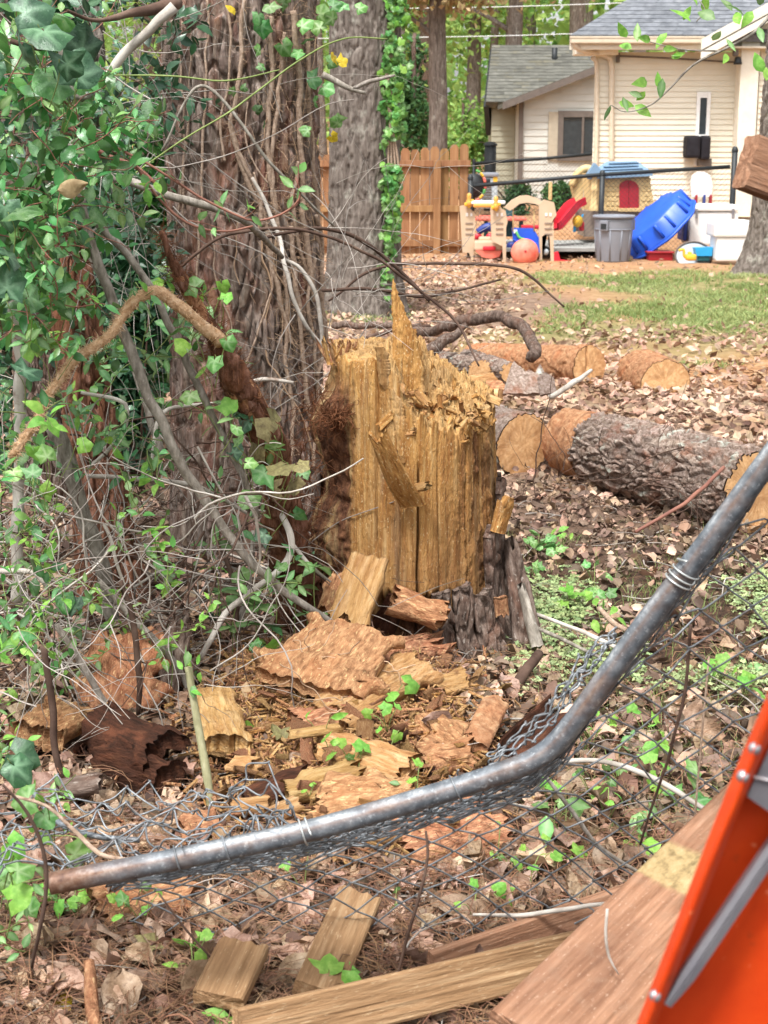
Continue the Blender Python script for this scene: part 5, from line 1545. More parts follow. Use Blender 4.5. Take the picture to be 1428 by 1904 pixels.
def stump_body():
    na, nz = 520, 210
    a = np.linspace(0, 2 * math.pi, na, endpoint=False)      # a = 0 towards the camera, + to the right
    sx, sy = np.sin(a), -np.cos(a)
    left = sstep(0.55, 0.95, -sx)
    def rad(z, aa):
        s_, c_ = np.sin(aa), -np.cos(aa)
        lf = sstep(0.62, 0.95, -s_)
        r = 0.268 + 0.03 * np.exp(-z / 0.12) * 1.6 + 0.012 * np.cos(3 * aa + 0.7) + 0.02 * sstep(0.5, 1, s_) * sstep(0.75, 0.3, z)
        r = r + lf * 0.045 * sstep(0.9, 0.74, z) * (1 + 0.5 * np.cos(z * 17))
        return r
    r_top = rad(0.9 + 0 * a, a)
    zt = top_z(SX + sx * r_top, SY + sy * r_top)
    s = np.linspace(0, 1, nz)
    S, Aa = np.meshgrid(s, a, indexing='ij')
    z = -0.05 + (zt[None] + 0.05) * S
    r = rad(z, Aa)
    ux = np.sin(Aa)
    q = np.stack([np.cos(Aa) * 26, np.sin(Aa) * 26, z * 2.2], -1)
    fib = fbm(q, 4, 6)
    q2 = np.stack([np.cos(Aa) * 9, np.sin(Aa) * 9, z * 1.3], -1)
    fine = fbm(np.stack([np.cos(Aa) * 90, np.sin(Aa) * 90, z * 9], -1), 2, 8)
    front = sstep(-0.1, 0.4, np.cos(Aa))
    rot = np.clip(sstep(0.60, 0.76, -ux + 0.10 * fbm(q2 * 2, 3, 2)) * sstep(0.97, 0.80, z + 0.06 * fib), 0, 1)
    rotr = sstep(0.35, 0.75, ux + 0.18 * fbm(q2 * 2, 3, 12)) * 0.75 * sstep(-0.3, 0.3, fbm(q * A(.8, .8, 3), 4, 13))
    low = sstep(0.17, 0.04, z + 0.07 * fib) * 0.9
    chunky = fbm(np.stack([np.cos(Aa) * 9, np.sin(Aa) * 9, z * 30], -1), 4, 14)
    iso = fbm(np.stack([np.cos(Aa) * 16, np.sin(Aa) * 16, z * 42], -1), 4, 19)
    r = r + 0.0030 * fib + 0.012 * fbm(q2 * 0.8, 2, 3) + 0.0016 * fine + 0.0022 * iso + 0.022 * rot * chunky + 0.014 * rotr * 2 * chunky
    # worm-eaten crumbly right side and near the torn top
    near_top = np.exp(-(zt[None] - z) / 0.03)
    r = r - near_top * 0.018 * (0.4 + fbm(q * A(2, 2, 4), 2, 15))
    # long drying cracks and set-back faces between them
    for (pxc, zlo, zhi, wd, dp) in ((775, 0.0, 0.62, 0.012, 0.05), (700, 0.35, 0.98, 0.014, 0.03), (742, 0.1, 0.75, 0.008, 0.012), (812, 0.05, 0.7, 0.008, 0.010), (862, 0.1, 0.72, 0.010, 0.016), (655, 0.3, 0.9, 0.008, 0.012), (900, 0.2, 0.74, 0.012, 0.02)):
        ac = math.asin(max(-0.98, min(0.98, (pxc - 762) / PXM / 0.27)))
        aw = ac + 0.02 * vnoise(np.stack([z * 7, 0 * z + pxc, 0 * z], -1), 1)
        r = r - dp * np.exp(-((Aa - (aw % (2 * math.pi))) / wd) ** 2) * sstep(zlo - 0.02, zlo + 0.06, z) * sstep(zhi + 0.05, zhi - 0.05, z)
    # hollow at the foot
    ah = (np.arcsin((768 - 762) / PXM / 0.27)) % (2 * math.pi)
    dA = (Aa - ah + math.pi) % (2 * math.pi) - math.pi
    hol = np.exp(-(dA / 0.40) ** 4) * sstep(0.24, 0.15, z + 0.04 * fib)
    r = r - 0.11 * hol
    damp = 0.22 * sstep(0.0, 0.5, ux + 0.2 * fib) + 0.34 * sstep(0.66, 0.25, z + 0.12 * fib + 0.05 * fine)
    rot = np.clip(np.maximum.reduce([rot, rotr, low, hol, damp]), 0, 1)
    pale = sstep(0.1, 0.5, fbm(np.stack([np.cos(Aa) * 14, np.sin(Aa) * 14, z * 3], -1), 3, 16)) * 0.5 * (ux < 0)
    V = np.stack([SX + r * np.sin(Aa), SY - r * np.cos(Aa), z], -1)
    # torn top
    nr = 110
    k = np.linspace(1, 0.0, nr)[1:]
    rim = V[-1]
    c = A(SX, SY, 0)
    XY = c[None, None] + (rim - c)[None] * k[:, None, None]
    zc = top_z(XY[..., 0], XY[..., 1])
    XY[..., 2] = np.where(k[:, None] > 0.985, rim[None, :, 2], zc)
    ropt = sstep(0.1, 0.6, fbm(XY * A(30, 30, 8), 3, 18)) * 0.35
    verts = np.vstack([V.reshape(-1, 3), XY.reshape(-1, 3)])
    o = obj('torn_wood', verts, [gridf(nz + nr - 1, na, True)], M['wood_gold'], stump, True,
            {'rot': np.concatenate([rot.ravel(), ropt.ravel()]), 'pale': np.concatenate([pale.ravel(), np.full(ropt.size, 0.35)])})
stump_body()

# the tall spike and its neighbours
def spike(name, pts, depth, Y, m, seed, rough=0.006):
    """Thick splinter with the photographed outline rows: (py, left px, right px)."""
    rows = np.array(pts, float)
    py = np.linspace(rows[0, 0], rows[-1, 0], 90)
    l = np.interp(py, rows[:, 0], rows[:, 1])
    r = np.interp(py, rows[:, 0], rows[:, 2])
    g = np.random.default_rng(seed)
    r = r + 3.0 * vnoise(np.stack([py * 0.09, 0 * py, 0 * py], -1), seed) + 1.5 * vnoise(np.stack([py * 0.4, 0 * py, 0 * py], -1), seed + 1)
    l = l + 1.2 * vnoise(np.stack([py * 0.2, 0 * py + 9, 0 * py], -1), seed)
    nw = 16
    c = np.linspace(0, 1, nw)
    PXv = l[:, None] + (r - l)[:, None] * c
    PYv = np.repeat(py[:, None], nw, 1)
    z = EYE - Y * np.tan(PITCH + np.arctan((PYv - 952) / 2860.0))
    # x from the pixel column at that height
    x = (PXv - 714) / 2860 * (Y * CP - (z - EYE) * SP)
    wv = np.abs(x[:, -1] - x[:, 0])
    th = np.minimum(depth, 0.25 * wv + 0.008)[:, None]
    prof = np.sqrt(np.clip(1 - (2 * c - 1) ** 4 * 0.8, 0, 1))[None]
    q = np.stack([x * 70, 0 * x, z * 7], -1)
    n1 = rough * (fbm(q, 3, seed) + 0.5 * fbm(np.stack([x * 40, 0 * x, z * 40], -1), 2, seed + 1))
    yf = Y - th * prof / 2 + n1
    yb = Y + th * prof / 2 + rough * fbm(q + 20, 2, seed)
    ring = np.concatenate([np.stack([x, yf, z], -1), np.stack([x, yb, z], -1)[:, ::-1]], 1)
    return obj(name, ring.reshape(-1, 3), [gridf(len(py), 2 * nw, True)], M[m], stump, True)
spike('splinter', [(518, 730, 734), (540, 728, 741), (575, 728, 750), (592, 729, 758), (610, 730, 769), (640, 730, 777), (668, 730, 783), (690, 728, 786), (740, 726, 790), (800, 722, 792)], 0.07, 4.93, 'wood_gold', 81)
spike('splinter', [(612, 768, 774), (630, 766, 778), (660, 764, 785), (700, 760, 786), (780, 758, 788)], 0.04, 4.98, 'wood_gold', 82)
spike('splinter', [(646, 698, 716), (660, 699, 724), (690, 702, 727), (712, 704, 726), (722, 712, 724)], 0.05, 4.735, 'wood_pale', 83, 0.003)
spike('splinter', [(722, 722, 728), (740, 724, 744), (770, 728, 752), (800, 734, 758), (860, 742, 760)], 0.03, 4.725, 'wood_gold', 84)
# row of torn fibres along the back rim and the crumbled ledge
_g = np.random.default_rng(17)
for k in range(70):
    u = _g.uniform(790, 918)
    Yk = 5.02 + 0.2 * _g.random()
    b = W(u, np.interp(u, _u, _bk) + 20, Yk)
    h = 0.03 + 0.07 * _g.random() ** 2
    slab('fibre', b - A(0, 0, 0.05), b + A(0.012 * _g.normal(), 0.01 * _g.normal(), h), 0.012 + 0.02 * _g.random(), 0.008, A(_g.normal() * 0.4, -1, 0), 'wood_gold', 300 + k, stump, ragged=(0, 0.4), rough=0.002, nw=6, nl=8, taper=(1, 0.6))
for k in range(120):
    u = _g.uniform(742, 915)
    p = W(u, 800 - 60 * _g.random() ** 1.4 - 18 * (u > 850), 4.80 + 0.18 * _g.random())
    p[2] = float(top_z(A(p[0]), A(p[1]))[0]) + 0.004
    d = unit(_g.normal(size=3) + A(0, -0.2, 0.5)) * (0.012 + 0.035 * _g.random())
    slab('crumb', p - d * 0.5, p + d, 0.010 + 0.02 * _g.random(), 0.008 + 0.006 * _g.random(), _g.normal(size=3), ['wood_gold', 'wood_pale', 'wood_gold'][k % 3], 500 + k, stump, ragged=(0.2, 0.3), rough=0.004, nw=5, nl=6)
for k in range(46):
    u = _g.uniform(610, 660)
    p = W(u, 654 + 10 * _g.random(), 4.92 + 0.16 * _g.random())
    h = 0.02 + 0.05 * _g.random()
    slab('fibre', p - A(0, 0, 0.03), p + A(0.02 * _g.normal(), 0.012 * _g.normal(), h), 0.006 + 0.01 * _g.random(), 0.005, A(_g.normal(), -1, 0), ['wood_rot', 'wood_gold'][k % 2], 700 + k, stump, ragged=(0, 0.5), rough=0.002, nw=5, nl=6)
# the leaning splinter across the front, flared at its foot
slab('splinter', W(768, 940, 4.70), W(696, 792, 4.56), 0.085, 0.018, A(-0.45, -1, 0.15), 'wood_gold', 85, stump, ragged=(0.0, 0.22), rough=0.004, taper=(1.0, 0.72), nw=14, bend=0.05)
slab('splinter', W(772, 908, 4.70), W(804, 902, 4.64), 0.03, 0.014, A(0, -1, 0.6), 'wood_pale', 86, stump, ragged=(0.1, 0.4), rough=0.006)
for k, (x0, y0, x1, y1) in enumerate(((742, 806, 782, 800), (748, 798, 776, 790), (700, 800, 742, 760), (770, 720, 800, 760))):
    slab('splinter', W(x0, y0, 4.74), W(x1, y1, 4.72), 0.028, 0.012, A(0, -1, 0.6), 'wood_pale' if k < 2 else 'wood_gold', 870 + k, stump, ragged=(0.2, 0.4), rough=0.006, nw=8)

# bark still standing round the foot
def bark_plate(a0, a1, z0, z1, ro, seed, m='bark_dark', jag=0.05, thick=0.03):
    na, nz = 60, 70
    a = np.linspace(a0, a1, na)
    g = np.random.default_rng(seed)
    top = z1 + jag * vnoise(np.stack([a * 9, 0 * a + seed, 0 * a], -1), seed) + 0.25 * jag * g.random(na)
    s = np.linspace(0, 1, nz)
    S, Aa = np.meshgrid(s, a, indexing='ij')
    z = z0 + (top[None] - z0) * S
    r = ro + 0.075 * np.exp(-np.maximum(z, 0) / 0.14)
    q = np.stack([Aa * r / 0.035, 0 * Aa + seed, z / 0.10], -1)
    f1, f2, idv = worley(q + 0.5 * fbm(q, 2, seed)[..., None], seed)
    ro_ = r + 0.016 * (sstep(0.02, 0.3, f2 - f1) - 1) + 0.012 * (idv - 0.5) + 0.006 * fbm(q * 3, 3, seed)
    ri = r - thick
    f = lambda rr: np.stack([SX + rr * np.sin(Aa), SY - rr * np.cos(Aa), z], -1)
    ring = np.concatenate([f(ro_), f(ri)[:, ::-1]], 1)
    k = np.arange(na - 1)
    o = (nz - 1) * 2 * na
    fs = [gridf(nz, 2 * na, True), np.stack([o + k + 1, o + k, o + 2 * na - 1 - k, o + 2 * na - 2 - k], -1)]
    obj('bark', ring.reshape(-1, 3), fs, M[m], stump)
bark_plate(0.22, 0.43, -0.05, 0.235, 0.305, 1, jag=0.012)
bark_plate(0.45, 0.66, -0.05, 0.245, 0.315, 2, jag=0.012)
bark_plate(0.68, 0.98, -0.05, 0.20, 0.32, 7, jag=0.02)
bark_plate(1.0, 1.35, -0.05, 0.40, 0.305, 3, jag=0.03)
bark_plate(1.36, 1.9, -0.05, 0.50, 0.315, 4)
bark_plate(1.95, 4.2, -0.05, 0.40, 0.30, 5)
bark_plate(4.25, 4.75, -0.05, 0.55, 0.325, 6)
slab('bark', W(934, 1150, 4.78), W(930, 1108, 4.78), 0.045, 0.02, A(0.3, -1, 0.1), 'wood_rot', 91, stump, ragged=(0.3, 0.1))
slab('splinter', W(925, 990, 4.86), W(946, 912, 4.88), 0.055, 0.03, A(0.6, -1, 0.1), 'wood_gold', 92, stump, ragged=(0.0, 0.45), rough=0.008)
# buttresses of bark at the right foot
slab('bark', W(985, 1215, 4.78), W(948, 985, 4.95), 0.075, 0.05, A(0.5, -1, 0.2), 'bark_dark', 93, stump, ragged=(0.02, 0.2), rough=0.014, taper=(1.5, 0.6), nw=18)
slab('bark', W(1000, 1205, 4.74), W(965, 1075, 4.84), 0.035, 0.03, A(0.5, -1, 0.2), 'branch', 94, stump, ragged=(0.02, 0.3), rough=0.008, taper=(1.2, 0.5))
# fine rootlets hanging over the dark rotten side
hb = MB()
for k in range(170):
    a = _g.uniform(4.55, 5.35)
    z0 = _g.uniform(0.15, 0.85)
    r = 0.315 + 0.02 * _g.random() + 0.03 * (z0 < 0.7)
    P = [A(SX + r * math.sin(a), SY - r * math.cos(a), z0)]
    d = unit(A(_g.normal() * 0.5, -0.3, _g.normal() * 0.9 - 0.3))
    for q in range(6):
        d = unit(d + 0.8 * _g.normal(size=3) * A(.7, .25, .7))
        P.append(P[-1] + d * 0.022)
    hb.add(*tube(np.array(P), 0.0011, 3, False), r=_g.random())
tag(hb.build('rootlets', M['hair_dark'], stump), kind='stuff')
# dark clump of rootlets high on the left
hb = MB()
c = W(622, 775, 4.78)
for k in range(150):
    P = [c + _g.normal(size=3) * A(.022, .015, .014)]
    d = unit(_g.normal(size=3))
    for q in range(7):
        d = unit(d + 0.7 * _g.normal(size=3))
        P.append(P[-1] + d * 0.011)
    hb.add(*tube(np.array(P), 0.0013, 3, False), r=_g.random())
tag(hb.build('root_tuft', M['hair_dark'], stump), kind='stuff')

# ---------------------------------------------------------------- rotten wood round the stump
def chunk(p0, p1, w, th, m, label, seed, lift=0.0, nrm=(0, -0.55, 1), **kw):
    a = G(p0[0], p0[1], lift + 0.02)
    b = G(p1[0], p1[1], lift + 0.035)
    return slab('wood_chunk', a, b, w, th, A(*nrm), m, seed, None, label, 'wood piece', **kw)
D = dict(rough=0.016, nw=30, side_rag=0.35)
slab('wood_chunk', W(640, 1178, 4.50), W(690, 1030, 4.66), 0.125, 0.035, A(-0.25, -1, 0.25), 'wood_pale', 101, None, 'pale upright board of split wood leaning on the stump foot', 'wood piece', ragged=(0.25, 0.08), rough=0.006, nw=28, side_rag=0.12)
slab('wood_chunk', W(610, 1160, 4.58), W(655, 1050, 4.70), 0.10, 0.05, A(-0.4, -1, 0.3), 'wood_rot', 102, None, 'crumbly red brown wood behind the pale leaning board', 'wood piece', ragged=(0.25, 0.3), **D)
chunk((560, 1290), (670, 1160), 0.34, 0.05, 'wood_rot', 'broad crumbly red brown slab lying left of the stump foot', 103, 0.085, (-0.2, -0.75, 1), ragged=(0.15, 0.15), **D)
chunk((600, 1345), (790, 1235), 0.15, 0.05, 'wood_pale', 'long pale slab of rotten wood pointing at the stump', 104, 0.05, (-0.3, -0.8, 1), ragged=(0.12, 0.1), rough=0.014, nw=26, side_rag=0.25)
chunk((640, 1240), (840, 1190), 0.10, 0.04, 'wood_rot', 'red brown rotten strip right against the stump foot', 105, 0.05, ragged=(0.15, 0.3), **D)
slab('wood_chunk', W(715, 1110, 4.62), W(838, 1150, 4.62), 0.11, 0.06, A(0.1, -0.8, 0.8), 'wood_rot', 106, None, 'crumbling ledge of rotten wood jutting from the stump front', 'wood piece', ragged=(0.2, 0.2), **D)
slab('wood_chunk', W(705, 1180, 4.70), W(745, 1105, 4.70), 0.09, 0.05, A(-0.3, -1, 0.1), 'wood_dark', 107, None, 'dark hollow piece of wet wood under the crumbling ledge', 'wood piece', ragged=(0.2, 0.2), **D)
chunk((540, 1365), (700, 1330), 0.16, 0.05, 'wood_rot', 'crumbled brown wood in front of the long pale slab', 108, 0.03, ragged=(0.2, 0.2), **D)
chunk((595, 1385), (770, 1442), 0.11, 0.045, 'wood_pale', 'fibrous ochre slab lying across the wood debris', 109, 0.06, (0.1, -0.7, 1), ragged=(0.12, 0.15), rough=0.014, nw=26, side_rag=0.2)
chunk((450, 1490), (600, 1436), 0.07, 0.035, 'wood_dark', 'dark narrow splinter lying left of the ochre slab', 110, 0.05, ragged=(0.15, 0.2), rough=0.012, nw=22, side_rag=0.25)
chunk((520, 1480), (690, 1425), 0.075, 0.035, 'wood_pale', 'ochre splinter lying just in front of the dark narrow splinter', 111, 0.055, ragged=(0.15, 0.2), rough=0.012, nw=22, side_rag=0.25)
chunk((560, 1530), (800, 1500), 0.22, 0.05, 'wood_rot', 'wide red brown slab half under the fence rail', 112, 0.02, ragged=(0.2, 0.15), **D)
chunk((700, 1590), (960, 1530), 0.2, 0.04, 'wood_rot', 'flat red brown slab under the mesh below the fence rail', 113, 0.02, ragged=(0.2, 0.2), **D)
chunk((150, 1690), (380, 1640), 0.17, 0.05, 'wood_rot', 'red brown slab under the free end of the fence rail', 114, 0.02, ragged=(0.2, 0.2), **D)
chunk((395, 1290), (425, 1395), 0.12, 0.05, 'wood_pale', 'pale split block behind the cut sapling', 115, 0.05, (0.2, -0.8, 0.8), ragged=(0.06, 0.1), rough=0.009, nw=24, side_rag=0.2)
chunk((425, 1420), (480, 1424), 0.05, 0.02, 'wood_pale', 'small pale chip beside the mesh loops', 116, 0.05, ragged=(0.2, 0.2), nw=8)
chunk((430, 1500), (510, 1495), 0.045, 0.03, 'wood_pale', 'pale short stick of wood just left of the ochre splinters', 117, 0.04, ragged=(0.1, 0.2), nw=10)
chunk((500, 1522), (560, 1490), 0.05, 0.03, 'wood_pale', 'blocky ochre chip touching the wide red slab', 118, 0.05, ragged=(0.1, 0.2), nw=10)
chunk((530, 1368), (640, 1352), 0.03, 0.015, 'wood_pale', 'thin straight pale sliver on the crumbled wood', 119, 0.09, ragged=(0.1, 0.1), nw=6, rough=0.002)
chunk((800, 1280), (880, 1262), 0.08, 0.03, 'wood_pale', 'pale broken slab right of the standing bark', 120, 0.04, ragged=(0.2, 0.3), rough=0.012, nw=22, side_rag=0.25)
chunk((880, 1390), (925, 1300), 0.075, 0.03, 'sapwood', 'reddish flat wood piece behind the fence rail bend', 121, 0.05, (0.1, -0.8, 0.7), ragged=(0.1, 0.15), rough=0.004, nw=12)
chunk((760, 1330), (870, 1400), 0.12, 0.04, 'wood_rot', 'shredded brown bark strip near the middle of the debris', 122, 0.03, ragged=(0.2, 0.2), **D)
chunk((775, 1420), (890, 1400), 0.10, 0.03, 'wood_rot', 'brown fibrous slab just behind the fence rail', 123, 0.03, ragged=(0.2, 0.2), **D)
chunk((930, 1420), (1040, 1320), 0.09, 0.03, 'wood_dark', 'dark curved bark piece against the fence bend', 124, 0.05, (0.4, -0.6, 0.8), ragged=(0.15, 0.3), curl=0.5, rough=0.006, nw=12)
# the red blocks at left
slab('wood_chunk', W(215, 1335, 4.16), W(250, 1165, 4.34), 0.23, 0.07, A(-0.15, -1, 0.35), 'wood_rot', 125, None, 'big upright red brown block of rotten wood at left', 'wood piece', ragged=(0.08, 0.22), **D)
slab('wood_chunk', W(305, 1330, 4.2), W(340, 1120, 4.34), 0.07, 0.04, A(0.4, -1, 0.2), 'bark_dark', 126, None, 'strip of bark standing beside the big red block', 'bark slab', ragged=(0.08, 0.22), rough=0.012, nw=22, side_rag=0.25)
chunk((160, 1330), (330, 1400), 0.15, 0.05, 'wood_dark', 'dark wet slab lying in front of the big red block', 127, 0.10, (0, -0.6, 1), ragged=(0.15, 0.2), curl=-0.3, rough=0.014, nw=26, side_rag=0.2)
chunk((180, 1400), (330, 1440), 0.12, 0.06, 'wood_dark', 'nearly black hollow slab under the dark wet slab', 128, 0.05, (0, -0.6, 1), ragged=(0.15, 0.2), curl=-0.5, rough=0.014, nw=26, side_rag=0.2)
chunk((60, 1370), (150, 1310), 0.14, 0.06, 'wood_rot', 'red brown slab at the left behind the honeysuckle stems', 129, 0.06, ragged=(0.15, 0.2), **D)
chunk((100, 1470), (200, 1452), 0.06, 0.03, 'bark_dark', 'weathered bark stick lying under the left mesh loops', 130, 0.05, ragged=(0.15, 0.2), nw=10)
chunk((330, 1550), (420, 1530), 0.10, 0.05, 'wood_rot', 'pinkish crumbly lump behind the mesh near the sapling foot', 131, 0.02, ragged=(0.2, 0.2), **D)
# the heap of crumbled wood itself
def heap():
    n, m = 210, 150
    X, Y_ = np.meshgrid(np.linspace(-0.62, 0.36, n), np.linspace(3.72, 4.95, m), indexing='ij')
    P = np.stack([X, Y_, 0 * X], -1)
    e = ((X + 0.15) / 0.42) ** 2 + ((Y_ - 4.42) / 0.55) ** 2 + 0.35 * fbm(P * 6, 3, 3)
    q = np.stack([X * 18 + Y_ * 9, Y_ * 34 - X * 12, 0 * X], -1)
    f1, f2, idv = worley(q * 0.9, 4)
    h = 0.016 * sstep(1.05, 0.55, e) - 0.05 * sstep(0.85, 1.1, e) + 0.018 * fbm(P * 24, 4, 5) + 0.022 * (idv - 0.5) + 0.008 * fbm(P * 90, 3, 6)
    P[..., 2] = terr(X, Y_) + h
    tag(obj('wood_debris', P.reshape(-1, 3), [gridf(n, m)], M['wood_rot'], None, True, base=(-0.15, 4.4, 0)), kind='stuff')
heap()
# loose chips and crumbs
def chips():
    g = np.random.default_rng(33)
    cm = {}
    for m in ('wood_pale', 'wood_rot', 'wood_gold', 'wood_dark'):
        L = []
        for s in range(4):
            v, f = slab_mesh(A(0, 0, -.5), A(0, 0, .5), 0.22 + 0.12 * s, 0.12, A(0, 1, 0), 900 + s, ragged=(0.15, 0.25), rough=0.05, nl=8, nw=6, fiber=0.1)
            L.append(make_mesh('wood_chip', v, f, M[m]))
        cm[m] = L
    LK = {'wood_pale': 'pale', 'wood_rot': 'red brown', 'wood_gold': 'golden', 'wood_dark': 'dark wet'}
    items = []
    for k in range(300):
        px, py = g.normal(640, 130), g.normal(1370, 90)
        if not (330 < px < 960 and 1190 < py < 1600): continue
        p = G(px, py, 0.04 + 0.045 * g.random())
        m = g.choice(['wood_pale', 'wood_rot', 'wood_gold', 'wood_dark'], p=[.3, .45, .1, .15])
        ax = unit(A(g.normal(), g.normal() * 0.8, g.normal() * 0.25))
        F = frame(ax, g.normal(size=3))
        sz = float(0.025 + 0.085 * g.random() ** 2)
        o = place('wood_chip', cm[m][int(g.integers(4))], p, F, None, sz)
        tag(o, 'wood chip', 'wood chip')
        items.append((o, px, py, ('long ' if sz > 0.07 else 'short ' if sz > 0.04 else 'tiny ') + LK[m] + ' wood chip'))
    single_out(items, [('the pale leaning board', 665, 1150), ('the broad red brown slab', 600, 1225), ('the long pale slab', 695, 1290), ('the pale split block', 410, 1340), ('the ochre slab', 680, 1415), ('the dark narrow splinter', 525, 1462),
                       ('the wide red slab at the rail', 680, 1515), ('the reddish flat piece', 900, 1345), ('the standing bark', 870, 1230), ('the cut sapling', 385, 1450), ('the shredded bark strip', 815, 1365)], '', 'loose chips in the wood debris')
    mb = MB()
    tv, tf = slab_mesh(A(0, 0, -.5), A(0, 0, .5), 0.3, 0.2, A(0, 1, 0), 950, ragged=(0.1, 0.2), rough=0.05, nl=4, nw=3, fiber=0.1)
    n = 9000
    px, py = g.normal(630, 150, n), g.normal(1350, 100, n)
    ok = (py > 1170) & (py < 1620) & (px > 100) & (px < 1000)
    P = np.array([G(a, b, 0.02 + 0.035 * g.random()) for a, b in zip(px[ok][:6000], py[ok][:6000])])
    n = len(P)
    nf3 = [f for f in tf]
    for f in nf3: pass
    for grp, mname in ((slice(0, n // 2), 'wood_rot'), (slice(n // 2, n), 'wood_pale')):
        q = P[grp]
        m2 = MB()
        rot = frames(g.normal(size=(len(q), 3)), g.random(len(q)) * 6.28)
        v = np.einsum('nij,kj->nki', rot, tv) * (0.008 + 0.03 * g.random((len(q), 1, 1)) ** 2) + q[:, None]
        fs = [(f[None] + (np.arange(len(q)) * len(tv))[:, None, None]).reshape(-1, f.shape[1]) for f in tf]
        m2.add(v.reshape(-1, 3), fs, np.repeat(g.random(len(q)), len(tv)))
        tag(m2.build('wood_crumbs', M[mname], None, False, base=(0, 4.5, 0)), kind='stuff')
chips()
def slivers():
    g = np.random.default_rng(44)
    for mname, n in (('wood_pale', 2600), ('wood_gold', 500), ('wood_rot', 1500)):
        tv, tf = slab_mesh(A(0, 0, -.5), A(0, 0, .5), 0.10, 0.06, A(0, 1, 0), 960, ragged=(0.05, 0.15), rough=0.02, nl=5, nw=3, fiber=0.1)
        px, py = g.normal(640, 130, n), g.normal(1350, 95, n)
        ok = (py > 1190) & (py < 1600) & (px > 300) & (px < 960)
        P = np.array([G(a, b, 0.03 + 0.04 * g.random()) for a, b in zip(px[ok], py[ok])])
        m = len(P)
        ax = unit(g.normal(size=(m, 3)) * A(1, .9, .25))
        rot = np.stack([frame(a, g.normal(size=3)) for a in ax])
        sc = A(1, 1, 1) * (0.02 + 0.07 * g.random((m, 1)) ** 2)
        v = np.einsum('nij,nkj->nki', rot, tv[None] * sc[:, None]) + P[:, None]
        fs = [(f[None] + (np.arange(m) * len(tv))[:, None, None]).reshape(-1, f.shape[1]) for f in tf]
        mb = MB().add(v.reshape(-1, 3), fs, np.repeat(g.random(m), len(tv)))
        tag(mb.build('wood_slivers', M[mname], None, False, base=(0, 4.5, 0)), kind='stuff')
slivers()
# pale rootlets straggling over the red slab
hb = MB()
for k in range(14):
    p = G(_g.uniform(540, 720), _g.uniform(1180, 1330), 0.09)
    d = unit(A(_g.normal(), _g.normal(), 0.1))
    P = [p]
    for q in range(16):
        d = unit(d + 0.5 * _g.normal(size=3) * A(1, 1, .4))
        n = P[-1] + d * 0.014
        n[2] = max(n[2], float(terr(n[0], n[1])) + 0.07)
        P.append(n)
    hb.add(*tube(smooth_line(P, 40), 0.0016, 4, False), r=_g.random())
tag(hb.build('rootlets', M['hair'], None, True, base=G(630, 1250)), kind='stuff')
# ---------------------------------------------------------------- the thicket at left: poles, branches, vines, leaves
G5 = np.random.default_rng(55)
S = stick
S('bent_pole', [(140, 360, 4.3), (165, 440, 4.3), (190, 510, 4.3), (240, 650, 4.3), (300, 790, 4.3), (380, 930, 4.35), (470, 1050, 4.4), (560, 1122, 4.45), (632, 1166, 4.5)], [8, 9, 10, 10, 10, 10, 9, 8, 7], 'branch', 'long smooth grey pole arching down to the stump foot', rough=0.05)
S('bent_pole', [(165, 400, 4.36), (240, 480, 4.36), (310, 590, 4.36), (360, 700, 4.36), (410, 800, 4.4), (450, 880, 4.45), (480, 960, 4.5)], [8, 7, 7, 7, 7, 6, 6], 'branch', 'second grey pole running parallel behind the long smooth pole', rough=0.05)
S('dead_limb', [(130, 262, 4.9), (190, 320, 4.9), (250, 342, 4.9), (370, 376, 4.95), (440, 400, 5.0), (480, 432, 5.1), (525, 480, 5.3)], [8, 8, 8, 7, 7, 6, 5], 'branch', 'grey limb crossing in front of the pine trunk at leaf height')
S('dead_limb', [(186, 155, 4.2), (230, 108, 4.2), (285, 54, 4.2), (326, 12, 4.2)], [8, 9, 9, 10], 'branch_pale', 'pale sawn off limb slanting up at the top of the thicket')
S('dead_limb', [(330, 5, 4.3), (260, 22, 4.2), (185, 39, 4.1), (120, 20, 4.0)], [12, 9, 4, 3], 'branch_dark', 'dark twiggy limb joining the pale sawn limb at the top edge')
S('dead_limb', [(45, 52, 3.9), (90, 60, 3.9), (150, 76, 3.9), (185, 74, 3.9)], [4, 5, 5, 3], 'branch_dark', 'dark curved twig beside the big dark leaves at top left')
S('dead_limb', [(20, 75, 3.9), (75, 90, 3.9), (130, 88, 3.9), (175, 155, 3.9)], [5, 5, 4, 3], 'branch_dark', 'dark stem below the big dark leaves at top left')
S('dead_limb', [(95, 40, 4.0), (118, 100, 4.0), (132, 160, 4.0), (150, 184, 4.0), (172, 178, 4.0)], [5, 6, 6, 7, 5], 'branch', 'crooked stem hanging below the top left leaves')
S('thicket_pole', [(20, 540, 4.4), (34, 640, 4.4), (38, 760, 4.4), (35, 900, 4.4), (30, 1000, 4.4), (36, 1120, 4.4)], [12, 12, 12, 11, 11, 12], 'branch_pale', 'upright pale pole at the far left edge of the thicket')
S('thicket_pole', [(105, 800, 4.6), (150, 940, 4.6), (180, 1030, 4.6), (212, 1150, 4.6)], [16, 16, 16, 15], 'branch', 'thick grey pole leaning low behind the pale root arch')
S('thicket_pole', [(150, 365, 4.9), (170, 470, 4.95), (210, 560, 5.0), (252, 690, 5.0), (300, 850, 5.0)], [9, 8, 8, 8, 7], 'branch', 'grey pole half hidden among the honeysuckle leaves')
S('white_branch', [(505, 920, 4.7), (545, 1012, 4.6), (505, 1070, 4.55), (460, 1105, 4.5), (425, 1135, 4.45), (395, 1180, 4.4), (372, 1228, 4.4)], [5, 7, 7, 6, 7, 6, 5], 'branch_pale', 'forked whitish branch standing left of the stump')
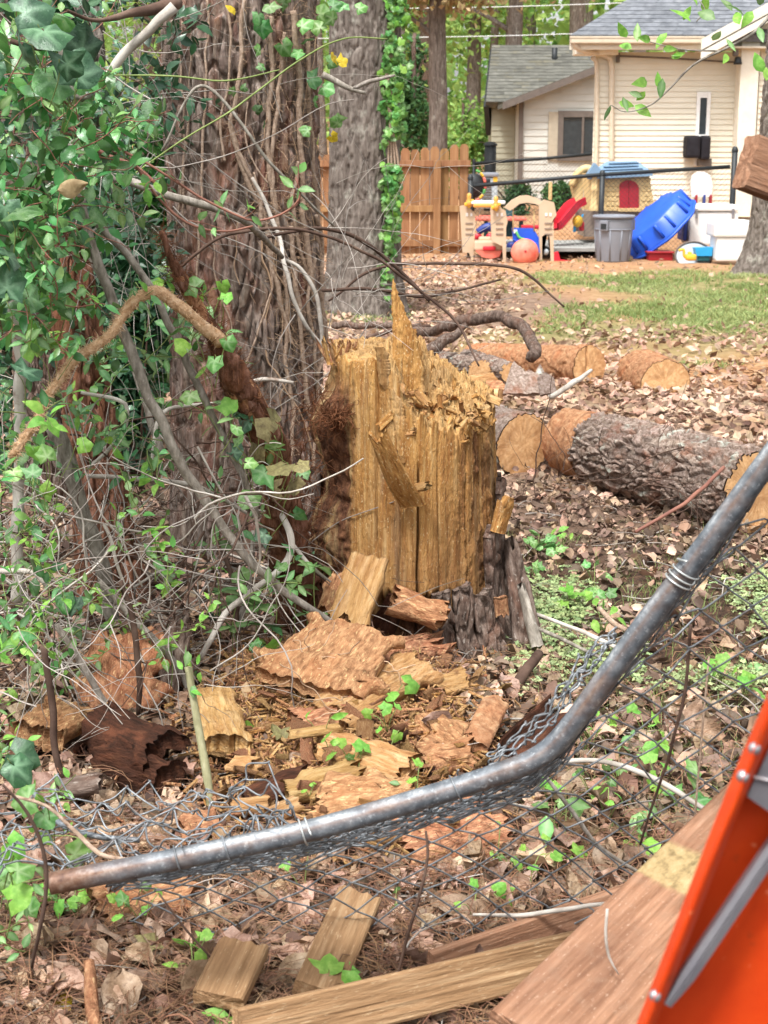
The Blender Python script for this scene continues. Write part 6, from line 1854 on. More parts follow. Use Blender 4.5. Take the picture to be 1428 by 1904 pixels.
S('white_branch', [(545, 1012, 4.6), (575, 1050, 4.6), (615, 1082, 4.6)], [4, 4, 2], 'branch_pale', 'short fork of the whitish branch beside the stump')
S('dead_limb', [(185, 1080, 4.25), (240, 1140, 4.25), (310, 1215, 4.25), (335, 1250, 4.25), (352, 1300, 4.25)], [6, 7, 7, 6, 5], 'branch', 'grey branch sloping down to the cut sapling')
S('dead_limb', [(105, 1160, 4.1), (150, 1230, 4.1), (200, 1310, 4.1), (250, 1365, 4.1), (300, 1415, 4.1)], [7, 7, 7, 6, 5], 'branch', 'grey branch crossing in front of the big red block')
S('dead_limb', [(225, 1080, 4.1), (245, 1150, 4.1), (258, 1240, 4.1), (258, 1330, 4.1)], [5, 6, 6, 5], 'branch_dark', 'upright brown stem in front of the big red block')
S('dead_limb', [(80, 1200, 3.7), (98, 1320, 3.7), (105, 1400, 3.7), (118, 1450, 3.7)], [7, 7, 7, 7], 'branch_dark', 'dark upright stem at left in front of the mesh loops')
S('dead_limb', [(0, 1060, 4.0), (60, 1062, 4.0), (85, 1090, 4.0)], [5, 5, 4], 'branch_pale', 'pale curved twig at the left edge above the red blocks')
S('dead_limb', [(395, 970, 4.8), (430, 1080, 4.75), (440, 1160, 4.7), (438, 1250, 4.7)], [5, 5, 5, 4], 'branch_dark', 'dark upright stem among the nettle like leaves left of the stump')
S('dead_limb', [(470, 985, 4.85), (462, 1080, 4.8), (440, 1180, 4.7), (415, 1270, 4.7)], [5, 6, 6, 5], 'branch', 'thin grey stem crossing behind the whitish branch')
S('dead_limb', [(150, 730, 4.6), (215, 742, 4.6), (236, 760, 4.6), (225, 810, 4.6), (165, 870, 4.6)], [3, 4, 4, 4, 3], 'branch_pale', 'pale hooked twig before the broken dark trunk')
S('dead_limb', [(160, 885, 4.7), (260, 892, 4.7), (360, 905, 4.75), (470, 960, 4.8)], [4, 5, 5, 3], 'branch_pale', 'pale low twig running under the parallel poles')
S('dead_limb', [(280, 870, 4.6), (300, 770, 4.7), (370, 752, 4.8), (420, 750, 4.8)], [3, 4, 4, 2], 'branch_pale', 'pale curved twig behind the long smooth pole')
S('dead_limb', [(455, 715, 4.8), (490, 705, 4.8), (545, 713, 4.8)], [3, 4, 3], 'branch_pale', 'pale broken twig sticking out before the pine trunk')
S('dead_limb', [(130, 235, 4.6), (190, 285, 4.6), (250, 310, 4.6), (300, 350, 4.6)], [4, 4, 4, 3], 'red_stem', 'reddish vine stem sloping down at upper left')
S('dead_limb', [(635, 690, 5.9), (560, 590, 5.8), (530, 500, 5.8), (520, 440, 5.9), (470, 330, 5.95)], [3, 4, 4, 4, 3], 'branch_pale', 'pale thin limb rising before the pine trunk')
S('dead_limb', [(600, 660, 5.9), (590, 560, 5.9), (560, 500, 5.9), (525, 480, 5.9)], [3, 4, 4, 3], 'branch_pale', 'pale forked twig on the right side of the pine trunk')
S('bramble_arch', [(330, 500, 5.2), (420, 438, 5.2), (560, 428, 5.3), (680, 470, 5.4), (780, 540, 5.5), (850, 600, 5.5), (890, 680, 5.4)], [3, 3, 3, 3, 3, 3, 2], 'branch_dark', 'thin dark bramble arching from the pine over the stump')
S('bramble_arch', [(480, 445, 5.4), (580, 425, 5.5), (660, 440, 5.6), (740, 500, 5.7), (800, 560, 5.7)], [3, 3, 4, 4, 3], 'branch_dark', 'dark curved shoot above the stump spike')
S('bramble_arch', [(600, 540, 5.8), (700, 538, 5.9), (800, 550, 6.0), (930, 520, 6.2)], [3, 3, 3, 2], 'branch_dark', 'nearly level thin twig behind the stump spike')
S('bramble_arch', [(610, 560, 6.0), (700, 500, 6.0), (830, 490, 6.0), (960, 500, 6.0), (1050, 570, 6.0)], [2, 3, 3, 3, 2], 'branch_dark', 'fine arching twig reaching right past the stump')
S('bramble_arch', [(240, 330, 4.9), (340, 260, 4.9), (430, 205, 4.9), (560, 110, 5.0), (640, 72, 5.0), (720, 72, 5.1)], [1.2, 1.6, 1.6, 1.6, 1.6, 1.2], 'shoot', 'thin green shoot crossing the pine trunk upwards')
S('bramble_arch', [(200, 140, 4.9), (320, 142, 4.9), (420, 150, 4.9), (520, 130, 4.9)], [1.2, 1.6, 1.6, 1.2], 'shoot', 'thin level green shoot near the top of the pine trunk')
S('bramble_arch', [(300, 280, 5.0), (380, 160, 5.0), (500, 300, 5.0), (620, 420, 5.1)], [2, 3, 3, 2], 'branch', 'thin grey twig looping across the pine trunk')
S('oak_twig', [(600, 138, 5.2), (640, 160, 5.2), (680, 172, 5.2)], [6, 5, 3], 'branch', 'short grey dead twig before the ivy clad oak')
S('oak_twig', [(655, 165, 5.2), (690, 150, 5.2), (735, 140, 5.2)], [4, 4, 2], 'branch', 'forked tip of the dead twig before the ivy clad oak')

# hairy root arch and the leaning rotten trunk
def hairy(P, r, n, mb, L=0.03, seed=0):
    g = np.random.default_rng(seed)
    Q = smooth_line(P, 120)
    T = unit(np.gradient(Q, axis=0))
    for k in range(n):
        i = int(g.integers(0, 118))
        d = unit(np.cross(T[i], g.normal(size=3)) + 0.5 * T[i] * g.normal())
        ri = np.interp(i / 119, np.linspace(0, 1, len(r)), r)
        a = Q[i] + d * ri * 0.8
        l = L * (0.5 + g.random())
        m = a + d * l * 0.5 + g.normal(size=3) * l * 0.12
        mb.add(*tube(np.array([a, m, a + d * l + g.normal(size=3) * l * 0.35]), A(.0009, .0007, .0004), 3, False), r=g.random())
o, Q = S('hairy_root', [(20, 850, 4.0), (62, 788, 4.0), (100, 712, 4.05), (150, 660, 4.1), (205, 618, 4.15), (235, 575, 4.2), (285, 540, 4.2), (330, 560, 4.22), (372, 600, 4.26), (412, 640, 4.3)],
         [7, 8, 9, 9, 8, 9, 10, 11, 12, 13], 'root_tan', 'pale hairy aerial root arching over the thicket', 'root', rough=0.3, sides=14)
hb = MB()
hairy(Q, np.full(5, 0.0125), 2600, hb, 0.010, 1)
tag(hb.build('root_hair', M['hair_tan'], o, True), kind='stuff')
rot_t = empty('leaning_trunk', W(520, 1100, 4.95) * A(1, 1, 0), 'dark rotten trunk with torn bark leaning left of the stump', 'tree')
P = np.array([W(300, 428, 4.25), W(318, 480, 4.25), W(350, 540, 4.28), W(395, 620, 4.32), W(430, 690, 4.38), W(470, 760, 4.45), W(500, 830, 4.55), W(525, 940, 4.7), W(545, 1060, 4.85), W(560, 1180, 4.95)])
Q = smooth_line(P, 150)
rr = np.interp(np.linspace(0, 1, 150), [0, .1, .2, .35, .5, .62, .75, 1], A(6, 10, 17, 29, 29, 32, 42, 54) * 4.4 / 2860)
obj('trunk', *tube(Q, rr, 36, True, 0.45, 9), M['bark_red'], rot_t)
hb = MB()
hairy(P[:6], rr[::25], 700, hb, 0.028, 2)
tag(hb.build('root_hair', M['hair_dark'], rot_t), kind='stuff')
for k in range(44):
    i = int(G5.integers(14, 95))
    T = unit(Q[i + 4] - Q[i])
    d = unit(np.cross(T, G5.normal(size=3)) + A(0.2, -0.8, 0.1))
    a = Q[i] + d * rr[i] * 0.95
    slab('bark', a - T * 0.03, a + T * (0.04 + 0.07 * G5.random()), 0.025 + 0.02 * G5.random(), 0.006, d, ['wood_rot', 'bark_red', 'wood_rot'][k % 3], 1200 + k, rot_t, ragged=(0.2, 0.4), rough=0.004, nw=7, curl=-0.3)

# ivy stems on the pine
ivy = empty('climbing_ivy', (PX, PY - 0.33, 0), 'climbing ivy with many hairy stems on the pine trunk', 'climber')
def on_pine(px, py, lift=0.012):
    """the point of the pine's surface seen there"""
    d = ray(px, py)
    o_ = A(0, 0, EYE) - A(PX, PY, 0)
    a, b = d[0] ** 2 + d[1] ** 2, o_[0] * d[0] + o_[1] * d[1]
    z = EYE + d[2] * 6
    R_ = 0.306 + 0.05 * math.exp(-max(z, 0) / 0.25) + lift
    disc = b * b - a * (o_[0] ** 2 + o_[1] ** 2 - R_ ** 2)
    t = (-b - math.sqrt(disc)) / a if disc > 0 else -b / a
    return A(0, 0, EYE) + d * t
hb = MB()
ST = [([(388, 0), (384, 90), (380, 180), (375, 300), (372, 420), (368, 520)], 5), ([(420, 0), (428, 80), (424, 160), (410, 230), (420, 300)], 5), ([(452, 0), (448, 100), (440, 190), (430, 230), (450, 300), (480, 360), (490, 420)], 5),
      ([(502, 30), (505, 130), (500, 200), (498, 300), (510, 380), (520, 460)], 6), ([(530, 60), (520, 150), (512, 230), (505, 330), (515, 400)], 5), ([(545, 20), (555, 140), (560, 260), (562, 380), (572, 460), (585, 560)], 7),
      ([(570, 40), (575, 170), (582, 300), (590, 420), (598, 540), (605, 640)], 6), ([(340, 40), (335, 150), (350, 210), (342, 300), (330, 420)], 4), ([(360, 90), (345, 200), (340, 330), (345, 460)], 4),
      ([(430, 230), (445, 290), (465, 350), (485, 390), (500, 460), (520, 560), (540, 640)], 6), ([(470, 320), (490, 400), (505, 470), (500, 560), (470, 640), (450, 690)], 4), ([(540, 420), (550, 520), (560, 610), (570, 720), (580, 800)], 6),
      ([(520, 460), (535, 560), (530, 660), (545, 760), (540, 860)], 5), ([(585, 480), (570, 560), (585, 650), (590, 760), (580, 880)], 5), ([(500, 340), (470, 300), (455, 250), (462, 190)], 3), ([(395, 430), (402, 520), (430, 600), (440, 700)], 3),
      ([(555, 300), (545, 380), (552, 450), (575, 520)], 5), ([(590, 400), (600, 470), (596, 560), (600, 650), (590, 700)], 6)]
for k, (pts, r) in enumerate(ST):
    lift = 0.010 + 0.004 * (k % 3)
    pts2 = smooth_line(np.array([(a, b, 0) for a, b in pts], float), 40)
    P = np.array([on_pine(a + 3 * vnoise(A(b * 0.03, k, 0)), b, lift) for a, b, _ in pts2])
    obj('vine_stem', *tube(smooth_line(P, 90), r * (0.8 if pts[-1][0] > 480 else 0.5) * 6.05 / 2860, 7, True, 0.15, k), M['vine'], ivy)
    hairy(P, np.full(4, r * 0.9 * 6.0 / 2860), 120 if pts[-1][0] > 480 else 0, hb, 0.03, 60 + k)
for k in range(22):        # finer stems
    x, y = G5.uniform(325, 600), G5.uniform(-20, 800)
    if x < 470 and G5.random() < 0.9: continue
    P = []
    dx = G5.normal() * 0.3
    for q in range(8):
        P.append(on_pine(x, y, 0.014))
        dx = dx * 0.7 + G5.normal() * 0.35
        x = min(max(x + dx * 22, 318), 601)
        y += 22 + 12 * G5.random()
    hb.add(*tube(smooth_line(np.array(P), 26), 0.0016 + 0.0022 * G5.random(), 4, False), r=G5.random())
for k in range(900):       # a felt of fine rootlets on the right flank
    x, y = 600 - 75 * abs(G5.normal()) * 0.7, G5.uniform(0, 720)
    if x < 420: continue
    a = on_pine(x, y, 0.004)
    d = G5.normal(size=3) * A(.5, .3, .7) + A(0, -0.25, 0)
    d = unit(d)
    P = [a, a + d * 0.03 + G5.normal(size=3) * .006, a + d * 0.055 + G5.normal(size=3) * .014]
    hb.add(*tube(np.array(P), A(.0010, .0009, .0006), 3, False), r=G5.random())
tag(hb.build('rootlets', M['hair'], ivy), kind='stuff')

LM = {k: leaf_meshes(LOBED, M[k]) for k in ('leaf_dark', 'leaf_mid', 'leaf_bright', 'leaf_wilt', 'leaf', 'leaf_yellow')}
LO = {k: leaf_meshes(OVALS, M[k]) for k in ('leaf', 'leaf_dark', 'leaf_mid', 'leaf_bright')}
def put_leaf(parent, P, size, meshes, nrm=None, yaw=None, g=G5, droop=0.0, name='leaf'):
    n = unit(g.normal(size=3) * 0.55 + (A(0, -0.75, 0.65) if nrm is None else np.asarray(nrm, float)))
    F = frames(n[None], A(g.random() * 6.28 if yaw is None else yaw))[0]
    return place(name, meshes[int(g.integers(len(meshes)))], P, F, parent, float(size))
# leaves of that ivy
for (px, py, s) in [(485, 35, 46), (553, 55, 40), (520, 75, 42), (520, 12, 40), (565, 95, 38), (585, 28, 44), (610, 15, 36), (625, 40, 34), (570, 145, 44), (595, 160, 42), (620, 215, 34), (605, 118, 34), (480, 20, 34),
                    (545, 5, 40), (500, 5, 36), (632, 232, 30), (580, 245, 30), (472, 210, 24), (490, 240, 20), (460, 160, 20), (485, 95, 26), (600, 60, 38), (640, 20, 30), (660, 18, 30), (575, 75, 34), (590, 190, 30), (478, 120, 22), (430, 178, 22)]:
    P = on_pine(min(px, 598), py, 0.05 + 0.04 * G5.random()) if px < 600 else W(px, py, 6.1)
    put_leaf(ivy, P, s * 6.1 / 2860 * 0.8, LM['leaf_mid' if G5.random() < 0.6 else 'leaf'], (0, -1, 0.15))
for (px, py) in [(440, 22), (628, 118), (622, 100), (612, 250)]:
    put_leaf(ivy, W(px, py, 5.9), 22 * 6 / 2860, LM['leaf_yellow'], (0, -1, 0.2))

# ivy on the oak
iv2 = empty('climbing_ivy', (OX + 0.3, OY - 0.3, 0), 'bright green ivy curtain on the right side of the grey oak', 'climber')
for k in range(4):
    pts = [(728 + k * 5, 480 - 30 * k, 15.35), (722 + k * 6, 300, 15.3), (730 - k * 4, 150, 15.3), (726 + k * 5, 0, 15.3), (728, -80, 15.3)]
    obj('vine_stem', *tube(smooth_line(np.array([W(*p) for p in pts]), 30), 0.012, 5), M['vine'], iv2)
pts, n = [], 0
for k in range(900):
    py = G5.uniform(-70, 420) if G5.random() < 0.9 else G5.uniform(420, 600)
    wd = np.interp(py, [-70, 60, 150, 300, 420, 600], [17, 18, 16, 14, 8, 24])
    cx = np.interp(py, [-70, 100, 300, 420, 600], [738, 735, 731, 728, 690])
    x = cx + wd * np.clip(G5.normal() * 0.6, -1.2, 1.2)
    if vnoise(A(x * 0.05, py * 0.03, 3)) < -0.3: continue
    pts.append(W(x, py, 15.22 + 0.14 * G5.random()))
for P in pts[:300]:
    put_leaf(iv2, P, 0.055 + 0.04 * G5.random(), LM['leaf_mid' if G5.random() < 0.65 else 'leaf_bright'], (0, -1, 0.25))
mb = MB()
P = np.array(pts[300:])
scatter(mb, LOBED, P, frames(G5.normal(size=P.shape) * .6 + A(0, -1, .2), G5.random(len(P)) * 6.28), 0.05 + 0.04 * G5.random(len(P)), G5.random(len(P)))
tag(mb.build('leaves', M['leaf_mid'], iv2, False), kind='stuff')

# ---- leafy plants made of sprigs (opposite leaves along a stem)
def sprigs(name, label, cat, starts, Lr, size, leaf, stem, cap, seed, pair=0.035, sag=0.25, rstem=0.0018, toward=A(0, -0.5, 0.3), bright=None, base=None, extra_stuff=True, group=None):
    g = np.random.default_rng(seed)
    st = np.asarray(starts, float)
    t = empty(name, base if base is not None else A(st[:, 0].mean(), st[:, 1].mean(), max(0, st[:, 2].min())), label, cat, group)
    n = 0
    sm = MB()
    restP, restF, restS = [], [], []
    for k, s in enumerate(st):
        L = Lr[0] + (Lr[1] - Lr[0]) * g.random()
        d = unit(g.normal(size=3) * A(1, .5, .8) + toward)
        P = [s]
        m = max(4, int(L / 0.03))
        for q in range(m):
            d = unit(d + g.normal(size=3) * 0.18 + A(0, 0, -sag * 0.12))
            P.append(P[-1] + d * L / m)
        P = smooth_line(np.array(P), m * 2)
        sm.add(*tube(P, np.linspace(rstem, rstem * 0.5, len(P)), 4, False), r=g.random())
        T = unit(np.gradient(P, axis=0))
        npair = max(2, int(L / pair))
        young = bright and g.random() < 0.3
        ph = g.random() * 3
        for q in range(npair):
            i = min(len(P) - 1, int((q + 0.7) / npair * (len(P) - 1)))
            tip = q / npair
            sz = size * (0.6 + 0.5 * g.random()) * (1 - 0.45 * tip ** 2)
            axis = unit(np.cross(T[i], A(math.cos(ph + q * 1.57), math.sin(ph + q * 1.57), 0.6)))
            for sg in (1, -1):
                if g.random() < 0.12: continue
                X = unit(axis * sg + 0.5 * T[i] + 0.2 * g.normal(size=3))
                up = unit(A(0, -0.45, 0.8) + 0.45 * g.normal(size=3))
                Z = unit(up - X * np.dot(up, X))
                F = np.stack([X, np.cross(Z, X), Z], 1)
                if n < cap and (g.random() < 0.9):
                    lm = LO[bright] if (bright and (tip > 0.72 or young)) else LO[leaf]
                    place('leaf', lm[int(g.integers(4))], P[i] + X * 0.006, F, t, float(sz))
                    n += 1
                else:
                    restP.append(P[i] + X * 0.006); restF.append(F); restS.append(sz)
    tag(sm.build('stems', M[stem], t), kind='stuff')
    if restP:
        mb = MB()
        scatter(mb, OVALS, np.array(restP), np.array(restF), np.array(restS), g.random(len(restP)))
        tag(mb.build('leaves', M[leaf], t, True), kind='stuff')
    return t

def region(poly, n, Y0, Y1, seed, bias=1.0):
    """points spread over a polygon of the photograph between two distances"""
    g = np.random.default_rng(seed)
    p = np.array(poly, float)
    out = []
    while len(out) < n:
        x, y = g.uniform(p[:, 0].min(), p[:, 0].max()), g.uniform(p[:, 1].min(), p[:, 1].max())
        c = False
        for i in range(len(p)):
            (x1, y1), (x2, y2) = p[i], p[i - 1]
            if (y1 > y) != (y2 > y) and x < (x2 - x1) * (y - y1) / (y2 - y1) + x1:
                c = not c
        if c:
            out.append(W(x, y, Y0 + (Y1 - Y0) * g.random() ** bias))
    return np.array(out)

sprigs('honeysuckle_bush', 'dense glossy honeysuckle bush filling the upper left', 'bush', region([(-60, 60), (90, 80), (170, 170), (250, 250), (200, 330), (150, 420), (60, 420), (-60, 420)], 84, 3.9, 4.5, 1), (0.12, 0.3), 0.066, 'leaf', 'red_stem', 300, 301, bright='leaf_mid')
sprigs('honeysuckle_bush', 'looser honeysuckle growth at left below the tan dead leaf', 'bush', region([(-60, 400), (130, 380), (180, 480), (140, 600), (60, 640), (-60, 700)], 62, 3.9, 4.5, 2), (0.12, 0.28), 0.064, 'leaf', 'red_stem', 300, 302, bright='leaf_mid')
sprigs('privet_bush', 'dark leaved bush deep inside the thicket at left', 'bush', region([(-60, -20), (330, -20), (320, 250), (280, 420), (180, 560), (-60, 800)], 110, 5.2, 6.4, 3), (0.2, 0.5), 0.075, 'leaf_dark', 'branch_dark', 300, 303)
sprigs('honeysuckle_vine', 'trailing honeysuckle vine with upturned tips before the pine', 'vine', [W(225, 250, 4.4), W(300, 330, 4.4), W(340, 350, 4.4), W(420, 400, 4.4), W(455, 405, 4.4), W(520, 400, 4.4), W(545, 370, 4.4), W(225, 270, 4.4), W(310, 380, 4.4), W(350, 410, 4.4)], (0.07, 0.12), 0.06, 'leaf_mid', 'red_stem', 120, 304, sag=-0.3, toward=A(0.5, -0.3, 0.3), bright='leaf_bright')
for pts, lab in (([(110, 245, 4.4), (200, 268, 4.4), (290, 315, 4.4), (370, 365, 4.4), (440, 400, 4.4), (480, 410, 4.4), (530, 395, 4.4), (558, 365, 4.4), (550, 330, 4.4)], 'long reddish trailing stem before the pine'),
                 ([(240, 290, 4.45), (300, 375, 4.45), (360, 420, 4.45), (420, 430, 4.45), (470, 420, 4.45)], 'second green brown trailing stem under the reddish one')):
    S('trailing_stem', pts, [2.6, 2.4, 2.2, 1.8], 'red_stem' if 'reddish' in lab else 'shoot', lab, 'vine', rough=0.0)
sprigs('privet_sprays', 'sparse leafy shoots in the middle of the thicket', 'bush', region([(60, 560), (330, 480), (360, 700), (300, 900), (60, 900)], 30, 4.2, 4.9, 5), (0.08, 0.2), 0.06, 'leaf', 'shoot', 160, 305, bright='leaf_bright')
sprigs('low_ivy', 'low tangle of leafy shoots along the left edge', 'bush', region([(-40, 700), (110, 760), (150, 950), (120, 1200), (-40, 1250)], 44, 3.7, 4.4, 6), (0.08, 0.22), 0.055, 'leaf', 'shoot', 240, 306, bright='leaf_bright')
sprigs('privet_sprays', 'light green shoots rising from the sticks around the big red block', 'bush', region([(-30, 950), (330, 950), (360, 1180), (200, 1280), (-30, 1350)], 36, 3.7, 4.5, 7), (0.08, 0.2), 0.046, 'leaf_mid', 'shoot', 260, 307, bright='leaf_bright')
sprigs('privet_sprays', 'scattered dark shoots between the parallel poles and the pine', 'bush', region([(180, 560), (480, 600), (560, 1000), (520, 1200), (330, 1150), (180, 1000)], 26, 4.3, 5.0, 8), (0.08, 0.2), 0.058, 'leaf', 'shoot', 200, 308, bright='leaf_mid')
sprigs('low_ivy', 'bright leafy shoots along the bottom of the left edge', 'bush', region([(-40, 1300), (70, 1380), (110, 1600), (60, 1850), (-40, 1900)], 26, 2.7, 3.3, 9), (0.06, 0.16), 0.042, 'leaf_mid', 'shoot', 200, 309, bright='leaf_bright')
# ivy shoots with big lobed leaves
def ivy_plant(label, spots, Y, size, m, seed, name='ivy_shoot', cat='ivy', base_py=None, group=None, stemm='shoot', droop=0.10):
    g = np.random.default_rng(seed)
    P = [W(a, b, Y + 0.15 * g.normal() * 0.5) for a, b in spots]
    c = np.mean(P, 0)
    b = A(c[0], c[1], float(terr(c[0], c[1])))
    t = empty(name, b, label, cat, group)
    for q, p in enumerate(P):
        put_leaf(t, p, size * (0.75 + 0.5 * g.random()), LM[m[q % len(m)]], (0, -0.8, 0.5), g=g)
        e = np.array([c[0] + 0.3 * (p[0] - c[0]), p[1] + 0.05, max(b[2], p[2] - droop)])
        obj('stem', *tube(smooth_line([p, (p + e) / 2 + A(0.01, 0, 0.01), e], 8), 0.0013, 4), M[stemm], t)
    return t
ivy_plant('large dark ivy leaves hanging in the top left corner', [(18, 30), (40, 70), (88, 22), (70, 45), (8, 110), (110, 110), (125, 145), (150, 120), (110, 165), (140, 165)], 3.6, 0.085, ['leaf_dark', 'leaf_dark', 'leaf', 'leaf_dark'], 401)
ivy_plant('big bluish ivy leaves at the left edge under the honeysuckle', [(8, 365), (15, 395), (8, 480), (38, 520), (12, 560), (45, 560), (30, 690)], 3.6, 0.075, ['leaf_dark', 'leaf'], 402)
ivy_plant('light ivy sprays at the left above the pale root arch', [(40, 500), (75, 540), (95, 500), (60, 590), (118, 560), (90, 640), (148, 640), (70, 660)], 4.0, 0.06, ['leaf_mid', 'leaf_bright'], 403)
ivy_plant('ivy leaves hanging on the leaning rotten trunk', [(372, 538), (410, 520), (340, 610), (375, 685), (355, 725), (352, 655), (400, 660), (412, 560), (440, 790), (432, 770), (418, 625)], 4.22, 0.05, ['leaf_mid', 'leaf_bright'], 404)
ivy_plant('dark ivy clump at the foot of the leaning rotten trunk', [(430, 768), (448, 800), (440, 830), (470, 785), (452, 860), (540, 950), (500, 990), (515, 1060), (560, 890), (430, 850)], 4.4, 0.055, ['leaf_dark', 'leaf_mid', 'leaf'], 405)
ivy_plant('wilted ivy leaves on the foot of the leaning rotten trunk', [(480, 825), (510, 810), (520, 835), (535, 860), (545, 890), (500, 870), (525, 905), (548, 862), (470, 910), (518, 790)], 4.36, 0.07, ['leaf_wilt', 'leaf_wilt', 'leaf_mid'], 406)
ivy_plant('broad ivy leaf and shoots at the left edge below the thicket', [(14, 1410), (12, 1590), (10, 1395)], 3.0, 0.075, ['leaf_dark'], 407)
ivy_plant('bright maple like seedling leaves at the lower left edge', [(30, 1590), (18, 1625), (10, 1680), (5, 1720), (15, 1770), (50, 1705), (8, 1560), (22, 1660)], 2.85, 0.05, ['leaf_bright', 'leaf_mid'], 408)
ivy_plant('rounded pale veined leaf beside the rusty end of the rail', [(120, 1590), (68, 1480), (75, 1505)], 2.75, 0.052, ['leaf_mid'], 409)
ivy_plant('ivy leaves low between the red block and the stump', [(505, 1225), (470, 1190), (490, 1215), (468, 1220), (440, 1060), (520, 1200), (398, 1140), (385, 1245)], 4.5, 0.058, ['leaf_dark', 'leaf_mid', 'leaf_bright'], 410)
ivy_plant('dark round ivy leaf hanging in front of the red blocks', [(145, 1138), (115, 1100), (60, 1140), (80, 1370), (95, 1345)], 4.0, 0.06, ['leaf_dark', 'leaf'], 411)
ivy_plant('young pale green leaves in the ivy at left', [(90, 1240), (20, 870), (60, 830), (90, 860), (100, 900), (60, 890), (140, 830)], 3.8, 0.045, ['leaf_bright', 'leaf_mid'], 412)
# a hanging tan leaf, an orange leaf
o = place('dead_leaf', leaf_meshes([DEAD[3]], M['leaf_tan'])[0], W(135, 348, 3.8), frames(A([0.2, -1, 0.2]), A(0.3))[0], None, 0.075)
tag(o, 'single tan dead leaf hung up in the honeysuckle', 'leaf')
o = place('dead_leaf', leaf_meshes([DEAD[2]], M['pl_orange'])[0], W(210, 1323, 4.05), frames(A([0, -0.6, 1]), A(0.2))[0], None, 0.07)
tag(o, 'narrow orange leaf lying on the dark wet slab', 'leaf')

# nettle-like plants left of the stump
def whorl_plant(px, py, Y, n, size, label, seed, m='leaf_mid', h=0.12, name='wild_plant', group=None, cat='plant'):
    g = np.random.default_rng(seed)
    top = W(px, py, Y)
    b = A(top[0], top[1], max(float(terr(top[0], top[1])), top[2] - h))
    t = empty(name, b, label, cat, group)
    obj('stem', *tube(smooth_line([b, (b + top) / 2 + g.normal(size=3) * 0.008, top], 8), 0.0018, 5), M['shoot'], t)
    for k in range(n):
        a = k * 6.28 / n + g.random()
        X = unit(A(math.cos(a), math.sin(a), 0.15 * g.normal() - 0.1))
        Z = unit(A(0, 0, 1) - X * X[2] + 0.25 * g.normal(size=3))
        Z = unit(Z - X * np.dot(X, Z))
        place('leaf', LO[m][int(g.integers(4))], top + A(0, 0, -0.012 * (k // 5)), np.stack([X, np.cross(Z, X), Z], 1), t, float(size * (0.7 + 0.5 * g.random())))
    return t
SHADE = []
for k, (px, py, n, s, m) in enumerate([(585, 1052, 5, .075, 'leaf_mid'), (545, 1095, 5, .09, 'leaf_mid'), (512, 1075, 5, .07, 'leaf'), (480, 1130, 5, .08, 'leaf_mid'), (440, 1120, 5, .08, 'leaf_mid'), (505, 1165, 5, .075, 'leaf'), (430, 1165, 5, .075, 'leaf_mid'),
                                       (572, 1140, 4, .07, 'leaf_mid'), (408, 1100, 5, .07, 'leaf_mid'), (285, 985, 5, .055, 'leaf_bright'), (300, 1010, 4, .05, 'leaf_bright'), (400, 1055, 5, .05, 'leaf_bright'), (500, 1275, 7, .045, 'leaf_bright'), (315, 1190, 6, .045, 'leaf_bright')]):
    t = whorl_plant(px, py, 4.55 if px > 350 else 4.2, n, s, 'wild plant', 600 + k, m, 0.15)
    SHADE.append((t, px, py, ('young bright plant' if m == 'leaf_bright' else 'long leaved wild plant' if m == 'leaf_mid' else 'glossy wild plant')))

single_out(SHADE, [('the tip of the long grey pole', 632, 1166), ('the fork of the whitish branch', 545, 1012), ('the foot of the whitish branch', 400, 1180), ('the big red block', 240, 1240), ('the parallel poles', 330, 950), ('the crumbly slab', 560, 1240)], '', 'plants in the shade left of the stump')
# cut sapling
sap = empty('cut_sapling', G(392, 1536), 'cut green sapling stub sprouting new leaves behind the mesh', 'sapling')
P = np.array([W(394, 1536, 3.55), W(386, 1450, 3.57), W(372, 1370, 3.6), W(358, 1290, 3.62), W(350, 1240, 3.63)])
P[0][2] = float(terr(P[0][0], P[0][1])) - 0.02
obj('stem', *tube(smooth_line(P, 30), np.linspace(0.0125, 0.009, 30), 10, True, 0.12, 3), M['sapling'], sap)
for k, (px, py) in enumerate([(345, 1225), (356, 1240), (366, 1236), (350, 1210), (340, 1245), (372, 1250), (360, 1298), (355, 1285)]):
    put_leaf(sap, W(px, py, 3.6), 0.028 + 0.012 * G5.random(), LO['leaf_bright' if k % 3 else 'leaf_mid'], (0, -0.7, 0.6))

# the leafy spray hanging at the upper right
sp = empty('hanging_branch', W(1428, 60, 5.2), 'leafy branch hanging into view at the upper right', 'branch')
P = smooth_line(np.array([W(1440, 20, 5.2), W(1400, 62, 5.2), W(1350, 90, 5.2), (W(1290, 120, 5.2)), W(1245, 165, 5.2), W(1210, 195, 5.2), W(1165, 208, 5.2), W(1135, 195, 5.2)]), 60)
obj('stem', *tube(P, np.linspace(0.006, 0.0016, 60), 6), M['branch'], sp)
P2 = smooth_line(np.array([W(1340, 95, 5.2), W(1270, 92, 5.2), W(1210, 78, 5.2), W(1180, 68, 5.2)]), 30)
obj('stem', *tube(P2, np.linspace(0.003, 0.0012, 30), 5), M['branch'], sp)
P3 = smooth_line(np.array([W(1300, 0, 5.2), W(1310, 20, 5.2), W(1295, 40, 5.2)]), 12)
obj('stem', *tube(P3, 0.002, 5), M['branch'], sp)
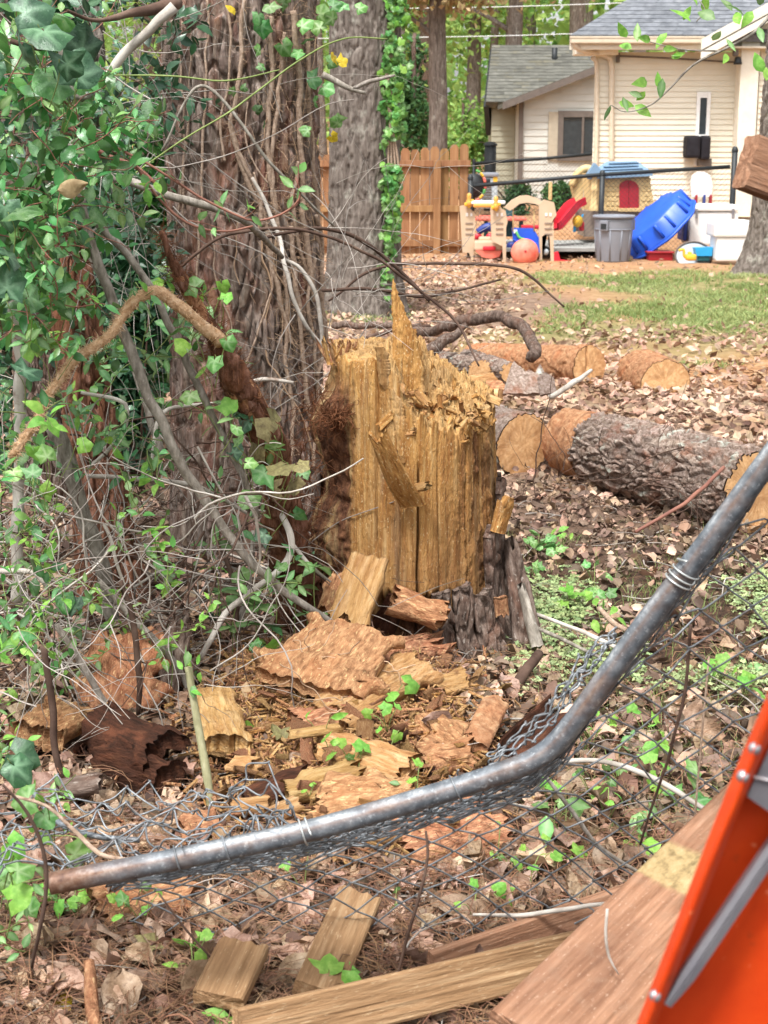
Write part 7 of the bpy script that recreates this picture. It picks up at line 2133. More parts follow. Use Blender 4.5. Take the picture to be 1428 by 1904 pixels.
for (px, py, s) in [(1135, 195, 32), (1150, 190, 30), (1158, 180, 30), (1180, 195, 38), (1195, 180, 28), (1205, 152, 36), (1232, 145, 36), (1225, 165, 30), (1200, 170, 24), (1165, 70, 40), (1185, 78, 34), (1210, 75, 34), (1232, 90, 26), (1240, 60, 36), (1248, 108, 28), (1268, 104, 26), (1298, 10, 30),
                    (1310, 25, 40), (1285, 40, 44), (1330, 35, 40), (1325, 75, 34), (1350, 72, 30), (1352, 100, 32), (1375, 45, 36), (1385, 30, 40), (1400, 20, 34), (1420, 135, 40), (1410, 50, 30), (1270, 38, 30), (1175, 90, 28), (1420, 5, 40), (1362, 20, 32), (1425, 150, 30)]:
    put_leaf(sp, W(px, py, 5.2 + 0.06 * G5.normal()), s * 5.2 / 2860, LO['leaf_mid' if G5.random() < 0.6 else 'leaf_bright'], (0, -0.9, 0.3))

# tangle of thin twigs
def tangle(n, poly, Y0, Y1, seed, mname, L=(0.25, 0.9), r=(0.0012, 0.004), wob=0.16, dirb=A(0.3, 0, -0.5), base=(0, 4.5, 0), name='twig_tangle'):
    g = np.random.default_rng(seed)
    mb = MB()
    for s in region(poly, n, Y0, Y1, seed):
        l = g.uniform(*L)
        d = unit(g.normal(size=3) * A(1, .45, .9) + dirb)
        m = 9
        P = [s]
        for q in range(m):
            d = unit(d + g.normal(size=3) * wob)
            nx = P[-1] + d * l / m
            nx[2] = max(nx[2], float(terr(nx[0], nx[1])) + 0.01)
            P.append(nx)
        r0 = r[0] + (r[1] - r[0]) * g.random() ** 2
        Q = smooth_line(np.array(P), 18)
        q_ = g.random()
        mb.add(*tube(Q, np.linspace(r0, r0 * 0.5, 18), 4, False), r=q_)
        if g.random() < 0.6:
            i = int(g.integers(5, 13))
            e = Q[i] + unit(g.normal(size=3) + 0.8 * d) * l * 0.3
            mb.add(*tube(smooth_line([Q[i], (Q[i] + e) / 2 + g.normal(size=3) * 0.01, e], 8), np.linspace(r0 * 0.7, r0 * 0.3, 8), 3, False), r=q_)
    tag(mb.build(name, M[mname], None, True, base=base), kind='stuff')
tangle(80, [(-40, 820), (150, 800), (330, 820), (480, 860), (560, 1000), (480, 1200), (340, 1180), (-40, 1300)], 4.2, 5.2, 501, 'twig', wob=0.28)
tangle(50, [(-40, 800), (330, 800), (480, 900), (470, 1150), (-40, 1250)], 4.0, 5.4, 502, 'branch_pale', (0.3, 0.8), (0.0025, 0.006), 0.18)
tangle(70, [(140, 0), (330, 0), (330, 480), (150, 480)], 4.8, 6.0, 503, 'twig', (0.3, 0.9), (0.001, 0.003), 0.15)
tangle(10, [(320, 60), (620, 60), (640, 640), (330, 600)], 5.0, 5.7, 504, 'twig', (0.3, 0.9), (0.0008, 0.0022), 0.13, A(0.6, 0, 0.1))
tangle(34, [(520, 420), (740, 420), (680, 660), (560, 760)], 5.3, 6.2, 505, 'twig', (0.3, 0.8), (0.001, 0.0024), 0.14, A(0.5, 0, 0.1))
tangle(110, [(-40, 950), (330, 1000), (420, 1280), (330, 1330), (-40, 1480)], 3.6, 4.4, 506, 'twig', (0.15, 0.5), (0.001, 0.003), 0.2, A(0.2, 0, -0.2))
tangle(80, [(930, 880), (1300, 820), (1330, 960), (1000, 920)], 6.0, 7.4, 507, 'branch_dark', (0.15, 0.55), (0.001, 0.003), 0.22, A(0.2, 0, -0.2), name='brushwood')
tangle(95, [(-40, 760), (330, 760), (500, 850), (560, 1000), (480, 1220), (-40, 1300)], 4.3, 5.2, 508, 'branch_dark', (0.25, 0.8), (0.0015, 0.005), 0.24)
# shrubs and bushes behind the thicket
shrub(255, 40, 500, 260, 8.5, 5200, 'leaf', 'broad glossy evergreen shrub behind the thicket', 93, 0.075)
shrub(60, -60, 620, 320, 7.8, 5600, 'leaf_dark', 'dark evergreen shrub at the far left behind the honeysuckle', 94, 0.08)
shrub(250, 440, 760, 200, 7.4, 2600, 'leaf_dark', 'low evergreen shrub between the broken trunk and the pine', 95, 0.06)
# ---------------------------------------------------------------- the bent galvanised fence
RAILP = [(93, 1643, 2.42), (300, 1603, 2.44), (560, 1548, 2.47), (760, 1492, 2.49), (900, 1448, 2.50), (985, 1416, 2.50), (1035, 1380, 2.50), (1085, 1318, 2.49), (1200, 1160, 2.47), (1300, 1030, 2.45), (1428, 857, 2.43), (1640, 570, 2.38), (1800, 350, 2.35)]
fence = empty('wire_fence', A(0.1, 2.6, 0), 'bent galvanised chain link fence crushed in front of the stump', 'fence')
RQ = smooth_line(np.array([W(*p) for p in RAILP]), 260)
def rail():
    n = 22
    v, f = tube(RQ, 0.0193, n, False)
    # inner bore and rim at the free end
    m = len(RQ)
    s = np.repeat(np.concatenate([[0], np.cumsum(np.linalg.norm(np.diff(RQ, axis=0), axis=1))]), n)
    rust = np.clip(sstep(0.20, 0.0, s - 0.05 * fbm(v * 30, 3, 2)) + 0.35 * sstep(0.1, 0.5, fbm(v * A(9, 9, 30), 3, 4)), 0, 1)
    ang = np.tile(np.arange(n), m)
    seam = np.exp(-((ang - 20.2) / 0.8) ** 2) * 0.55
    rust = np.clip(rust + seam, 0, 1)
    crust = np.clip(np.exp(-((ang - 18.0) / 1.1) ** 2) * sstep(-0.25, 0.35, fbm(v * 22, 3, 8)) * sstep(0.12, 0.3, s), 0, 1)
    v2, f2 = tube(RQ[:12] , 0.0165, n, False)
    vi = np.vstack([v, v2])
    o = m * n
    i = np.arange(n)
    rim = np.stack([i, (i + 1) % n, o + (i + 1) % n, o + i], -1)
    k = o + 11 * n + i
    capv = RQ[11]
    vi = np.vstack([vi, capv])
    cap = np.stack([np.full(n, len(vi) - 1), k, o + 11 * n + (i + 1) % n], -1)
    obj('top_rail', vi, f + [np.asarray(f2[0]) + o, rim, cap], M['galv'], fence, True, {'rust': np.concatenate([rust, np.ones(len(v2) + 1)]), 'crust': np.concatenate([crust, np.zeros(len(v2) + 1)])})
rail()

def weave(Pfun, ni, nj, seed, r=0.0019, name='wire', amp=0.0, bulge=0.0):
    """Zigzag wires hooked to their neighbours over a deformed lattice Pfun(i, j)."""
    g = np.random.default_rng(seed)
    I, J = np.meshgrid(np.arange(ni + 1), np.arange(nj + 1), indexing='ij')
    P = np.array([[Pfun(i, j) for j in range(nj + 1)] for i in range(ni + 1)])
    P = P + amp * np.stack([vnoise(P * 7 + 11 * k + seed, k) for k in range(3)], -1) + 0.25 * amp * g.normal(size=P.shape)
    nrm = unit(np.cross(np.gradient(P, axis=0), np.gradient(P, axis=1)))
    for i in range(ni):
        pts = []
        for j in range(nj + 1):
            right = (i + j) % 2
            c = i + right
            p, q = P[c, j], nrm[c, j]
            inward = unit(P[i + 1 - right, j] - p)
            off = q * r * (1.2 if right else -1.2)
            up = unit(P[c, min(j + 1, nj)] - P[c, max(j - 1, 0)])
            h = r * 2.0
            if bulge and pts:
                pts.append((pts[-1] + p) / 2 + bulge * (q * g.normal() + A(0, 0, -0.4) + 0.5 * g.normal(size=3)))
            pts += [p - up * h + off * 1.0 + inward * r * 1.5, p - inward * r * 1.2, p + up * h - off * 1.0 + inward * r * 1.5]
        pts = np.array(pts)
        # the loop at the free ends
        Q = smooth_line(pts, len(pts) * 2)
        obj(name, *tube(Q, r, 5, True), M['wire'], fence)

S_rail = np.concatenate([[0], np.cumsum(np.linalg.norm(np.diff(RQ, axis=0), axis=1))])
def rail_at(s): return np.array([np.interp(s, S_rail, RQ[:, k]) for k in range(3)])
# columns hang straight down: they are spaced evenly across, not along the bent rail
RX_ = RQ[:, 0]
S_of_x = lambda x: np.interp(x, RX_, S_rail)
STEP = 0.046
X0 = RX_[0] + 0.10
NI = int((RX_[-1] - 0.02 - X0) / STEP)
NJ = 33
BOT = [(60, 1745), (270, 1760), (520, 1755), (760, 1760), (960, 1765), (1075, 1765), (1170, 1775), (1330, 1800), (1500, 1830), (1900, 1900)]
bp = np.array([G(*b, 0.012) for b in BOT])
DZ = 0.043
def sheet(i, j):
    x = X0 + i * STEP
    a = rail_at(float(S_of_x(x))) + A(0, 0.012, -0.016)
    pxa = float(proj(a)[0])
    b = np.array([np.interp(pxa, [q[0] for q in BOT], bp[:, k]) for k in range(3)])
    want = b[2] + 0.02 + (NJ - j) * DZ                    # rows stay level; whatever is above the fallen rail bunches up under it
    band = np.interp(pxa, [0, 300, 700, 950, 1100, 1400], [0.05, 0.085, 0.10, 0.08, 0.07, 0.05])
    lim = a[2] - band
    top = b[2] + 0.02 + NJ * DZ
    z = want if want < lim else a[2] - band * (1 - 0.9 * ((want - lim) / max(0.05, top - lim)) ** 0.8)
    f = (a[2] - z) / (a[2] - b[2])
    q = A(x * (1 + 0.08 * f), a[1] + (b[1] - a[1]) * f + 0.07 * math.sin(math.pi * min(1, max(0, f))), z)
    if want > lim:
        q = q + A(0, 0.014 * math.sin(j * 2.3 + i * 0.6), 0.007 * math.sin(j * 1.7 + i * 0.9))
    q[2] = max(q[2], float(terr(q[0], q[1])) + 0.03)
    return q
weave(sheet, NI, NJ, 1, amp=0.012)
# crumpled sheet lying behind the free end
TOPC = [(-60, 1500, 3.05), (60, 1462, 3.02), (150, 1455, 3.0), (240, 1462, 3.0), (330, 1478, 2.98), (420, 1462, 2.92), (500, 1440, 2.85), (560, 1500, 2.75)]
MIDC = [(-60, 1570, 2.85), (60, 1540, 2.85), (150, 1540, 2.85), (240, 1550, 2.82), (330, 1560, 2.8), (420, 1560, 2.76), (500, 1555, 2.7), (580, 1545, 2.62)]
LOWC = [(-80, 1680, 2.6), (40, 1640, 2.55), (140, 1625, 2.52), (240, 1612, 2.5), (330, 1597, 2.5), (430, 1575, 2.5), (530, 1553, 2.5), (620, 1531, 2.5)]
C1, C2, C3 = [smooth_line(np.array([W(*p) for p in c]), 200) for c in (TOPC, MIDC, LOWC)]
NI2 = 16
def crumple(i, j):
    k = int(i / NI2 * 199)
    t = j / 13
    a, b, c = C1[k], C2[k], C3[k]
    p = a * (1 - t) ** 2 + 2 * b * t * (1 - t) + c * t ** 2
    return p + A(0, 0, 0.02 * math.sin(i * 1.9 + j * 0.7))
weave(crumple, NI2, 13, 7, amp=0.03, bulge=0.012)
# strip of mesh folded behind the rail at the bend
def strip(i, j):
    s = 0.80 + i * 0.023
    a = rail_at(s)
    t = j / 5
    k = min(1, i / 8) * min(1, (14 - i) / 5)
    return a + A(-0.012, 0.03 + 0.05 * t, 0.008 + 0.055 * t * k)
weave(strip, 14, 5, 9, amp=0.014, bulge=0.004)
# tie wires
def tie(s, turns, m='tie', r=0.0017, seed=0, big=1.0):
    c = rail_at(s)
    T = unit(rail_at(s + 0.01) - rail_at(s - 0.01))
    F = frame(T, A(0, 0, 1))
    a = np.linspace(-0.6, turns * 2 * math.pi, int(26 * turns))
    k = np.linspace(0, 1, len(a))
    P = c + F[:, 0] * np.cos(a)[:, None] * 0.0232 * big + F[:, 1] * np.sin(a)[:, None] * 0.0232 * big + T * (0.016 * (k - 0.5))[:, None]
    P[-5:] += A(0.0, -0.01, 0.012) * np.linspace(0, 1, 5)[:, None]
    obj('tie_wire', *tube(P, r, 6), M[m], fence)
tie(1.275, 1.6); tie(1.295, 1.2)
tie(0.445, 1.3); tie(0.31, 1.0, 'wire'); tie(0.225, 1.1, 'wire'); tie(0.72, 1.0, 'wire'); tie(1.62, 1.1, 'wire')
# rod lying under the crumpled sheet
o = obj('tension_wire', *tube(smooth_line(np.array([W(60, 1470, 2.95), W(110, 1530, 2.85), W(180, 1555, 2.8), (W(260, 1562, 2.8))]), 30), 0.006, 8), M['galv'], fence)

# stems growing through the mesh
S('dry_stem', [(1285, 1160, 2.62), (1272, 1290, 2.64), (1245, 1400, 2.66), (1215, 1490, 2.7), (1190, 1570, 2.72)], [3.2, 3.4, 3.4, 3, 2.6], 'branch_dark', 'thin dark stem growing up through the right part of the mesh', 'stem', rough=0)
S('dry_stem', [(1318, 1220, 2.7), (1308, 1330, 2.7), (1300, 1420, 2.7), (1292, 1530, 2.7)], [2, 2.2, 2.2, 2], 'vine', 'second thinner stem just right of the dark stem in the mesh', 'stem', rough=0)
S('dry_stem', [(792, 1545, 2.5), (795, 1590, 2.5), (775, 1680, 2.5), (755, 1750, 2.52), (738, 1830, 2.55)], [2.6, 3.2, 3.4, 3.4, 3], 'branch_dark', 'dark curved stem standing before the middle of the rail', 'stem', rough=0)
S('dry_stem', [(5, 1460, 2.3), (50, 1510, 2.3), (80, 1580, 2.3), (85, 1650, 2.3), (72, 1730, 2.3), (60, 1800, 2.35)], [3, 4, 4.5, 4.5, 4, 3], 'branch_dark', 'brown stem rising past the rusty end of the rail', 'stem', rough=0.05)
S('dry_stem', [(20, 1480, 2.6), (90, 1500, 2.6), (140, 1545, 2.6), (190, 1590, 2.58), (262, 1600, 2.52)], [4, 4, 5, 5, 2], 'vine', 'pale root resting on the mesh left of the rail end', 'root', rough=0.15)
S('dry_stem', [(990, 1410, 2.9), (1050, 1490, 2.9), (1110, 1570, 2.92), (1200, 1630, 2.95)], [4, 4.5, 4.5, 4], 'branch', 'straight grey twig leaning behind the mesh below the bend', 'branch', rough=0.05)
S('dry_stem', [(1010, 1420, 3.3), (1100, 1415, 3.3), (1200, 1440, 3.2), (1310, 1505, 3.1)], [5, 5.5, 6, 5], 'branch_pale', 'pale curved stick lying behind the right part of the mesh', 'branch', rough=0.05)
S('dry_stem', [(780, 1255, 4.3), (850, 1290, 4.2), (905, 1325, 4.1), (945, 1365, 4.0)], [6, 6.5, 7, 6], 'branch', 'brown stick pointing from the stump bark to the rail bend', 'branch', rough=0.08)
S('dry_stem', [(1000, 1215, 4.45), (965, 1260, 4.35), (935, 1320, 4.25)], [9, 12, 12], 'branch_dark', 'thick short dead root right of the stump foot', 'branch', rough=0.2)
S('dry_stem', [(990, 1140, 4.9), (1060, 1165, 4.8), (1130, 1195, 4.7), (1180, 1225, 4.6)], [4, 4, 5, 4], 'branch_pale', 'pale stick lying in the clover right of the stump', 'branch', rough=0.05)
S('dry_stem', [(985, 1160, 4.8), (1050, 1190, 4.7), (1120, 1225, 4.6)], [4, 4, 3], 'branch', 'greyer stick beside the pale stick in the clover', 'branch', rough=0.05)
S('dry_stem', [(1112, 1130, 4.9), (1140, 1155, 4.85), (1165, 1170, 4.8)], [5, 6, 5], 'vine', 'short ochre stick in the clover behind the rail', 'branch', rough=0.05)
S('dry_stem', [(1345, 870, 5.8), (1280, 930, 5.6), (1180, 990, 5.5)], [4, 4, 3], 'red_stem', 'red brown twig leaning against the largest log', 'branch', rough=0.05)
S('dry_stem', [(1130, 1680, 2.75), (1060, 1690, 2.8), (980, 1702, 2.85), (880, 1700, 2.9)], [4, 5, 5, 3], 'branch_pale', 'short pale stick lying between the broken fence boards', 'branch', rough=0.05)
S('dry_stem', [(1130, 1690, 2.1), (1126, 1740, 2.1), (1132, 1780, 2.1), (1150, 1812, 2.1)], [3, 3.2, 3, 1.5], 'branch_pale', 'pale curved twig lying on the broad broken beam', 'twig', rough=0.0)
S('dry_stem', [(165, 1788, 2.60), (172, 1850, 2.56), (178, 1930, 2.5)], [11, 14, 14], 'wood_rot', 'peeling red stub standing at the bottom left', 'stub', rough=0.1)
S('dry_stem', [(295, 1660, 2.7), (340, 1720, 2.7), (400, 1790, 2.72)], [2, 2.5, 2], 'branch_dark', 'thin brown twig under the free end of the rail', 'twig', rough=0)
S('dry_stem', [(250, 1725, 2.95), (350, 1735, 2.95), (440, 1720, 2.95)], [4, 5, 4], 'branch_dark', 'dark stick lying in the leaves under the rail', 'branch', rough=0.1)

# ---------------------------------------------------------------- broken fence boards in front
def board(name, label, p0, p1, w, th, roll, m, seed, cat='board', ragged=(0.005, 0.005), bare=None, nw=22, rough=0.0014):
    """Sawn board from p0 to p1 (world), w wide, th thick; nrm gives its broad face."""
    p0, p1 = np.asarray(p0, float), np.asarray(p1, float)
    L = np.linalg.norm(p1 - p0)
    Z = (p1 - p0) / L
    n = unit(np.asarray(roll, float) - Z * np.dot(Z, roll))
    X = np.cross(n, Z)
    nl = int(L / 0.01)
    g = np.random.default_rng(seed)
    # outline of the section, slightly eased corners
    e = 0.004
    hw, ht = w / 2, th / 2
    sec = []
    for a, b in (((-hw + e, ht), (hw - e, ht)), ((hw, ht - e), (hw, -ht + e)), ((hw - e, -ht), (-hw + e, -ht)), ((-hw, -ht + e), (-hw, ht - e))):
        k = nw if abs(a[0] - b[0]) > 1e-6 else 7
        for t in np.linspace(0, 1, k):
            sec.append((a[0] + (b[0] - a[0]) * t, a[1] + (b[1] - a[1]) * t))
    sec = np.array(sec)
    ns = len(sec)
    key = np.stack([sec[:, 0] * 40, sec[:, 1] * 40, 0 * sec[:, 0] + seed], -1)
    j0 = ragged[0] * np.abs(fbm(key, 3, 1)) * 2
    j1 = ragged[1] * np.abs(fbm(key + 9, 3, 2)) * 2
    s = np.linspace(0, 1, nl)[:, None]
    z = j0[None] + (L - j0 - j1)[None] * s
    x = np.repeat(sec[None, :, 0], nl, 0)
    y = np.repeat(sec[None, :, 1], nl, 0)
    q = np.stack([x * 120, y * 120, z * 3 + seed], -1)
    d = rough * fbm(q, 3, seed)
    x = x * (1 + d / hw)
    y = y * (1 + d / ht)
    loc = np.stack([x, y, z], -1).reshape(-1, 3)
    F = np.stack([X, n, Z], 1)
    c0, c1 = loc[:ns].mean(0), loc[-ns:].mean(0)
    loc = np.vstack([loc, c0, c1])
    i = np.arange(ns)
    N_ = nl * ns
    fs = [gridf(nl, ns, True), np.stack([np.full(ns, N_), (i + 1) % ns, i], -1), np.stack([np.full(ns, N_ + 1), N_ - ns + i, N_ - ns + (i + 1) % ns], -1)]
    ba = np.zeros(len(loc))
    if bare:
        zz = loc[:, 2] + 0.01 * fbm(loc * 50, 3, 3)
        ba = sstep(bare[0] - 0.004, bare[0] + 0.004, zz) * sstep(bare[1] + 0.012, bare[1] - 0.012, zz)
    t = place(name, make_mesh(name, loc, fs, M[m], False, {'bare': ba}), p0, F, None)
    tag(t, label, cat)
    return t, F, L
# broad beam at the lower right
b0, b1 = W(1010, 1960, 1.95), W(1478, 1462, 2.85)
bm_, bF, bL = board('fence_beam', 'broad weathered beam slanting up beside the orange ladder', b0, b1, 0.185, 0.05, A(-0.12, -0.55, 0.95), 'lumber', 5, 'beam', bare=(0.50, 0.64), nw=40)
def lying(p0, p1, Y0, Y1): return W(p0[0], p0[1], Y0), W(p1[0], p1[1], Y1)
a, b = lying((440, 1925), (1110, 1765), 2.36, 2.74)
board('fence_board', 'long pale board with a splintered top edge crossing the bottom', a, b, 0.085, 0.034, A(0.05, -1, 0.45), 'lumber_pale', 6, ragged=(0.01, 0.02), rough=0.003)
a, b = lying((800, 1800), (1215, 1655), 2.72, 3.0)
board('fence_board', 'dark edged board lying just behind the long pale board', a, b, 0.06, 0.036, A(0.1, -1, 0.35), 'lumber', 7, rough=0.002)
a, b = lying((588, 1850), (668, 1668), 2.62, 2.95)
board('board_offcut', 'flat brown board offcut pointing at the rail in the bottom middle', a, b, 0.092, 0.036, A(0.1, -0.75, 1), 'lumber_pale', 8, 'board', ragged=(0.002, 0.012))
a, b = lying((405, 1862), (455, 1758), 2.54, 2.70)
board('board_offcut', 'short square board offcut left of the flat brown offcut', a, b, 0.096, 0.032, A(-0.05, -0.7, 1), 'lumber_pale', 9, 'board', ragged=(0.004, 0.012))
# plank end reaching in from the right
a = W(1385, 300, 2.5)
board('plank', 'weathered brown plank end sticking in from the right edge', a + A(0.0, 0, 0), W(1540, 360, 2.55), 0.085, 0.04, A(-0.2, -1, 0.25), 'lumber', 10, 'plank', ragged=(0.004, 0.002))

# ---------------------------------------------------------------- the orange ladder at the lower right corner
def ladder():
    Y = 1.16
    t = empty('step_ladder', W(1330, 1980, Y + 0.03), 'bright orange ladder side rail with rivets and a grey brace at lower right', 'ladder')
    # front flange: outer and inner edges
    o_ = [(1460, 1215), (1428, 1312), (1375, 1462), (1300, 1640), (1245, 1780), (1195, 1906), (1150, 2020)]
    i_ = [(1492, 1215), (1450, 1330), (1386, 1480), (1334, 1610), (1282, 1745), (1228, 1884), (1178, 2010)]
    O = smooth_line(np.array([W(a, b, Y) for a, b in o_]), 50)
    I = smooth_line(np.array([W(a, b, Y + 0.012) for a, b in i_]), 50)
    d = A(0.0015, 0.004, 0.0)
    ring = np.stack([O, (O + I) / 2 + A(-.0006, -.0012, 0), I, I + d, (O + I) / 2 + d, O + d], 1)
    obj('flange', ring.reshape(-1, 3), [gridf(50, 6, True)], M['orange'], t, True)
    # web running back and to the right from the flange
    Wb = I + A(0.004, 0.045, -0.002)
    far = Wb + A(0.20, 0.02, -0.02)
    far2 = far + A(0, 0.004, 0)
    wr = np.stack([I + d * 0.8, Wb, far, far2, Wb + A(-0.003, 0.004, 0), I + d * 0.8 + A(-0.002, 0.003, 0)], 1)
    obj('web', wr.reshape(-1, 3), [gridf(50, 6, True)], M['orange'], t, False)
    # grey gusset plate at the top
    g0 = [W(1389, 1481, Y + 0.014), W(1436, 1385, Y + 0.014), W(1560, 1330, Y + 0.02), W(1560, 1560, Y + 0.02), W(1428, 1508, Y + 0.016)]
    obj('gusset', *prism(g0, A(0, 0.003, 0)), M['alu'], t, False)
    a, b = W(1388, 1460, Y + 0.011), W(1560, 1500, Y + 0.015)
    obj('gusset_fold', *tube(np.array([W(1402, 1445, Y + 0.012), W(1560, 1478, Y + 0.016)]), 0.0012, 6), M['rivet'], t)
    # brace bar: a folded channel
    p0, p1 = W(1240, 1868, Y + 0.016), W(1520, 1452, Y + 0.05)
    Z = unit(p1 - p0)
    F = frame(Z, unit(np.cross(Z, A(0, -1, 0))))
    L = np.linalg.norm(p1 - p0)
    sec = A([-.0065, -.004], [-.001, -.005], [.0, -.0028], [.001, -.005], [.0065, -.004], [.0065, .004], [-.0065, .004])
    n = 24
    k = np.linspace(0, 1, n)
    w = np.interp(k, [0, 0.06, 0.14, 1], [0.5, 0.75, 1, 1.05])
    v = p0 + Z * (k * L)[:, None, None] + (F[:, 0] * sec[:, :1] + F[:, 1] * sec[:, 1:])[None] * w[:, None, None]
    i = np.arange(len(sec))
    vv = np.vstack([v.reshape(-1, 3), p0])
    obj('brace', vv, [gridf(n, len(sec), True), np.stack([np.full(len(sec), len(vv) - 1), (i + 1) % len(sec), i], -1)], M['alu'], t, False)
    for px, py in ((1403, 1392), (1381, 1444), (1218, 1852), (1440, 1300)):
        c = W(px, py, Y + 0.005)
        th = np.linspace(0.05, math.pi / 2, 7)
        v, f = lathe(np.stack([0.0052 * np.sin(th), 0.0042 * np.cos(th)], -1), (0, 0, 0), 16)
        nrm = unit(A(-0.45, -1, 0.25))
        Fm = frame(nrm, A(1, 0, 0))
        obj('rivet', v @ Fm.T + c, f, M['rivet'], t)
ladder()
# ---------------------------------------------------------------- leaf litter, needles, grass, weeds
G7 = np.random.default_rng(77)
def ground_pts(n, y0, y1, power=1.0, half=0.30, extra=0.4):
    """random ground points, denser near the viewer for power > 1"""
    u = G7.random(n)
    y = (y0 ** (1 - power) + u * (y1 ** (1 - power) - y0 ** (1 - power))) ** (1 / (1 - power)) if power != 1 else y0 * (y1 / y0) ** u
    x = G7.uniform(-1, 1, n) * (half * y + extra)
    return x, y
# the largest dead leaves, each its own
LD = leaf_meshes(DEAD, M['leaf_dead'], 'dead_leaf')
x, y = ground_pts(900, 2.55, 5.2, 1.0, 0.27, 0.05)
P3 = np.stack([x, y, terr(x, y)], -1)
px, py = proj(P3)
k = 0
LEAVES = []
for i in range(len(x)):
    if not (-30 < px[i] < 1240 and 1280 < py[i] < 1960): continue
    if 380 < px[i] < 900 and 1200 < py[i] < 1560 and G7.random() < 0.82: continue
    if k >= 300: break
    n = unit(A(0, -0.15, 1) + G7.normal(size=3) * 0.45)
    sz, q_ = float(0.042 + 0.085 * G7.random() ** 1.5), int(G7.integers(10))
    o = place('dead_leaf', LD[q_], P3[i] + A(0, 0, 0.028 + 0.03 * G7.random()), frames(n[None], A(G7.random() * 6.28))[0], None, sz)
    tag(o, 'dead leaf', 'leaf')
    LEAVES.append((o, px[i], py[i], ('large ' if sz > 0.075 else 'middling ' if sz > 0.048 else 'small ') + ('lobed' if q_ % 2 == 0 else 'oval') + ' dead leaf'))
    k += 1
single_out(LEAVES, [('the rusty rail end', 110, 1640), ('the left mesh loops', 280, 1480), ('the peeling red stub', 170, 1870), ('the short square offcut', 430, 1810), ('the flat brown offcut', 630, 1760), ('the long pale board', 760, 1850),
                    ('the dark edged board', 1000, 1725), ('the middle of the rail', 660, 1520), ('the rail bend', 1000, 1410), ('the curved stem in the middle', 780, 1650), ('the broad beam', 1130, 1720), ('the big red block', 235, 1330),
                    ('the cut sapling', 390, 1500), ('the red slab under the rail end', 265, 1665), ('the thin dark stem in the mesh', 1210, 1490), ('the flat red slab under the mesh', 830, 1560), ('the short dead root', 965, 1265), ('the curved stick behind the mesh', 1190, 1430)], '', 'loose dead leaves round the rail')
# a few the photograph singles out
for (px_, py_, s, q, lab, m, up) in [(855, 1690, 0.15, 0, 'large curled tan dead leaf below the middle of the rail', 'leaf_dead', 0.05), (1075, 1660, 0.13, 4, 'curled brown leaf against the dark edged board', 'leaf_dead', 0.05), (890, 1790, 0.08, 6, 'pointed brown leaf caught on the dark edged board', 'leaf_dead', 0.08),
                              (270, 1760, 0.10, 8, 'olive half dead leaf under the free end of the rail', 'leaf_wilt', 0.05), (115, 1870, 0.07, 1, 'yellowish leaf in the bottom left corner', 'leaf_yellow', 0.02), (270, 1850, 0.16, 5, 'large crumpled dark brown leaf at bottom left', 'leaf_dead', 0.04),
                              (1020, 1215, 0.11, 2, 'big curled brown leaf right of the stump foot', 'leaf_dead', 0.05), (1010, 1240, 0.10, 3, 'upright brown leaf leaning beside the dead root', 'leaf_dead', 0.04), (1165, 1135, 0.06, 7, 'rust brown leaf standing in the clover', 'leaf_dead', 0.03),
                              (830, 1880, 0.10, 9, 'dark curled leaf under the long pale board', 'leaf_dead', 0.03), (560, 1700, 0.12, 2, 'tan leaf at the left side of the flat brown offcut', 'leaf_dead', 0.05), (1290, 1330, 0.13, 5, 'large brown oak leaf behind the right part of the mesh', 'leaf_dead', 0.05),
                              (1320, 1360, 0.12, 0, 'curled oak leaf close to the orange ladder edge', 'leaf_dead', 0.05), (750, 1430, 0.07, 1, 'grey brown curled leaf behind the rail in the debris', 'leaf_dead', 0.05), (520, 1365, 0.09, 4, 'wilted olive leaf standing in the wood debris', 'leaf_wilt', 0.08)]:
    g = G(px_, py_, up)
    o = place('dead_leaf', leaf_meshes([DEAD[q]], M[m], 'dead_leaf')[0], g, frames(unit(A(0.2, -0.7, 0.8) + 0.3 * G7.normal(size=3))[None], A(G7.random() * 6.28))[0], None, s * 0.85)
    tag(o, lab, 'leaf')

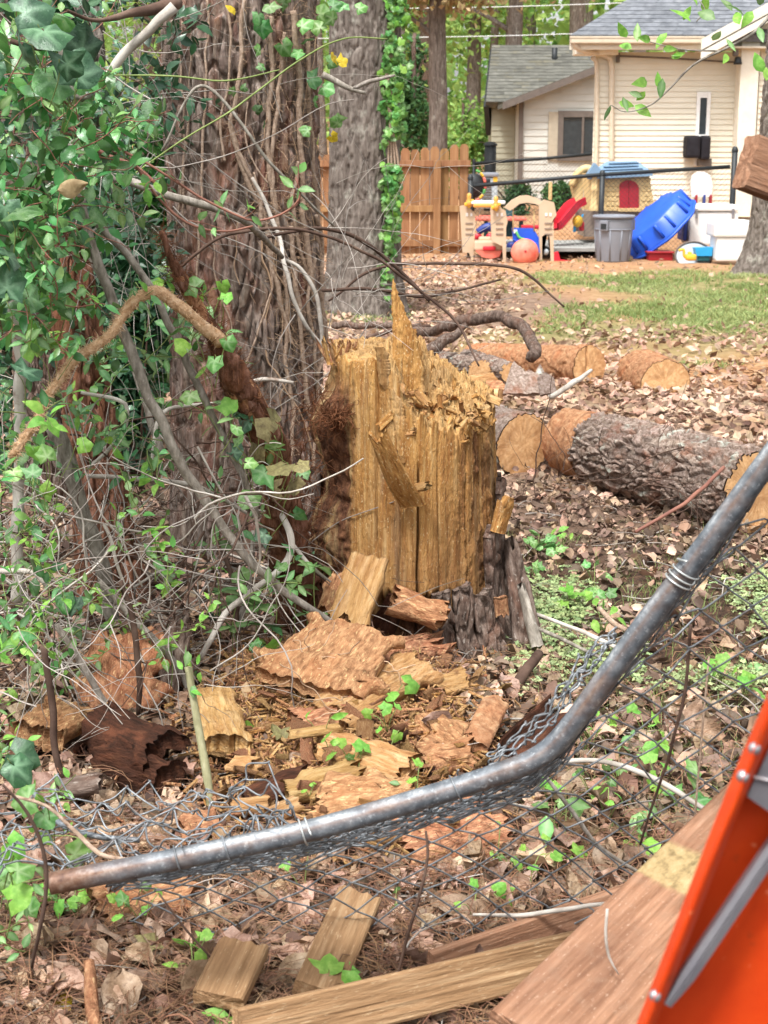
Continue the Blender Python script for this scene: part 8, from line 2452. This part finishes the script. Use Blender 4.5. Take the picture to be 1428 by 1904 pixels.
def litter():
    mb = MB()
    x, y = ground_pts(25000, 2.2, 8.2, 1.0, 0.30, 0.4)
    z = terr(x, y)
    P = np.stack([x, y, z], -1)
    px, py = proj(P)
    clov = sstep(930, 1010, px) * sstep(1060, 1110, py) * sstep(1330, 1270, py)
    deb = (px > 400) & (px < 900) & (py > 1200) & (py < 1540)
    keep = (G7.random(len(x)) > 0.6 * clov) & ~(deb & (G7.random(len(x)) < 0.7))
    P = P[keep]
    n = len(P)
    P[:, 2] += 0.010 + 0.032 * G7.random(n)
    T = [leaf_dead(s, s % 3 > 0, 5, 4) for s in range(20, 36)]
    half_ = int(n * 0.52)
    for sl, mn in ((slice(0, half_), 'leaf_dead'), (slice(half_, n), 'leaf_old')):
        mb = MB()
        q = P[sl]
        k = len(q)
        scatter(mb, T, q, frames(A(0, -0.1, 1) + 0.55 * G7.normal(size=(k, 3)), G7.random(k) * 6.28), (0.018 + 0.06 * G7.random(k) ** 1.8)[:, None] * (A(1, 1, 1) + A(0, .5, .6) * (G7.random((k, 3)) - .4)), G7.random(k))
        tag(mb.build('leaf_litter', M[mn], None, True, base=(0, 5, 0)), kind='stuff')
    mb = MB()
    x, y = ground_pts(52000, 8.0, 24.0, 0.4, 0.30, 0.6)
    P = np.stack([x, y, terr(x, y)], -1)
    px, py = proj(P)
    q = np.stack([x, y, 0 * x], -1)
    nz = fbm(q * 0.5, 3, 4)
    nf = fbm(q * 2.1, 2, 14)
    dens = 1 - 0.9 * sstep(870, 960, px + 120 * nz) * sstep(640, 600, py + 30 * nz)
    dens *= 1 - 0.55 * sstep(1150, 1300, px + 150 * nz) * sstep(760, 690, py)
    dens *= np.clip(0.75 + 0.9 * nf, 0.12, 1)
    keep = G7.random(len(x)) < dens
    P = P[keep]
    n = len(P)
    P[:, 2] += 0.008 + 0.03 * G7.random(n)
    scatter(mb, DEAD_LOW, P, frames(A(0, -0.1, 1) + 0.5 * G7.normal(size=(n, 3)), G7.random(n) * 6.28), 0.045 + 0.065 * G7.random(n), G7.random(n))
    tag(mb.build('leaf_litter', M['leaf_dead'], None, False, base=(0, 14, 0)), kind='stuff')
litter()

def needles():
    mb = MB()
    n = 19000
    x, y = ground_pts(n, 2.3, 4.9, 1.0, 0.28, 0.2)
    P = np.stack([x, y, terr(x, y) + 0.012 + 0.045 * G7.random(n)], -1)
    px, py = proj(P)
    w = np.clip(sstep(1450, 1600, py) + 0.25, 0, 1)
    keep = G7.random(n) < w
    P = P[keep]
    n = len(P)
    a = G7.random(n) * 6.28
    d = np.stack([np.cos(a), np.sin(a), 0.12 * G7.normal(size=n)], -1)
    s = np.stack([-np.sin(a), np.cos(a), 0.5 * G7.normal(size=n)], -1)
    L = 0.06 + 0.10 * G7.random(n)
    t = np.linspace(0, 1, 5)
    bow = 0.14 * G7.normal(size=n)
    c = P[:, None] + d[:, None] * (L[:, None, None] * (t - .5)[None, :, None]) + s[:, None] * (L * bow)[:, None, None] * (np.sin(math.pi * t))[None, :, None] + A(0, 0, 1) * (0.012 * np.sin(math.pi * t))[None, :, None]
    wv = 0.0009
    up = A(0, -0.4, 0.9) * wv
    side = s * wv
    A1, B1, C1_ = c + side[:, None], c - side[:, None], c + up
    v = np.stack([A1, C1_, B1], 2).reshape(-1, 3)
    base = gridf(5, 3)
    f = (base[None] + (np.arange(n) * 15)[:, None, None]).reshape(-1, 4)
    mb.add(v, f, np.repeat(G7.random(n), 15))
    tag(mb.build('pine_needles', M['needle'], None, False, base=(0, 3, 0)), kind='stuff')
needles()

def small_twigs():
    mb = MB()
    n = 1100
    x, y = ground_pts(n, 2.4, 7.5, 1.0, 0.28, 0.2)
    for i in range(n):
        p = A(x[i], y[i], float(terr(x[i], y[i])) + 0.02 + 0.02 * G7.random())
        a = G7.random() * 6.28
        d = A(math.cos(a), math.sin(a), 0.12 * G7.normal())
        L = 0.06 + 0.2 * G7.random() ** 2
        Q = smooth_line([p, p + d * L / 2 + G7.normal(size=3) * L * 0.08, p + d * L], 8)
        mb.add(*tube(Q, np.linspace(1, .5, 8) * (0.0015 + 0.0025 * G7.random() ** 2), 4, False), r=G7.random())
    tag(mb.build('twig_litter', M['twig'], None, True, base=(0, 4, 0)), kind='stuff')
small_twigs()

def blades(name, x, y, h, w, m, base, per=4, lean=0.5):
    n = len(x)
    x = np.repeat(x, per) + G7.normal(size=n * per) * h * 0.25
    y = np.repeat(y, per) + G7.normal(size=n * per) * h * 0.25
    n = len(x)
    b = np.stack([x, y, terr(x, y)], -1)
    a = G7.random(n) * 6.28
    s = np.stack([np.cos(a), np.sin(a), 0 * a], -1) * (w * (0.6 + 0.6 * G7.random(n)))[:, None]
    l = h * (0.5 + 0.8 * G7.random(n))
    d = np.stack([G7.normal(size=n) * lean, G7.normal(size=n) * lean, np.ones(n)], -1)
    mid = b + d * (l * 0.55)[:, None]
    tip = mid + (d * A(1.6, 1.6, 0.75)) * (l * 0.5)[:, None]
    v = np.stack([b - s, b + s, mid - s * .7, mid + s * .7, tip], 1).reshape(-1, 3)
    k = (np.arange(n) * 5)[:, None]
    mb = MB()
    mb.add(v, [np.array([[0, 1, 3, 2]]) + k, np.array([[2, 3, 4]]) + k], np.repeat(G7.random(n), 5))
    tag(mb.build(name, M[m], None, False, base=base), kind='stuff')
# lawn in the middle distance
x, y = ground_pts(60000, 11.5, 23.0, 0.3, 0.30, 0.4)
q = np.stack([x, y, 0 * x], -1)
px, py = proj(np.stack([x, y, terr(x, y)], -1))
nz, nf = fbm(q * 0.55, 3, 4), fbm(q * 1.3, 3, 24)
dens = sstep(880, 1040, px + 160 * nz - 0.6 * (py - 540)) * sstep(640, 600, py + 20 * nz) * np.clip(-0.02 + 1.7 * nf + 0.55 * sstep(1050, 1350, px) + 0.75 * np.exp(-((py - 595) / 20.0) ** 2), 0, 1) * sstep(478, 500, py) * (1 - 0.9 * np.exp(-((py - 560) / 17) ** 2) * sstep(1180, 1020, px + 90 * nf))
dens = np.maximum(dens, 0.4 * sstep(1180, 1300, px) * sstep(760, 720, py) * sstep(650, 690, py) * sstep(0.0, 0.4, nf))
dens = np.maximum(dens, 0.6 * np.exp(-((px - 690) / 60) ** 2 - ((py - 590) / 16) ** 2))
k = G7.random(len(x)) < dens
blades('lawn_grass', x[k], y[k], 0.055, 0.006, 'blade', (2, 15, 0), 4, 0.6)
# sparse grass near
x, y = ground_pts(2600, 3.0, 7.0, 1.0, 0.28, 0.1)
px, py = proj(np.stack([x, y, terr(x, y)], -1))
k = G7.random(len(x)) < np.clip(sstep(900, 1050, px) * sstep(930, 1080, py) * sstep(1650, 1500, py), 0, 1)
blades('sparse_grass', x[k], y[k], 0.06, 0.0016, 'blade', (0.5, 4, 0), 5, 0.5)
# clover carpet right of the stump
def clover():
    n = 48000
    x, y = G7.uniform(0.2, 2.2, n), G7.uniform(3.9, 6.4, n)
    P = np.stack([x, y, terr(x, y)], -1)
    px, py = proj(P)
    q = np.stack([x, y, 0 * x], -1)
    nf = fbm(q * 3.2, 3, 31)
    dens = sstep(925, 1010, px + 50 * nf) * sstep(1050, 1110, py + 30 * nf) * sstep(1330, 1270, py + 45 * nf) * np.clip(0.58 + 1.7 * nf, 0, 1)
    k = G7.random(n) < dens
    P = P[k]
    n = len(P)
    P[:, 2] += 0.02 + 0.04 * G7.random(n)
    off = np.array([[math.cos(a), math.sin(a), 0.1] for a in (0.3, 2.4, 4.5)])
    Q = (P[:, None] + off[None] * 0.006).reshape(-1, 3)
    m = len(Q)
    mb = MB()
    scatter(mb, QUADLEAF, Q, frames(A(0, -0.2, 1) + 0.5 * G7.normal(size=(m, 3)), G7.random(m) * 6.28), 0.010 + 0.010 * G7.random(m), np.repeat(G7.random(n), 3))
    tag(mb.build('clover', M['clover'], None, False, base=(1, 5, 0)), kind='stuff')
clover()

# seedlings and weeds, each a small plant
SEED = [(600, 1375, 3, .045), (615, 1400, 3, .035), (655, 1418, 3, .045), (665, 1430, 2, .03), (435, 1365, 2, .05), (735, 1290, 2, .055), (720, 1350, 3, .035), (722, 1392, 2, .03), (755, 1465, 2, .025), (775, 1465, 2, .025), (575, 1470, 2, .02),
        (360, 1800, 4, .045), (395, 1800, 3, .04), (120, 1690, 4, .035), (75, 1690, 3, .03), (140, 1700, 4, .035), (415, 1915, 4, .05), (240, 1720, 3, .03), (250, 1700, 2, .03), (265, 1715, 2, .025),
        (1050, 1560, 2, .075), (1030, 1530, 3, .035), (1075, 1600, 2, .045), (950, 1610, 3, .035), (980, 1650, 3, .03), (1000, 1610, 3, .035), (1180, 1580, 4, .045), (1165, 1560, 3, .03), (1210, 1540, 3, .06), (1265, 1500, 2, .08), (1280, 1480, 3, .07),
        (1130, 1350, 5, .03), (1100, 1380, 5, .03), (1060, 1370, 4, .035), (1200, 1370, 5, .03), (1240, 1400, 4, .04), (1170, 1395, 5, .035), (1020, 1480, 4, .035), (1150, 1450, 4, .03), (1100, 1480, 4, .03), (1130, 1520, 5, .035), (1220, 1460, 4, .04),
        (1000, 1015, 6, .05), (1025, 1020, 6, .05), (1045, 1010, 5, .04), (1105, 1080, 4, .035), (1345, 1270, 5, .05), (1385, 1290, 5, .05), (1390, 1240, 5, .04), (855, 1695, 2, .03), (880, 1700, 2, .025), (940, 1690, 3, .03), (925, 1600, 2, .03),
        (735, 1690, 2, .02), (565, 1655, 2, .03), (1065, 1120, 5, .05), (1120, 1165, 5, .05), (1115, 1110, 5, .045), (990, 1060, 5, .04), (640, 1850, 3, .05), (830, 1870, 2, .045)]
SL = []
for i, (sx, sy, n, s) in enumerate(SEED):
    b = G(sx, sy + 12, 0.07 if (480 < sx < 830 and 1230 < sy < 1480) else 0.02)
    dark = s > 0.055 or (i % 5 == 3)
    m = 'leaf_mid' if dark else ('leaf_bright' if sx < 1000 or i % 3 else 'leaf_mid')
    t = empty('seedling', b, 'seedling', 'seedling')
    SL.append((t, sx, sy, {2: 'two', 3: 'three', 4: 'four', 5: 'five', 6: 'six'}[n] + ' leaved ' + ('dark' if m == 'leaf_mid' else 'bright') + ' seedling'))
    h = 0.03 + 0.05 * G7.random()
    for q in range(n):
        a = q * 6.28 / n + G7.random() * 1.5
        tip = b + A(0.6 * h * math.cos(a), 0.6 * h * math.sin(a), h * (0.6 + 0.6 * G7.random()))
        obj('stem', *tube(smooth_line([b, (b + tip) / 2 + A(0, 0, h * 0.2), tip], 5), 0.0011, 4), M['shoot'], t)
        put_leaf(t, tip, s * (0.7 + 0.5 * G7.random()), LM[m] if i % 4 else LO[m], (0.3 * math.cos(a), -0.45, 0.8), g=G7)
single_out(SL, [('the long pale slab', 695, 1290), ('the ochre slab', 680, 1415), ('the middle of the rail', 760, 1480), ('the rusty rail end', 110, 1640), ('the short square offcut', 430, 1810), ('the curled tan leaf', 855, 1690), ('the dark edged board', 1000, 1725),
                ('the thin dark stem in the mesh', 1210, 1490), ('the curved stick behind the mesh', 1130, 1430), ('the rail bend', 1000, 1410), ('the orange ladder', 1390, 1400), ('the clover patch', 1120, 1150), ('the largest log', 1080, 960)], '', 'seedlings in the litter')
